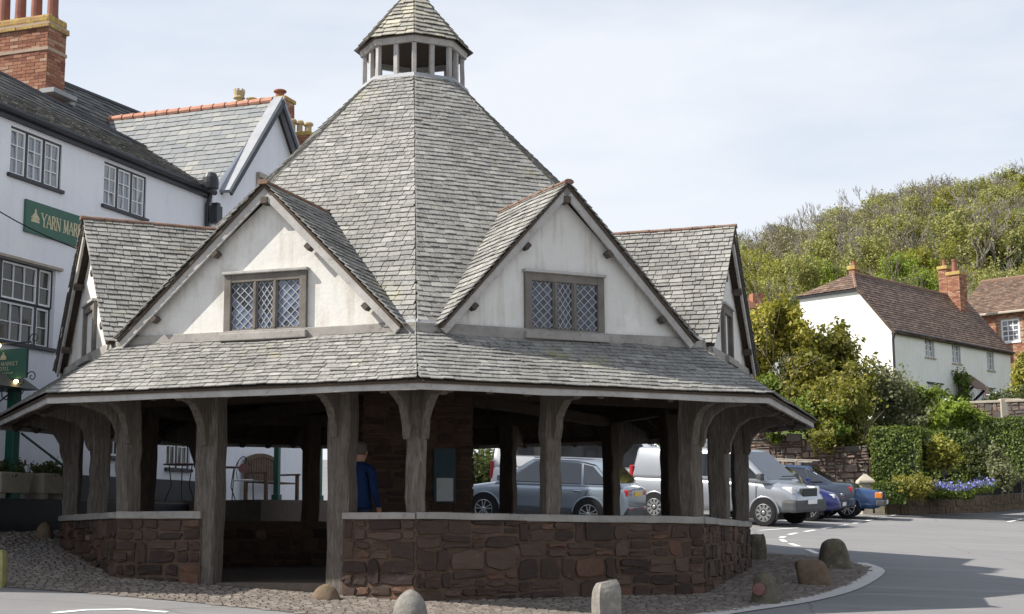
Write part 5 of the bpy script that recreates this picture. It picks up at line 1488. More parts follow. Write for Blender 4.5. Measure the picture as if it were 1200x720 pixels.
suv = dict(W=1.83, body=[(-2.19, .55, .88, .86), (-2.17, .45, .96, .93), (-2.08, .33, 1.0, .98), (-1.7, .3, 1.02, 1), (-.9, .28, 1.01, 1), (.2, .28, .99, 1), (.95, .28, .985, 1), (1.2, .28, .965, .995), (1.75, .29, .88, .98), (2.0, .3, .79, .94), (2.12, .34, .70, .88), (2.19, .4, .60, .8)],
           cabin=(-2.12, 1.18, 1.0, -1.55, .22, 1.585, .97, .70), zcowl=.98, glass=[[(.78, .06), (.12, .86), (-.28, .9), (-.28, .06)], [(-.36, .06), (-.36, .9), (-1.0, .86), (-1.05, .06)], [(-1.12, .07), (-1.06, .84), (-1.3, .76), (-1.72, .09)]],
           trim=[(.85, .02), (.1, .92), (-.4, .96), (-1.05, .92), (-1.36, .82), (-1.84, .04)], seams=[(-.32, -.32, .4, .98), (.82, .82, .45, .95), (-1.1, -1.25, .5, .98), (-1.2, .85, .45, .45)], handles=[(-.2, .86), (-1.0, .87)], axles=(1.32, -1.28), r=.345, wheel='alloy',
           sill=(.26, .4, -.85, .9), hmat='chrome', lip=True, group=GRP,
           bits=[('headlight', 'clear_lens', (2.0, .66, .72), (.1, .17, .06), 1), ('grille', 'black_plastic', (2.17, 0, .58), (.04, .35, .13), 0), ('tail_light', 'red_lens', (-2.13, .66, .86), (.06, .2, .08), 1), ('number_plate', 'plate_yellow', (-2.195, 0, .84), (.012, .26, .055), 0),
                 ('bumper', 'grey_plastic', (-2.15, 0, .42), (.06, .8, .1), 0), ('roof_rail', 'chrome', (-.65, .60, 1.615), (.85, .015, .018), 1), ('badge', 'chrome', (-2.17, 0, .97), (.012, .13, .025), 0), ('reflector', 'red_lens', (-2.19, .6, .5), (.03, .12, .025), 1)])
car('parked_suv', 'silver grey SUV parked behind the hall, seen between its posts', 'car', by_wheel(690, 619, -1.28, .85, (-.94, .34), 34.0), (-.94, .34), suv, 'silver_blue')
bus = dict(W=1.95, body=[(-2.75, .5, 1.15, .9), (-2.72, .4, 1.2, .97), (-2.6, .35, 1.22, 1), (0, .33, 1.2, 1), (1.7, .33, 1.18, 1), (2.2, .35, 1.1, .97), (2.55, .38, .98, .92), (2.7, .45, .85, .85), (2.75, .55, .75, .8)],
           cabin=(-2.74, 2.2, 1.2, -2.6, 1.35, 2.28, .98, .88), zcowl=1.12, cbev=.12, glass=[[(-2.25, .3), (-2.2, .84), (-1.1, .86), (-1.1, .3)], [(-1.0, .3), (-1.0, .86), (.3, .86), (.3, .3)], [(.42, .08), (.42, .86), (1.2, .84), (1.9, .1)]], seams=[(.36, .36, .4, 1.2), (-1.05, -1.05, .4, 1.2)], handles=[(.55, 1.1)], axles=(1.75, -1.6), r=.35, wheel='steel', group=GRP, lip=True,
           bits=[('headlight', 'clear_lens', (2.6, .7, .85), (.1, .16, .1), 1), ('tail_light', 'red_lens', (-2.72, .88, 1.1), (.05, .07, .25), 1), ('number_plate', 'plate_white', (2.76, 0, .55), (.012, .26, .055), 0), ('bumper', 'grey_plastic', (2.68, 0, .45), (.1, .8, .12), 0)])
car('parked_minibus', 'white minibus with dark side windows standing behind the silver SUV', 'minibus', V((2.2, 40.6, 0)), (.99, -.14), bus, 'van_white')
van = dict(W=1.9, body=[(-2.37, .5, 1.05, .9), (-2.34, .38, 1.1, .97), (-2.2, .33, 1.12, 1), (0, .32, 1.12, 1), (1.0, .32, 1.12, 1), (1.5, .33, 1.08, .99), (1.9, .34, 1.0, .965), (2.15, .36, .9, .92), (2.28, .4, .8, .87), (2.35, .48, .68, .82)],
           cabin=(-2.36, 1.72, 1.12, -2.22, .72, 1.88, .985, .83), zcowl=1.1, cbev=.1, glass=[[(.45, .06), (.45, .84), (.68, .84), (1.38, .08)], [(-1.2, .1), (-1.2, .82), (.25, .82), (.25, .1)]], seams=[(.38, .38, .4, 1.1), (-1.3, -1.3, .4, 1.1), (1.3, 1.3, .6, 1.08)], handles=[(.55, .98), (-1.1, .98)], axles=(1.52, -1.6), r=.335, wheel='steel', group=GRP, mirmat='grey_plastic', screen=(.13, .92),
           bits=[('headlight', 'clear_lens', (2.07, .66, .89), (.15, .16, .10), 1), ('grille', 'black_plastic', (2.27, 0, .84), (.06, .42, .11), 0), ('bumper', 'grey_plastic', (2.17, 0, .52), (.2, .92, .16), 0), ('number_plate', 'plate_white', (2.385, 0, .62), (.012, .26, .055), 0), ('wiper', 'black_plastic', (1.6, .3, 1.22), (.02, .4, .012), 0), ('tail_light', 'red_lens', (-2.34, .85, 1.1), (.05, .07, .3), 1)])
car('parked_van', 'silver panel van with black bumper parked right of the market hall', 'van', by_wheel(897, 617, 1.52, -.86, (.81, -.585)), (.81, -.585), van, 'silver')
hatch = dict(W=1.72, body=[(-1.97, .5, .85, .86), (-1.93, .35, .95, .94), (-1.7, .28, .97, 1), (0, .26, .95, 1), (.85, .26, .93, 1), (1.1, .27, .9, .99), (1.5, .28, .83, .97), (1.78, .3, .74, .93), (1.9, .34, .64, .86), (1.97, .4, .55, .78)],
             cabin=(-1.92, 1.1, .95, -1.4, .2, 1.47, .97, .70), glass=[[(.7, .07), (.1, .86), (-.25, .9), (-.25, .07)], [(-.33, .07), (-.33, .9), (-.95, .85), (-1.2, .1)]], seams=[(-.3, -.3, .35, .95)], handles=[(-.15, .8)], axles=(1.2, -1.22), r=.3, wheel='alloy', group=GRP,
             bits=[('headlight', 'clear_lens', (1.72, .62, .68), (.13, .14, .06), 1), ('grille', 'black_plastic', (1.93, 0, .48), (.05, .5, .12), 0), ('number_plate', 'plate_white', (1.99, 0, .47), (.012, .26, .05), 0), ('tail_light', 'red_lens', (-1.9, .7, .9), (.05, .1, .14), 1)])
car('parked_hatchback', 'small deep blue hatchback with its nose beside the silver van', 'car', by_wheel(949, 611, 1.2, -.8, (.93, -.37)), (.93, -.37), hatch, 'deep_blue')
saloon = dict(W=1.82, body=[(-2.35, .5, .82, .86), (-2.32, .4, .93, .92), (-2.2, .32, .98, .97), (-1.8, .28, 1.0, 1), (-.9, .27, .97, 1), (.5, .27, .94, 1), (1.0, .27, .93, 1), (1.6, .28, .86, .98), (2.0, .3, .76, .94), (2.2, .34, .66, .87), (2.32, .42, .56, .78)],
              cabin=(-1.95, 1.15, .97, -.95, .25, 1.42, .965, .66), zcowl=.94, glass=[[(.72, .08), (.15, .86), (-.22, .9), (-.22, .08)], [(-.3, .08), (-.3, .9), (-.92, .84), (-1.05, .08)], [(-1.1, .09), (-.98, .8), (-1.1, .7), (-1.5, .12)]], trim=[(.8, .02), (.15, .93), (-.3, .96), (-.95, .9), (-1.2, .7), (-1.62, .05), (.8, .02)],
              seams=[(-.26, -.26, .35, .95), (.8, .8, .45, .92), (-1.1, -1.25, .5, .96)], handles=[(-.15, .82), (-1.0, .84)], hmat='chrome', axles=(1.4, -1.4), r=.325, wheel='alloy', group=GRP,
              bits=[('tail_light', 'red_lens', (-2.25, .66, .84), (.07, .2, .075), 1), ('number_plate', 'plate_yellow', (-2.36, 0, .78), (.012, .26, .055), 0), ('boot_trim', 'chrome', (-2.35, 0, .86), (.015, .3, .012), 0), ('bumper', 'slate_blue', (-2.3, 0, .48), (.09, .86, .12), 0), ('exhaust_trim', 'chrome', (-2.36, .55, .38), (.04, .14, .025), 1), ('headlight', 'clear_lens', (2.15, .65, .7), (.1, .15, .06), 1)])
car('parked_saloon', 'dark slate blue saloon with chrome window trim, tail towards the street', 'car', by_wheel(962, 611, -1.4, .86, (-.93, .36)) + V((.35, 1.9, 0)), (-.93, .36), saloon, 'slate_blue')
estate = dict(W=1.76, crown=.015, body=[(-2.38, .45, .88, .93), (-2.34, .35, .93, .97), (-2.2, .3, .94, 1), (0, .28, .92, 1), (.85, .28, .91, 1), (1.0, .28, .905, 1), (1.7, .29, .87, .99), (2.1, .3, .83, .97), (2.25, .33, .80, .95), (2.32, .4, .76, .93), (2.35, .5, .7, .92)],
              cabin=(-2.34, 1.02, .93, -2.1, .28, 1.45, .96, .75), cbev=.05, glass=[[(.6, .06), (.16, .86), (-.2, .88), (-.2, .06)], [(-.28, .06), (-.28, .88), (-1.05, .87), (-1.1, .06)], [(-1.2, .07), (-1.18, .86), (-2.0, .84), (-2.12, .1)]], seams=[(-.24, -.24, .35, .92), (.75, .75, .4, .9), (-1.15, -1.15, .4, .92)], handles=[(-.1, .8), (-1.0, .8)], hmat='black_plastic', axles=(1.4, -1.36), r=.315, wheel='alloy', group=GRP, mirmat='black_plastic',
              bits=[('headlight', 'clear_lens', (2.3, .56, .7), (.06, .18, .085), 1), ('indicator', 'amber_lens', (2.26, .80, .69), (.1, .06, .085), 1), ('grille', 'black_plastic', (2.34, 0, .7), (.04, .32, .09), 0), ('bumper', 'grey_plastic', (2.32, 0, .48), (.13, .89, .085), 0), ('number_plate', 'plate_white', (2.46, 0, .5), (.012, .26, .055), 0), ('tail_light', 'red_lens', (-2.36, .74, .85), (.04, .1, .15), 1),
                    ('roof_rack', 'pale_stone', (-.9, .58, 1.56), (1.15, .025, .02), 1), ('rack_bar', 'pale_stone', (-.1, 0, 1.575), (.03, .62, .018), 0), ('rack_bar', 'pale_stone', (-.9, 0, 1.575), (.03, .62, .018), 0), ('rack_bar', 'pale_stone', (-1.7, 0, 1.575), (.03, .62, .018), 0), ('rack_foot', 'steel', (-.1, .58, 1.49), (.03, .03, .06), 1), ('rack_foot', 'steel', (-1.7, .58, 1.49), (.03, .03, .06), 1), ('ladder_board', 'pale_stone', (-.9, .25, 1.61), (1.4, .1, .018), 1)])
car('parked_estate', 'older mid blue estate car with roof rack facing the street', 'car', by_wheel(993, 608, 1.4, -.8, (.95, -.3)), (.95, -.3), estate, 'mid_blue')
# ------------------------------------------------------------------ right hand side: walls, gardens, cottages
W0, W1 = hit(1037, 603), hit(1200, 597)
wd = (W1 - W0).normalized(); W2 = W1 + wd * 26
SW0, SW1 = at(868, 560, 50), at(1019, 560, 47.5)
def bank_z(x, y):
    z = g(x, y) + .55
    k = max(0, min(1, (y - 44) / 18)); z += k * (5.5 - 2.6)
    return z + .06 * noise.noise(V((x * .5, y * .5, 0)))
front = [SW0, SW1, V((W0.x - .1, W0.y + .2, 0)), W0.lerp(W1, .5) + V((0, .15, 0)), W1 + V((0, .15, 0)), W2 + V((0, .15, 0))]
mb = MB(); cols = []
fr_pts = []
for a, b in zip(front, front[1:]):
    for i in range(6): fr_pts.append(a.lerp(b, i / 6))
fr_pts.append(front[-1])
nr = 26
for p in fr_pts:
    for k in range(nr):
        y = p.y + (110 - p.y) * (k / (nr - 1)) ** 1.5; x = p.x + (y - p.y) * (p.x / p.y) * 1.0
        h = bank_z(x, y)
        if p.y > 46.5: h = max(h, 3.35)
        mb.v.append((x, y, h))
for i in range(len(fr_pts) - 1):
    for k in range(nr - 1): mb.f.append((i * nr + k, (i + 1) * nr + k, (i + 1) * nr + k + 1, i * nr + k + 1)); mb.r.append(.5); mb.m.append(0)
struct(mb.build('garden_bank', 'grass', smooth=True))
# low roadside retaining wall
rw = thing('roadside_wall', 'low dark stone retaining wall along the road below the garden', 'wall', W0.lerp(W1, .5))
nrm = V((wd.y, -wd.x, 0)); mb = MB(); nseg = 20
for i in range(nseg):
    a, b = W0.lerp(W2, i / nseg), W0.lerp(W2, (i + 1) / nseg); up = V((0, 0, 1)); a, b = V((a.x, a.y, 0)), V((b.x, b.y, 0))
    za, zb = g(a.x, a.y), g(b.x, b.y)
    mb.hexa([a + up * (za - .2), b + up * (zb - .2), b - nrm * .35 + up * (zb - .2), a - nrm * .35 + up * (za - .2), a + up * (za + .58), b + up * (zb + .58), b - nrm * .35 + up * (zb + .58), a - nrm * .35 + up * (za + .58)])
core_w = mb.build('wall_core', 'mossy_stone', rw)
for i in range(7):
    a, b = W0.lerp(W2, i / 26), W0.lerp(W2, (i + 1) / 26); c = (a + b) / 2
    stone_face(core_w, a, b, g(c.x, c.y) + .57, min(g(a.x, a.y), g(b.x, b.y)) - .02, nrm, 'sandstone', big=.5, maxdep=.03)
# rubble wall behind the cars
rb = thing('rubble_wall', 'tall red and grey rubble wall behind the parked cars', 'wall', SW0.lerp(SW1, .5))
sd_ = (SW1 - SW0); sd_ = V((sd_.x, sd_.y, 0)).normalized(); sn = V((sd_.y, -sd_.x, 0)); mb = MB()
P0, P1_ = V((SW0.x, SW0.y, 0)), V((SW1.x, SW1.y, 0))
zt0, zt1 = at(880, 498, 50).z, at(1015, 526, 47.5).z
zg_ = min(g(P0.x, P0.y), g(P1_.x, P1_.y)) - .2
mb.hexa([P0 + V((0, 0, zg_)), P1_ + V((0, 0, zg_)), P1_ - sn * .5 + V((0, 0, zg_)), P0 - sn * .5 + V((0, 0, zg_)), P0 + V((0, 0, zt0 - .08)), P1_ + V((0, 0, zt1 - .08)), P1_ - sn * .5 + V((0, 0, zt1 - .08)), P0 - sn * .5 + V((0, 0, zt0 - .08))])
# return of the wall to the road
Q = V((W0.x - .3, W0.y + .4, 0))
mb.hexa([P1_ + V((0, 0, zg_)), Q + V((0, 0, zg_)), Q + V((.4, .2, zg_)), P1_ + V((.4, .2, zg_)), P1_ + V((0, 0, zt1 - .3)), Q + V((0, 0, 1.9)), Q + V((.4, .2, 1.9)), P1_ + V((.4, .2, zt1 - .3))])
rcore = mb.build('wall_core', 'mortar', rb)
simple('rubble', (.13, .11, .1), (.2, .165, .145), 6, .95, .1, bump=.7, bscale=12, rnd=[(0, (.08, .076, .076)), (.5, (.14, .125, .118)), (.8, (.21, .165, .145)), (1, (.3, .2, .16))], spots=[(1.2, .56, .7, (.07, .08, .05), .7)])
for i in range(4):
    a, b = P0.lerp(P1_, i / 4), P0.lerp(P1_, (i + 1) / 4); stone_face(rcore, a, b, zt0 + (zt1 - zt0) * (i + .5) / 4, zg_ + .2, sn, 'rubble', big=.5, maxdep=.07, gap=.016)
# gate pier with pyramid cap
gp = at(1015, 590, 45.5); gp.z = g(gp.x, gp.y)
pier = thing('gate_pier', 'stone gate pier with pointed cap beside the clipped hedge', 'gate pier', gp)
zt_p = at(1015, 567, 45.5).z
mb = MB(); mb.box(gp.x - .17, gp.x + .17, gp.y - .17, gp.y + .17, gp.z - .1, zt_p); mb.build('shaft', 'pale_stone', pier, bevel=.02)
mb = MB(); c = V((gp.x, gp.y, zt_p))
mb.loft([[c + V((sx * r, sy * r, z)) for sx, sy in ((-1, -1), (1, -1), (1, 1), (-1, 1))] for r, z in ((.24, .002), (.25, .04), (.24, .09), (.03, .30))]); mb.build('cap', 'pale_stone', pier)
# hedges
def bz(p): return bank_z(p.x, p.y)
h1a, h1b = at(1023, 560, 45.6), at(1081, 560, 45.0)
hedge('clipped_hedge', 'tall square clipped hedge beside the gate pier', h1a, h1b, 1.5, at(1050, 570, 45.3).z - .3, at(1050, 502, 45.3).z, 9000, 3)
h2a, h2b = at(1082, 560, 47.5), at(1136, 560, 47.0)
hedge('clipped_hedge', 'dark clipped hedge standing behind the round golden bush', h2a, h2b, 1.0, at(1100, 585, 47).z, at(1110, 506, 47.2).z, 5000, 4)
h3a, h3b = at(1131, 540, 51), at(1260, 540, 49)
hedge('clipped_hedge', 'long level hedge below the cottage at the right edge', h3a, h3b, 1.3, at(1165, 560, 50).z, at(1165, 490, 50).z, 11000, 5)
h4a, h4b = at(1026, 585, 44.3), at(1062, 585, 44.2)
hedge('box_edging', 'low box edging on the wall beside the gate pier', h4a, h4b, .6, at(1040, 590, 44.2).z, at(1040, 568, 44.2).z, 2500, 6)
def B(px, py, Y, rx, rz, ry=None):
    c = at(px, py, Y); k = Y / F
    return (c, (rx * k * .86, (ry or rx) * k * .86, rz * k * .84))
def grounded(px, Y): p = at(px, 560, Y); return V((p.x, p.y, bank_z(p.x, p.y) if Y > 44 else g(p.x, p.y)))
plant('golden_bush', 'round golden leaved bush in front of the clipped hedge', 'bush', grounded(1105, 45.5), [B(1103, 535, 45.5, 21, 18), B(1114, 532, 45.5, 12, 13), B(1096, 527, 45.4, 10, 11)], 5200, .065, 'leaf_gold', 21, depth=2, tr=.04, thr=-.6)
plant('dark_shrub', 'grey green shrub between the two clipped hedges', 'shrub', grounded(1148, 46.8), [B(1147, 535, 46.8, 14, 32), B(1152, 555, 46.6, 16, 18)], 4200, .06, 'leaf_dark', 22, depth=2, tr=.04)
plant('flower_border_shrub', 'loose shrub with upright shoots above the bluebells', 'shrub', grounded(1172, 45.3), [B(1172, 550, 45.3, 15, 22), B(1168, 533, 45.3, 8, 14), B(1180, 560, 45.2, 18, 12)], 3600, .055, 'leaf_grey', 23, depth=2, tr=.03)
plant('flower_border_shrub', 'spreading green shrub at the right edge above the wall', 'shrub', grounded(1196, 45), [B(1194, 556, 45, 16, 18), B(1206, 552, 45, 16, 22)], 3000, .055, 'leaf_olive', 24, depth=2, tr=.03)
plant('trailing_shrub', 'dark low shrub below the tall square hedge', 'shrub', grounded(1078, 44.6), [B(1072, 572, 44.6, 28, 12), B(1056, 566, 44.7, 10, 8)], 3200, .05, 'leaf_olive', 25, depth=2, tr=.03, thr=-.5)
# bluebells: nobody could count them
blp = []
r_ = np.random.default_rng(4)
c0, c1 = at(1088, 575, 44.5), at(1166, 571, 44.2)
nb_ = 1500; f = r_.random(nb_)
P = np.array(c0)[None] + (np.array(c1) - np.array(c0))[None] * f[:, None] + np.stack([r_.normal(size=nb_) * .05, r_.random(nb_) * .9, np.abs(r_.normal(size=nb_)) * .1 - .02], 1)
P[:, 2] += .06 * np.sin(f * 9)
N_ = r_.normal(size=P.shape); N_ /= np.linalg.norm(N_, axis=1, keepdims=True)
ob = leaf_object('bluebells', P, N_, .042, 'petal_blue', seed=8); ob['kind'] = 'stuff'; ob['label'] = 'drift of bluebells along the top of the roadside wall'; ob['category'] = 'flowers'
P2 = P + r_.normal(size=P.shape) * .05 - np.array([0, 0, .1]); ob = leaf_object('bluebell_leaves', P2, N_, .07, 'leaf_green', seed=9, aspect=.25); ob['kind'] = 'stuff'; ob['label'] = 'strappy green leaves under the bluebells'; ob['category'] = 'leaves'
# trees and shrubs of the garden
plant('young_tree', 'yellow green tree with slim bare stems beside the hall roof', 'tree', grounded(893, 51.5), [B(905, 395, 51.5, 40, 34), B(885, 420, 51.5, 24, 30), B(925, 425, 51.3, 26, 36), B(908, 372, 51.5, 26, 20), B(880, 385, 52, 20, 22), B(935, 400, 51.4, 22, 26)], 15000, .085, 'leaf_yellowgreen', 31, depth=3, tr=.06, stems=4, thr=-.3, freq=3.0, trunk=3.6)
plant('garden_tree', 'dense olive green tree below the cottage gable', 'tree', grounded(965, 52), [B(968, 425, 52, 38, 44), B(945, 455, 51, 38, 40), B(990, 455, 51, 34, 44), B(975, 393, 52, 22, 24), B(1005, 430, 51.5, 22, 34)], 15000, .085, 'leaf_olive', 32, depth=3, tr=.1, thr=-.15, freq=2.8)
plant('garden_tree', 'dark leaved small tree in the middle of the garden trees', 'tree', grounded(950, 50.5), [B(948, 440, 50.2, 17, 34), B(965, 470, 49.8, 26, 28), B(930, 480, 49.5, 26, 24)], 7500, .09, 'leaf_olive', 33, depth=3, tr=.07, thr=-.1)
plant('garden_shrub', 'broad green shrub hanging over the rubble wall', 'shrub', grounded(915, 50.3), [B(905, 478, 49.6, 36, 26), B(940, 498, 49.0, 40, 22), B(890, 455, 50, 22, 22), B(970, 500, 48.6, 34, 22)], 10000, .08, 'leaf_green', 34, depth=2, tr=.05, thr=-.15)
plant('garden_shrub', 'brownish olive shrub beside the tall square hedge', 'shrub', grounded(1000, 49), [B(1000, 485, 48.5, 38, 40), B(985, 512, 48, 34, 22), B(1022, 498, 48.6, 22, 32), B(960, 480, 49, 30, 30)], 12000, .075, 'leaf_olive', 35, depth=2, tr=.05, thr=-.2)
plant('garden_shrub', 'greyish feathery shrub against the cottage corner', 'shrub', grounded(1035, 52), [B(1032, 462, 52, 32, 38), B(1018, 428, 52.5, 15, 32), B(1055, 478, 51.5, 28, 30), B(1075, 490, 51, 20, 20)], 11000, .07, 'leaf_grey', 36, depth=3, tr=.05, thr=-.15)
plant('rose_bush', 'bright green rambling bush with pale blossom below the cottage', 'bush', grounded(1095, 52.5), [B(1092, 474, 52.5, 28, 15), B(1115, 478, 52, 22, 13), B(1070, 474, 52.5, 16, 17), B(1085, 488, 51.5, 22, 14)], 7500, .085, 'leaf_green', 37, extra=('petal_white', 130, .05), depth=2, tr=.05, thr=-.2)
plant('garden_shrub', 'fresh bright green shrub above the dark clipped hedge', 'shrub', grounded(1122, 51), [B(1122, 490, 51, 24, 14), B(1110, 497, 50.6, 18, 10)], 4200, .075, 'leaf_bright', 38, depth=2, tr=.04, thr=-.3)
plant('garden_shrub', 'dark low shrubs under the cottage window at the right edge', 'shrub', grounded(1178, 56), [B(1172, 472, 56, 20, 13), B(1190, 478, 55.5, 22, 14), B(1208, 470, 56, 18, 18)], 5200, .075, 'leaf_dark', 39, depth=2, tr=.04, thr=-.3, extra=('petal_white', 40, .05))
plant('conical_conifer', 'golden green conical conifer at the right edge by the cottage', 'tree', grounded(1200, 58), [B(1202, 458, 58, 17, 16), B(1202, 438, 58, 15, 20), B(1202, 424, 58, 9, 13)], 5200, .07, 'leaf_gold', 40, depth=2, tr=.06, thr=-.9)
plant('wall_creeper', 'green creeper spilling over the rubble wall', 'creeper', V((at(915, 540, 49.1).x, 49.0, at(915, 560, 49.1).z)), [B(908, 520, 49.0, 9, 12, 4), B(890, 528, 49.2, 10, 9, 4)], 1500, .06, 'leaf_green', 41, depth=1, tr=.02, trunk=.5)
plant('far_hedge_bush', 'dark bush behind the nose of the silver SUV', 'bush', V((at(548, 600, 46).x, 46, g(-1, 46))), [B(540, 550, 46, 34, 44), B(560, 560, 46.5, 26, 40), B(515, 555, 46, 26, 44)], 9000, .08, 'leaf_dark', 42, depth=2, tr=.05, thr=-.4)

tag_ = None
for k_, (px_, hh) in enumerate(((600, 40), (660, 46), (725, 42), (790, 48), (840, 44))):
    plant('boundary_tree', 'dark boundary tree far behind the minibus, number %s from the bush' % ('one', 'two', 'three', 'four', 'five')[k_], 'tree', V((at(px_, 600, 56).x, 56, g(at(px_, 600, 56).x, 56))), [B(px_, 560, 56, 40, hh), B(px_ + 22, 575, 56, 30, hh * .8)], 3500, .14, 'leaf_dark', 70 + k_, depth=2, tr=.08, thr=-.5)
# cottage
CY = 62.0
cp = at(1047, 440, CY)
CR = Face((cp.x, cp.y), (.954, 1))
cd = V((1, -.954, 0)).normalized()
CLf = Face((cp.x, cp.y), (cd.x, cd.y))
zbase = 4.8
cot = thing('white_cottage', 'white rendered cottage with brown tiled half hipped roof on the bank', 'cottage', CR.pt(5, zbase))
LEN, DEP = CR.of(1184, 420)[0], -CLf.of(938, 380)[0]
zE = CR.of(1047, 385)[1]
def cw(pxa, pxb, pya, pyb): a, z1 = CR.of(pxa, pya); b, z0 = CR.of(pxb, pyb); return (a, b, z0, z1)
wins = [cw(1083.5, 1095.5, 395, 420), cw(1115, 1126.5, 402, 427), cw(1156, 1165.5, 410.5, 435)]
gw = [cw(1145, 1164, 454, 476), cw(1087, 1104, 449, 470)]
mb = MB(); CR.wall(mb, 0, LEN, zbase - .6, zE, wins + gw)
uK, _ = CLf.of(1005, 347); fK = -uK
zR = at(998, 318, CY + DEP * .35).z
RX = DEP * .5
zK = zE + (zR - zE) * fK / RX
lw_u = CLf.of(985, 392)[0], CLf.of(1000, 392)[0]
lw = (lw_u[0], lw_u[1], CLf.of(990, 404)[1], CLf.of(990, 390)[1])
CLf.wall(mb, -DEP, 0, zbase - .6, min(zE, zK) - .02, [lw] if lw[3] < zE - .05 else [])
zt = min(zE, zK) - .02
mb.poly([CLf.pt(-DEP, zt), CLf.pt(0, zt), CLf.pt(0, zE), CLf.pt(-fK, zK), CLf.pt(-DEP, zK)])
mb.poly([CR.pt(LEN, zbase - .6), CR.pt(LEN, zbase - .6, -DEP), CR.pt(LEN, zK, -DEP), CR.pt(LEN, zR, -RX), CR.pt(LEN, zE)])
mb.poly([CR.pt(0, zbase - .6, -DEP), CR.pt(LEN, zbase - .6, -DEP), CR.pt(LEN, zK, -DEP), CR.pt(0, zK, -DEP)])
mb.build('wall', 'cream_render', cot)
for w in wins: CR.window(cot, w, (1, 1), 3, 1, glass='pale_glass', rec=.08, fw=.05, bar=.025, outer='steel', sill='pale_stone', single=False)
for w in gw: CR.window(cot, w, (1, 1), 2, 1, glass='pale_glass', rec=.08, fw=.05, bar=.025, outer='black_paint', sill='pale_stone', lintel='black_paint', single=False)
if lw[3] < zE - .05: CLf.window(cot, lw, (1, 1), 2, 1, glass='pale_glass', rec=.08, fw=.05, bar=.025, sill='pale_stone', single=False)
hipin = .9
ov = .2
R0, R1 = CR.pt(hipin, zR, -RX), CR.pt(LEN + .15, zR, -RX)
sl_ = (zR - zE) / RX
Fp = [CR.pt(-.12, zE - ov * sl_, ov), CR.pt(LEN + .15, zE - ov * sl_, ov), R1, R0, CR.pt(-.12, zK, -fK)]
Hp = [CR.pt(-.12, zK, -fK), R0, CR.pt(-.12, zK - .05, -DEP - .15)]
Rp = [R0, R1, CR.pt(LEN + .15, zK - .05, -DEP - .15), CR.pt(-.12, zK - .05, -DEP - .15)]
crf = slate_roof(cot, [(Fp, CR.n), (Rp, -CR.n)], 'clay_tile', .17, .18, .26, piece='tile', lift=.03)
hrf = slate_roof(cot, [(Hp, -CR.d)], 'clay_tile', .17, .18, .26, piece='tile', lift=.03)
mb = MB(); mb.tube([R0, R1], .1, 6); mb.tube([R0, CR.pt(-.12, zK, -fK)], .07, 6); mb.build('ridge', 'ridge_clay', crf)
mb = MB(); mb.tube([CR.pt(0, zE - .12, ov + .02), CR.pt(LEN, zE - .16, ov + .02)], .05, 6); mb.tube([CR.pt(.02, zE - .12, ov), CR.pt(.03, zE - .5, .05), CR.pt(.03, zbase, .05)], .05, 6); mb.build('gutter', 'black_paint', cot)
mb = MB(); mb.tube([CR.pt(-.1, zK - .08, -fK), CR.pt(-.1, zK - .1, -DEP - .1)], .05, 6); mb.build('hip_gutter', 'black_paint', cot)
pu = CR.of(1128, 450)[0]
mb = MB(); z_p = CR.of(1120, 437)[1]
mb.prism([CR.pt(pu - .75, z_p, .02), CR.pt(pu - .75, z_p - .75, 1.0), CR.pt(pu - .75, z_p - .82, 1.0), CR.pt(pu - .75, z_p - .1, .02)], CR.d * 1.6); pr = mb.build('porch_hood', 'clay_tile', cot)
for s_ in (-.6, .7): mb = MB(); mb.bar(CR.pt(pu + s_, z_p - 1.35, .02), CR.pt(pu + s_, z_p - .7, .8), .09, .09); mb.build('porch_brace', 'black_paint', pr)
mb = MB(); CR.box(mb, pu - .45, pu + .45, zbase, z_p - .6, .003, .05); mb.build('door', 'black_paint', cot)
plant('porch_climber', 'green climber growing up the cottage porch', 'climber', CR.pt(pu - .9, zbase, .3), [(CR.pt(pu - .85, z_p - .7, .3), (.4, .4, .8)), (CR.pt(pu - .8, z_p - 1.6, .3), (.35, .35, .8))], 1500, .08, 'leaf_green', 44, depth=1, tr=.03)
# garden wall below the cottage
mb = MB(); a, b = at(1132, 480, 55), at(1215, 480, 54); gz = at(1140, 490, 55).z
gwl = thing('garden_wall', 'short stone garden wall with pale coping below the cottage', 'wall', V(((a + b).x / 2, (a + b).y / 2, gz - .6)))
zt5 = at(1145, 474, 55).z
e_ = V((b.x - a.x, b.y - a.y, 0)); ee = e_.normalized(); nn_ = V((ee.y, -ee.x, 0)); a0 = V((a.x, a.y, 0))
mb.obox(a0 + e_ / 2 + V((0, 0, (zt5 + gz - .6) / 2)), e_ / 2, nn_ * .15, V((0, 0, (zt5 - gz + .6) / 2))); wcore = mb.build('wall_core', 'mortar', gwl)
stone_face(wcore, a0 + nn_ * .15, a0 + e_ + nn_ * .15, zt5, gz - .5, nn_, 'rubble', big=.4)
mb = MB(); mb.obox(a0 + e_ / 2 + V((0, 0, zt5 + .052)), e_ / 2, nn_ * .2, V((0, 0, .05))); mb.build('coping', 'pale_stone', gwl, bevel=.02)
for px in (1176, 1188):
    p = at(px, 480, 54.6); mb = MB(); mb.box(p.x - .2, p.x + .2, p.y - .35, p.y - .02, zt5 - .8, zt5 + .15); mb.build('pier', 'pale_stone', gwl, bevel=.03)
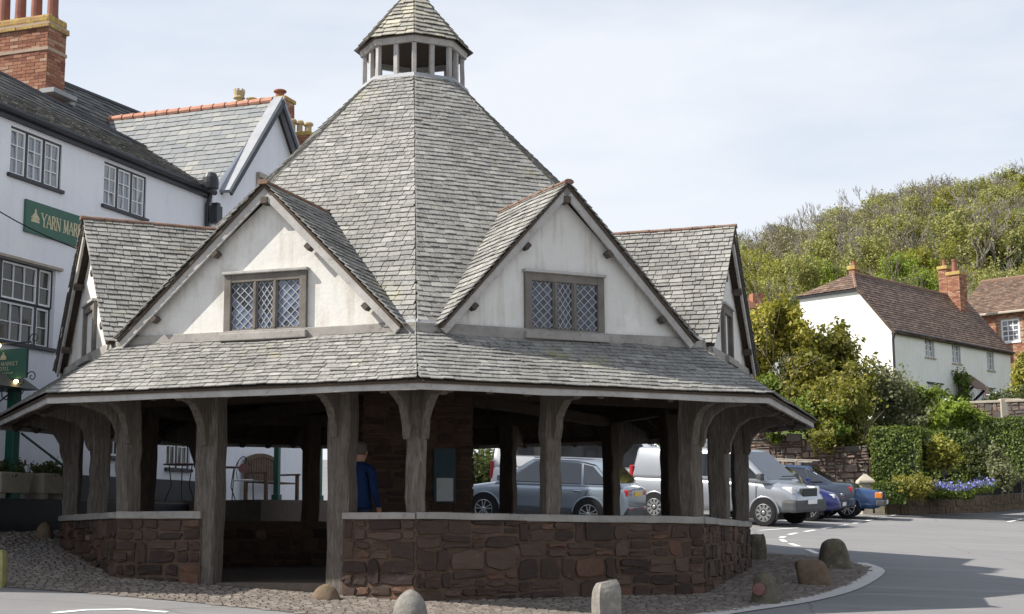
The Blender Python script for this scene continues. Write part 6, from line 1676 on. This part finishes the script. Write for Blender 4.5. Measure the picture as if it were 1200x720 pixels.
# chimneys at the far end of the cottage
def stack2(px, pyt, pyb, Y, w, label, pots):
    p = at(px, pyt, Y); zb_ = at(px, pyb, Y).z
    th = thing('brick_chimney', label, 'chimney', V((p.x, p.y, zb_)))
    brick_block(th, p, CR.d * w, CR.n * w * .85, zb_, p.z, 'shaft')
    mb = MB(); mb.obox(p + V((0, 0, .06)), CR.d * (w + .07), CR.n * (w * .85 + .07), V((0, 0, .09))); mb.build('cap', 'lichen_brick', th, bevel=.03)
    for (pp, h, r, st) in pots: q = at(pp, pyt, Y); pot(th, V((q.x, q.y, p.z + .14)), h, r, 'terracotta', st)
stack2(1121, 323, 380, 70.5, .37, 'brick chimney with red pot at the far end of the white cottage', [(1119, .65, .14, 0)])
stack2(1107, 316, 350, 74, .26, 'slender brick chimney just behind the cottage ridge end', [(1107, .35, .12, 0)])
stack2(1000, 316, 330, 66, .16, 'tiny red chimney on the cottage hip end', [(1001, .25, .1, 0)])
# brick house
BY = 76
bp = at(1131, 400, BY); BF = Face((bp.x, bp.y), (cd.x, cd.y))
bh_ = thing('brick_house', 'red brick house with brown tiled roof at the right edge', 'house', BF.pt(4, 6))
ub = BF.of(1300, 380)[0]; zev2 = BF.of(1165, 366)[1]
bw = (BF.of(1173, 390)[0], BF.of(1195, 390)[0], BF.of(1184, 401)[1], BF.of(1184, 374)[1])
mb = MB(); BF.wall(mb, -.3, ub - .2, 5, zev2, [bw]); [mb.poly([BF.pt(uu, 5), BF.pt(uu, zev2), BF.pt(uu, BF.of(1165, 330, -3.3)[1] - .1, -3.3), BF.pt(uu, zev2, -6.9), BF.pt(uu, 5, -6.9)]) for uu in (-.3, ub - .2)]; mb.poly([BF.pt(-.3, 5, -6.9), BF.pt(ub - .2, 5, -6.9), BF.pt(ub - .2, zev2, -6.9), BF.pt(-.3, zev2, -6.9)])
brick_mat('brick_wall', (.30, .13, .085), (.38, .18, .12), (.36, .3, .25), 1.0)
bwo = mb.build('wall', 'brick_wall', bh_)
bj = MB(); rows = int((zev2 - 6.5) / .085)
for r__ in range(rows):
    u = -.3 - (.12 if r__ % 2 else 0)
    while u < ub:
        a, b = max(-.3, u + .006), min(ub - .2, u + .235); z = 6.5 + r__ * .085; u += .24
        if b - a < .05 or (a < bw[1] and b > bw[0] and z + .08 > bw[2] - .1 and z < bw[3] + .06): continue
        BF.box(bj, a, b, z + .005, z + .08, .0, .012 + random.gauss(0, .002))
o_ = bj.build('bricks', 'brick', bwo, fix=False); o_['kind'] = 'stuff'
BF.window(bh_, bw, (1,), 4, 3, glass='pale_glass', rec=.05, fw=.09, bar=.045, sill='white_paint')
zrid = BF.of(1165, 330, -3.3)[1]
brf = slate_roof(bh_, [([BF.pt(-.5, zev2 - .1, .25), BF.pt(ub, zev2 - .1, .25), BF.pt(ub, zrid, -3.3), BF.pt(-.5, zrid, -3.3)], BF.n), ([BF.pt(-.5, zev2, -7), BF.pt(ub, zev2, -7), BF.pt(ub, zrid, -3.3), BF.pt(-.5, zrid, -3.3)], -BF.n)], 'clay_tile', .18, .18, .26, piece='tile', lift=.03)
mb = MB(); mb.tube([BF.pt(-.5, zrid + .03, -3.3), BF.pt(ub, zrid + .03, -3.3)], .12, 6); mb.build('ridge', 'ridge_clay', brf)
mb = MB(); mb.tube([BF.pt(-.5, zev2 - .12, .3), BF.pt(ub, zev2 - .12, .3)], .07, 6); mb.build('gutter', 'pale_stone', bh_)
# house behind the young tree
HY = 68
hp = at(862, 420, HY); HB = Face((hp.x, hp.y), (1, .25))
hh_ = thing('tiled_house', 'white house with red tiled hipped roof behind the young tree', 'house', HB.pt(2, 3.5))
ul = HB.of(912, 400)[0]; z_e = HB.of(888, 363)[1]; z_r = HB.of(880, 346, -2.4)[1]
mb = MB(); HB.wall(mb, -2.5, ul, 3, z_e, [])
mb.poly([HB.pt(ul, 3), HB.pt(ul, z_e), HB.pt(ul, z_e, -5), HB.pt(ul, 3, -5)]); mb.poly([HB.pt(-2.5, 3), HB.pt(-2.5, z_e), HB.pt(-2.5, z_r - .08, -2.4), HB.pt(-2.5, z_e, -4.8), HB.pt(-2.5, 3, -4.8)]); mb.poly([HB.pt(-2.5, 3, -4.8), HB.pt(ul, 3, -4.8), HB.pt(ul, z_e, -4.8), HB.pt(-2.5, z_e, -4.8)]); mb.build('wall', 'wall_paint', hh_)
simple('red_tile', (.22, .10, .07), (.3, .15, .1), 5, .9, .15, bump=.3, rnd=[(0, (.2, .095, .065)), (1, (.33, .17, .12))])
slate_roof(hh_, [([HB.pt(-2.7, z_e, .2), HB.pt(ul + .2, z_e, .2), HB.pt(ul - 1.0, z_r, -2.4), HB.pt(-2.7, z_r, -2.4)], HB.n), ([HB.pt(ul + .2, z_e, .2), HB.pt(ul + .2, z_e, -5), HB.pt(ul - 1.0, z_r, -2.4)], HB.d), ([HB.pt(ul + .2, z_e, -5), HB.pt(-2.7, z_e, -5), HB.pt(-2.7, z_r, -2.4), HB.pt(ul - 1.0, z_r, -2.4)], -HB.n)], 'red_tile', .18, .18, .26, piece='tile', lift=.03)
mb = MB(); q = HB.pt(*HB.of(887, 352, -1.0), -1.0); mb.obox(q, HB.d * .3, HB.n * .22, V((0, 0, .3))); mb.build('chimney', 'brick', hh_)

# ------------------------------------------------------------------ the wooded hill
RIDGE = [(820, 338), (870, 346), (900, 337), (950, 320), (1000, 304), (1050, 290), (1100, 276), (1150, 268), (1200, 260), (1300, 252)]
def ridge_y(px):
    for (a, ya), (b, yb) in zip(RIDGE, RIDGE[1:]):
        if px <= b: return ya + (yb - ya) * (px - a) / (b - a)
    return RIDGE[-1][1]
def hill_z(x, y):
    px = max(760, min(1350, 600 + F * x / y)); zt = at(px, ridge_y(px), 265).z
    k = (y - 100) / 165
    if k <= 1: return 7.0 + (zt - 7.0) * max(0, k) ** .95
    return zt - (k - 1) * 12
mb = MB(); pxs = list(range(640, 1460, 20)); yy = [98, 112, 126, 140, 155, 170, 185, 200, 215, 230, 245, 258, 265, 275, 300, 340]
for y in yy:
    for px in pxs:
        x = (px - 600) / F * y; z = hill_z(x, y)
        if px < 860: z -= (860 - px) * .12
        mb.v.append((x, y, z + 1.0 * noise.noise(V((x * .05, y * .05, 0)))))
for j in range(len(yy) - 1):
    for i in range(len(pxs) - 1): mb.f.append((j * len(pxs) + i, j * len(pxs) + i + 1, (j + 1) * len(pxs) + i + 1, (j + 1) * len(pxs) + i)); mb.r.append(.5); mb.m.append(0)
struct(mb.build('hillside', 'hill_floor', smooth=True))
def hill_tree(kind, seed):
    rs = random.Random(seed); th = thing('hill_tree', 'x', 'tree')
    spec = {'bare': ('leaf_twig', 4200, .115, -.1), 'olive': ('leaf_hill', 4400, .155, -.2), 'gold': ('leaf_gold', 4200, .16, -.2), 'bright': ('leaf_bright', 4000, .16, -.3), 'dark': ('leaf_dark', 4000, .2, -.4)}[kind]
    H = 11; mb = MB()
    branches(mb, (0, 0, -.6), (rs.gauss(0, .08), rs.gauss(0, .08), 1), 4.4, .36, 5 if kind in ('bare', 'olive') else 3, rs, .58, .034, .22)
    mb.build('trunk', 'pale_bark' if kind in ('bare', 'olive') else 'bark', th, local=True)
    bl = []
    for k in range(13):
        a = rs.uniform(0, 6.28); q = rs.uniform(.4, 3.9); bl.append((V((math.cos(a) * q, math.sin(a) * q, 5.2 + rs.uniform(0, 5.6) * (1 - .5 * (q / 3.9) ** 2))), (rs.uniform(1.2, 2.2), rs.uniform(1.2, 2.2), rs.uniform(.75, 1.35))))
    if kind == 'dark': bl += [(V((0, 0, 3)), (2.6, 2.6, 2.6)), (V((0, 0, 6)), (2.6, 2.6, 3))]
    P, N_, rv = blob_points(bl, spec[1], seed, spec[3], 1.3)
    leaf_object('crown', P, N_, spec[2], spec[0], th, rv, seed=seed, local=True)
    return th
LB = {'bare': 'grey bare branched tree on the wooded hill', 'olive': 'budding olive tree on the wooded hill', 'gold': 'golden yellow leaved tree on the wooded hill', 'bright': 'fresh bright green tree on the wooded hill', 'dark': 'dark evergreen tree on the wooded hill'}
protos = {k: [hill_tree(k, 100 + i * 7 + j) for j in range(3 if k in ('bare', 'olive') else 2)] for i, k in enumerate(LB)}
used = set()
def zone(px):
    for lim, w in ((880, 'beside the hall gable'), (905, 'above the tiled house'), (940, 'left of the cottage roof'), (970, 'above the cottage eaves'), (1000, 'above the cottage hip'), (1035, 'above the cottage ridge'), (1070, 'right of the cottage hip'), (1098, 'left of the brick chimneys'), (1135, 'behind the brick chimneys'), (1170, 'above the brick house')):
        if px < lim: return w
    return 'at the right edge'
def put_tree(kind, px, Y, s_):
    lst = protos[kind]; p = random.choice(lst)
    x = (px - 600) / F * Y; z = hill_z(x, Y)
    o = p if p.name not in used else copy_tree(p)
    used.add(p.name)
    o.location = (x, Y, z - .2); o.rotation_euler = (0, 0, random.uniform(0, 6.28)); o.scale = (s_ * random.uniform(.9, 1.15), s_ * random.uniform(.9, 1.15), s_)
    f = (Y - 112) / 155
    o['label'] = LB[kind].replace('on the wooded hill', '') + zone(px) + (' on the skyline' if f > .88 else ' high on the hill' if f > .6 else ' halfway up the hill' if f > .28 else ' at the foot of the hill'); o['group'] = {'bare': 'bare trees on the hill', 'olive': 'olive trees on the hill', 'gold': 'golden trees on the hill', 'bright': 'bright green trees on the hill', 'dark': 'evergreens on the hill'}[kind]
def kind_at(px, f):
    """which kind grows where on the slope; f = 0 foot, 1 ridge"""
    w = {'bare': .3, 'olive': .52, 'gold': .11, 'bright': .04, 'dark': .03}
    if px < 905: w = {'gold': .6, 'olive': .35, 'bare': .05} if f < .8 else {'olive': .6, 'gold': .3, 'bare': .1}
    elif px < 950: w = {'gold': .17, 'olive': .58, 'bare': .2, 'bright': .05}
    elif px > 1130: w = {'gold': .38, 'olive': .36, 'bright': .2 if f < .6 else .03, 'dark': .08, 'bare': .05}
    elif px > 980: w = {'bare': .33, 'olive': .55, 'gold': .12}
    if f < .22: w = {'bright': .4, 'olive': .25, 'dark': .12, 'gold': .2}
    ks = list(w); return random.choices(ks, [w[k] for k in ks])[0]
random.seed(21)
rowsY = [116, 130, 144, 159, 174, 190, 206, 222, 237, 250, 261]
for i, Y in enumerate(rowsY):
    px = 815 + random.uniform(0, 20)
    while px < 1290:
        f = i / (len(rowsY) - 1)
        put_tree(kind_at(px, f), px, Y + random.uniform(-6, 6), random.uniform(.72, 1.05) * (.72 if f < .2 else 1))
        px += random.uniform(27, 46) * (200 / Y) ** .6
for k in LB:
    for p in protos[k]:
        if p.name not in used: put_tree(k, random.uniform(900, 1190), random.uniform(150, 250), .9)
# ------------------------------------------------------------------ road markings and kerb strip
def decal(name, quads, mat, dz=.006):
    mb = MB()
    for qd in quads: mb.poly([V((p.x, p.y, g(p.x, p.y) + dz)) for p in qd])
    return mb.build(name, mat)
def ribbon(pts, w0, w1, n=1):
    """quads along a plan polyline, between offsets w0 and w1 to its right"""
    out = []; q = []
    for i, p in enumerate(pts):
        d = V(((pts[min(i + 1, len(pts) - 1)] - pts[max(0, i - 1)]).x, (pts[min(i + 1, len(pts) - 1)] - pts[max(0, i - 1)]).y, 0)).normalized(); r_ = V((d.y, -d.x, 0)); q.append((p + r_ * w0, p + r_ * w1))
    for a, b in zip(q, q[1:]): out.append([a[0], b[0], b[1], a[1]])
    return out
def smooth_path(P, n=6):
    out = []
    for i in range(len(P) - 1):
        p0, p1, p2, p3 = P[max(0, i - 1)], P[i], P[i + 1], P[min(len(P) - 1, i + 2)]
        for k in range(n):
            t = k / n; out.append(.5 * ((2 * p1) + (p2 - p0) * t + (2 * p0 - 5 * p1 + 4 * p2 - p3) * t * t + (3 * p1 - p0 - 3 * p2 + p3) * t ** 3))
    return out + [P[-1]]
kp = smooth_path([hit(*p) for p in ((640, 736), (780, 725), (870, 713), (935, 703), (985, 690), (1014, 675), (1018, 667), (1000, 660))])
struct(decal('kerb_strip', ribbon(kp, -.02, .24), 'kerb_concrete', .012))
DASH = [(952, 646.6), (931, 639), (918, 634), (917, 630), (929, 626), (949, 622.5), (969, 619), (988, 616), (1004.5, 613), (1019, 610), (1033, 607.5), (1048, 604), (1061, 601), (1074, 599)]
dp = [hit(*p) for p in DASH]
for i, p in enumerate(dp):
    a, b = dp[max(0, i - 1)], dp[min(len(dp) - 1, i + 1)]; d = (b - a).normalized()
    L = (b - a).length / (2 if 0 < i < len(dp) - 1 else 1) * .28
    o = struct(decal('bay_dash', ribbon([p - d * L, p + d * L], -.06, .06), 'road_paint'))
for (a, b) in (((880, 640), (1012, 637)), ):
    pass
for px0, py0, px1, py1 in ((905, 611, 985, 609), (890, 622, 935, 619)):
    struct(decal('bay_line', ribbon([hit(px0, py0), hit(px1, py1)], -.05, .05), 'road_paint'))
struct(decal('edge_line', ribbon([hit(*p) for p in ((62, 719), (100, 715.5), (150, 714.5), (196, 718))], -.05, .05), 'road_paint'))
struct(decal('lane_dash', ribbon([hit(1181, 612), hit(1215, 605.5)], -.06, .06), 'road_paint'))

# ------------------------------------------------------------------ guard stones round the apron
def rock(name, label, base, w, d, h, mat, prof, seed, lean=(0, 0), n=16, rough=.06, yaw=0, sq=0, tilt=0):
    rs = random.Random(seed); rings = []
    nl = 9
    for i in range(nl + 1):
        f = i / nl
        for (a, ka), (b, kb) in zip(prof, prof[1:]):
            if a <= f <= b: k = ka + (kb - ka) * (f - a) / (b - a)
        ring = []
        for j in range(n):
            a = 2 * math.pi * j / n; c, s_ = math.cos(a), math.sin(a)
            if sq: m = max(abs(c), abs(s_)); c, s_ = c * (1 - sq) + c / m * sq * .8, s_ * (1 - sq) + s_ / m * sq * .8
            p = V((c * w / 2 * k, s_ * d / 2 * k, f * h)); 
            nz = noise.noise(V((c * 1.6 + seed, s_ * 1.6, f * 2.2))) * rough * 2 + rs.gauss(0, rough * .16)
            p *= 1 + nz * (1 if i else .3); p.z = f * h + noise.noise(V((c * 2, s_ * 2 + seed, f))) * rough * h * .5 * f + tilt * p.x * f
            p.x += lean[0] * f * h; p.y += lean[1] * f * h
            ring.append(p)
        rings.append(ring)
    mb = MB(); rm = Matrix.Rotation(yaw, 3, 'Z')
    mb.loft([[V(base) + rm @ p - V((0, 0, .06)) for p in r] for r in rings])
    o = mb.build(name, mat, smooth=True)
    if sq < .7: md = o.modifiers.new('soft', 'SUBSURF'); md.levels = md.render_levels = 1
    else: o.data.polygons.foreach_set('use_smooth', [False] * len(o.data.polygons))
    return tag(o, label, 'guard stone', 'guard stones round the market hall')
def scale_at(px, py): p = hit(px, py); return p, p.y / F
DOME = [(0, .95), (.35, 1), (.65, .86), (.85, .6), (.96, .3), (1, .04)]
SLAB = [(0, 1), (.55, 1.0), (.78, .96), (.9, .88), (1, .7)]
for (nm, lb, px, py, wpx, dpx, top, mt, pr, sd, kw) in (
    ('guard_stone', 'round topped grey boulder on the cobbles in front of the wall', 481, 727, 41, 40, 692, 'granite', DOME, 1, {}),
    ('guard_stone', 'upright pale slab with slanted top near the front kerb', 711, 724, 34, 30, 683, 'granite', SLAB, 2, dict(sq=.95, rough=.03, yaw=.35, tilt=.25)),
    ('guard_stone', 'lumpy mossy stone carrying a round red reflector', 897, 707, 36, 34, 672, 'mossy_stone', [(0, 1), (.4, .9), (.55, .78), (.8, .74), (.93, .6), (1, .2)], 3, dict(rough=.1)),
    ('guard_stone', 'low brown slab leaning in front of the tallest guard stone', 957, 686, 42, 20, 657, 'sandstone', SLAB, 4, dict(rough=.07, lean=(-.25, 0), sq=.4)),
    ('guard_stone', 'tallest dark guard stone at the tip of the apron', 978, 666, 42, 32, 632, 'mossy_stone', [(0, 1.05), (.4, .92), (.7, .8), (.9, .66), (1, .3)], 5, dict(rough=.05, sq=.4)),
    ('guard_stone', 'green stained block beside the right end of the hall wall', 888, 656, 22, 30, 627, 'mossy_stone', SLAB, 6, dict(rough=.05, sq=.8)),
    ('guard_stone', 'yellow lichened post stone cut by the left edge', -3, 688, 20, 22, 646, 'lichen_stone', SLAB, 7, dict(rough=.04, sq=.7)),
    ('guard_stone', 'squat boulder at the foot of the doorway post', 382, 703, 34, 26, 685, 'sandstone', DOME, 8, dict(rough=.09)),
    ('guard_stone', 'dark shaded stone at the far left corner of the hall', 52, 631, 22, 22, 612, 'sandstone', DOME, 9, dict(rough=.06, sq=.5))):
    p, k = scale_at(px, py); rough_ = 0; rock(nm, lb, p, wpx * k, dpx * k, (py - top) * k + .06, mt, pr, sd, **kw)
p, k = scale_at(897, 707); c = at(889, 691, p.y - .18 )
mb = MB(); mb.lathe(c, [(.01, .02), (.075, .015), (.085, 0), (.085, -.03)], 16, V((-.15, -1, 0))); tag(mb.build('reflector', 'rose_metal'), 'round dull red reflector on the lumpy mossy stone', 'reflector')

# ------------------------------------------------------------------ hotel terrace furniture
def terrace_pt(px, o, py=560): u = HF.of(px, py, o)[0]; return u, terr(u)
# veranda posts
for px, o, lb in ((324.5, 2.2, 'slim green veranda post in front of the wooden bench'), (374, 2.2, 'green veranda post beside the right doorway post')):
    u, z = terrace_pt(px, o); th = thing('veranda_post', lb, 'post', HF.pt(u, z, o), group='green veranda posts')
    mb = MB(); mb.bar(HF.pt(u, z, o), HF.pt(u, z + 2.7, o), .11, .11, up=HF.n); mb.build('shaft', 'green_paint', th, bevel=.012)
    mb = MB(); HF.box(mb, u - .08, u + .08, z + .001, z + .12, o - .08, o + .08); mb.build('foot', 'green_paint', th, bevel=.01)
u0v = terrace_pt(324.5, 2.2)[0]
# wooden bench
u, z = terrace_pt(319, .5); L = .78
bn = thing('wooden_bench', 'brown slatted wooden bench with arched back against the white wall', 'bench', HF.pt(u, z, .5))
for sg in (-1, 1):
    mb = MB(); HF.box(mb, u + sg * L * .95 - .035, u + sg * L * .95 + .035, z, z + .93, .2, .27); mb.build('leg', 'bench_wood', bn)
    mb = MB(); HF.box(mb, u + sg * L * .95 - .035, u + sg * L * .95 + .035, z, z + .62, .72, .79); mb.build('leg', 'bench_wood', bn)
    mb = MB(); HF.box(mb, u + sg * L * .95 - .045, u + sg * L * .95 + .045, z + .62, z + .66, .2, .82); mb.build('arm_rest', 'bench_wood', bn)
for k in range(4): mb = MB(); HF.box(mb, u - L * .95, u + L * .95, z + .42, z + .45, .28 + k * .125, .385 + k * .125); mb.build('seat_slat', 'bench_wood', bn)
for k in range(13):
    uu = u - L * .88 + 1.76 * L * k / 12; mb = MB(); HF.box(mb, uu - .045, uu + .045, z + .5, z + .9 + .12 * (1 - ((uu - u) / L) ** 2), .215, .245); mb.build('back_slat', 'bench_wood', bn)
mb = MB(); pts = [HF.pt(u + L * .95 * f, z + .93 + .14 * (1 - f * f), .232) for f in np.linspace(-1, 1, 11)]
for a, b in zip(pts, pts[1:]): mb.bar(a, b, .06, .09)
mb.build('top_rail', 'bench_wood', bn)
# bistro chairs and tables
HF0 = HF
def bistro_chair(px, o, lb, s_=1.0):
    u0, z = terrace_pt(px, o); HF = Face(HF0.pt(u0, 0, o), (1, .2)); u = 0; o = 0; th = thing('bistro_chair', lb, 'chair', HF.pt(u, z, o), group='iron terrace chairs')
    w = .21 * s_
    for su in (-1, 1):
        for so in (-1, 1): mb = MB(); mb.tube([HF.pt(u + su * w * 1.1, z, o + so * .2), HF.pt(u + su * w, z + .45, o + so * .17)], .012, 5); mb.build('leg', 'iron', th)
    mb = MB(); HF.box(mb, u - w, u + w, z + .445, z + .475, o - .2, o + .2); mb.build('seat', 'white_paint', th, bevel=.01)
    mb = MB(); mb.tube([HF.pt(u + w * math.cos(a), z + .47 + max(0, math.sin(a)) * .52 * (1 - .12 * abs(math.cos(a))), o - .17) for a in np.linspace(0, math.pi, 15)], .012, 5)
    for f in (-.55, .55): mb.tube([HF.pt(u + w * f, z + .47, o - .17), HF.pt(u + w * f * 1.25, z + .62, o - .17), HF.pt(u + w * f * .9, z + .9, o - .17)], .009, 5)
    mb.build('back_frame', 'iron', th)
    mb = MB(); mb.lathe(HF.pt(u, z + .72, o - .17), [(.001, -.008), (.1, -.006), (.11, 0), (.1, .008), (.001, .01)], 16, HF.n); mb.build('back_medallion', 'rose_metal', th)
def bistro_table(px, o, lb):
    u, z = terrace_pt(px, o); th = thing('bistro_table', lb, 'table', HF.pt(u, z, o), group='iron terrace tables')
    mb = MB(); mb.lathe(HF.pt(u, z + .70, o), [(.001, 0), (.34, 0), (.36, .012), (.34, .025), (.001, .025)], 20); mb.build('table_top', 'rose_metal', th)
    for k in range(3):
        a = 2.1 * k + .4; d = HF.d * math.cos(a) + HF.n * math.sin(a); mb = MB(); c = HF.pt(u, z, o); mb.tube([c + d * .33, c + d * .2 + V((0, 0, .3)), c + d * .26 + V((0, 0, .7))], .012, 5); mb.build('leg', 'iron', th)
bistro_chair(285, .75, 'iron chair with round back medallion beside the bench')
bistro_table(262, .85, 'small iron table between the two doorway posts')
bistro_chair(246, 1.0, 'iron chair half hidden behind the left doorway post')
bistro_table(212, 1.1, 'small iron table seen left of the doorway')
bistro_chair(152, .6, 'iron chair behind the left corner posts')
# troughs
def trough(px, o, lb, seed):
    u, z = terrace_pt(px, o); th = thing('stone_trough', lb, 'planter', HF.pt(u, z, o), group='stone troughs on the terrace')
    mb = MB(); a = [HF.pt(u + su * .36, z + .1, o + so * .18) for su, so in ((-1, -1), (1, -1), (1, 1), (-1, 1))]; b = [HF.pt(u + su * .42, z + .45, o + so * .22) for su, so in ((-1, -1), (1, -1), (1, 1), (-1, 1))]
    mb.hexa(a + b); mb.build('trough', 'pale_stone', th, bevel=.02)
    for su in (-.25, .25): mb = MB(); HF.box(mb, u + su - .06, u + su + .06, z, z + .098, o - .14, o + .14); mb.build('foot', 'pale_stone', th)
    c = HF.pt(u, z + .5, o); P, N_, rv = blob_points([(c, (.36, .24, .13)), (c + HF.d * .2, (.2, .2, .16)), (c - HF.d * .2, (.2, .2, .14))], 700, seed, -.6)
    leaf_object('plants', P, N_, .04, 'leaf_dark', th, rv, seed=seed)
trough(8, .7, 'stone planting trough beside the porch post', 61)
trough(57, .7, 'stone planting trough below the green handrail', 62)

# ------------------------------------------------------------------ the visitor inside the hall
def person():
    base = at(421, 600, 20.3); base = V((base.x, base.y, HALL_FLOOR + .004))
    me = bpy.data.meshes.new('person'); vs, es, rad = [], [], []
    def v(p, r, par=None):
        vs.append(p); rad.append(r)
        if par is not None: es.append((par, len(vs) - 1))
        return len(vs) - 1
    S = 1.04
    pel = v((0, 0, .98), (.165, .12)); sp = v((0, .0, 1.14), (.165, .115), pel); ch = v((0, .01, 1.33), (.185, .125), sp); ut = v((0, .01, 1.46), (.13, .09), ch); nk = v((0, -.01, 1.53), .058, ut)
    hd = v((0, -.035, 1.60), (.07, .085), nk); hm = v((0, -.04, 1.67), (.078, .098), hd); ht = v((0, -.03, 1.75), (.068, .082), hm); v((0, -.025, 1.79), (.035, .04), ht)
    ns_ = v((0, -.145, 1.645), .014, hm)
    for sx in (-1, 1):
        sh = v((sx * .19, .01, 1.42), .072, ut); el = v((sx * .255, .05, 1.13), .055, sh); wr = v((sx * .235, -.1, .93), .036, el); pa = v((sx * .228, -.135, .865), (.018, .04), wr)
        for k, (dy, ln) in enumerate(((-.035, .075), (-.012, .088), (.012, .084), (.034, .064))):
            f1 = v((sx * .226, -.145 + dy * .9, .825), .0095, pa); f2 = v((sx * .215, -.15 + dy * .9, .825 - ln * .55), .0088, f1); v((sx * .2, -.15 + dy * .9, .825 - ln), .0075, f2)
        t1 = v((sx * .21, -.19, .875), .011, pa); v((sx * .2, -.205, .835), .009, t1)
        hp_ = v((sx * .095, 0, .92), .095, pel); kn = v((sx * .105, -.02, .5), .066, hp_); an = v((sx * .105, .02, .1), .046, kn); hl = v((sx * .105, .03, .045), .045, an); v((sx * .115, -.17, .035), .036, hl)
    me.from_pydata(vs, es, [])
    ob = bpy.data.objects.new('person', me); COL.objects.link(ob)
    md = ob.modifiers.new('skin', 'SKIN'); md.use_smooth_shade = True
    for i, r in enumerate(rad): me.skin_vertices[0].data[i].radius = r if isinstance(r, tuple) else (r, r)
    me.skin_vertices[0].data[pel].use_root = True
    m2 = ob.modifiers.new('sub', 'SUBSURF'); m2.levels = m2.render_levels = 2
    dg = bpy.context.evaluated_depsgraph_get(); dg.update()
    nm = bpy.data.meshes.new_from_object(ob.evaluated_get(dg)); ob.modifiers.clear(); ob.data = nm; nm.name = 'person'
    for m in ('jacket', 'trousers', 'skin', 'shoe'): nm.materials.append(M[m])
    for p in nm.polygons:
        c = p.center; z = c.z; p.use_smooth = True
        if z > 1.535: k = 2
        elif abs(c.x) > .17 and z < .925: k = 2
        elif z > .9 or (abs(c.x) > .19): k = 0
        elif z > .085: k = 1
        else: k = 3
        p.material_index = k
    ob.scale = (S, S, S); ob.location = base; ob.rotation_euler = (0, 0, R(158)); ORG[ob.name] = V((0, 0, 0))
    tag(ob, 'person in a dark blue jacket standing inside the hall by the doorway post', 'person')
    mb = MB(); c = V((0, -.02, 1.70))
    mb.loft([[c + V((math.cos(a) * r * .092, math.sin(a) * r * .112 + (.012), z)) for a in np.linspace(0, 2 * math.pi, 14, endpoint=False)] for r, z in ((.8, -.07), (1.02, -.02), (1.02, .04), (.85, .085), (.45, .112), (.05, .12))])
    hr = mb.build('hair', 'hair', ob, smooth=True, local=True)
    mb = MB(); mb.lathe((0, .005, .93), [(.15, 0), (.178, -.01), (.182, .03), (.17, .05)], 16); mb.build('jacket_hem', 'jacket', ob, smooth=True, local=True)
    for sx in (-1, 1):
        mb = MB(); mb.lathe((sx * .03, -.128, 1.675), [(.001, -.006), (.01, 0), (.001, .006)], 8, (0, 1, 0)); mb.build('eye', 'shoe', ob, local=True)
        mb = MB(); mb.lathe((sx * .082, -.03, 1.655), [(.004, -.008), (.026, 0), (.02, .01)], 10, (sx, .2, 0)); mb.build('ear', 'skin', ob, local=True, smooth=True)
    mb = MB(); mb.box(-.024, .024, -.131, -.12, 1.598, 1.606); mb.build('mouth', 'rose_metal', ob, local=True)
person()
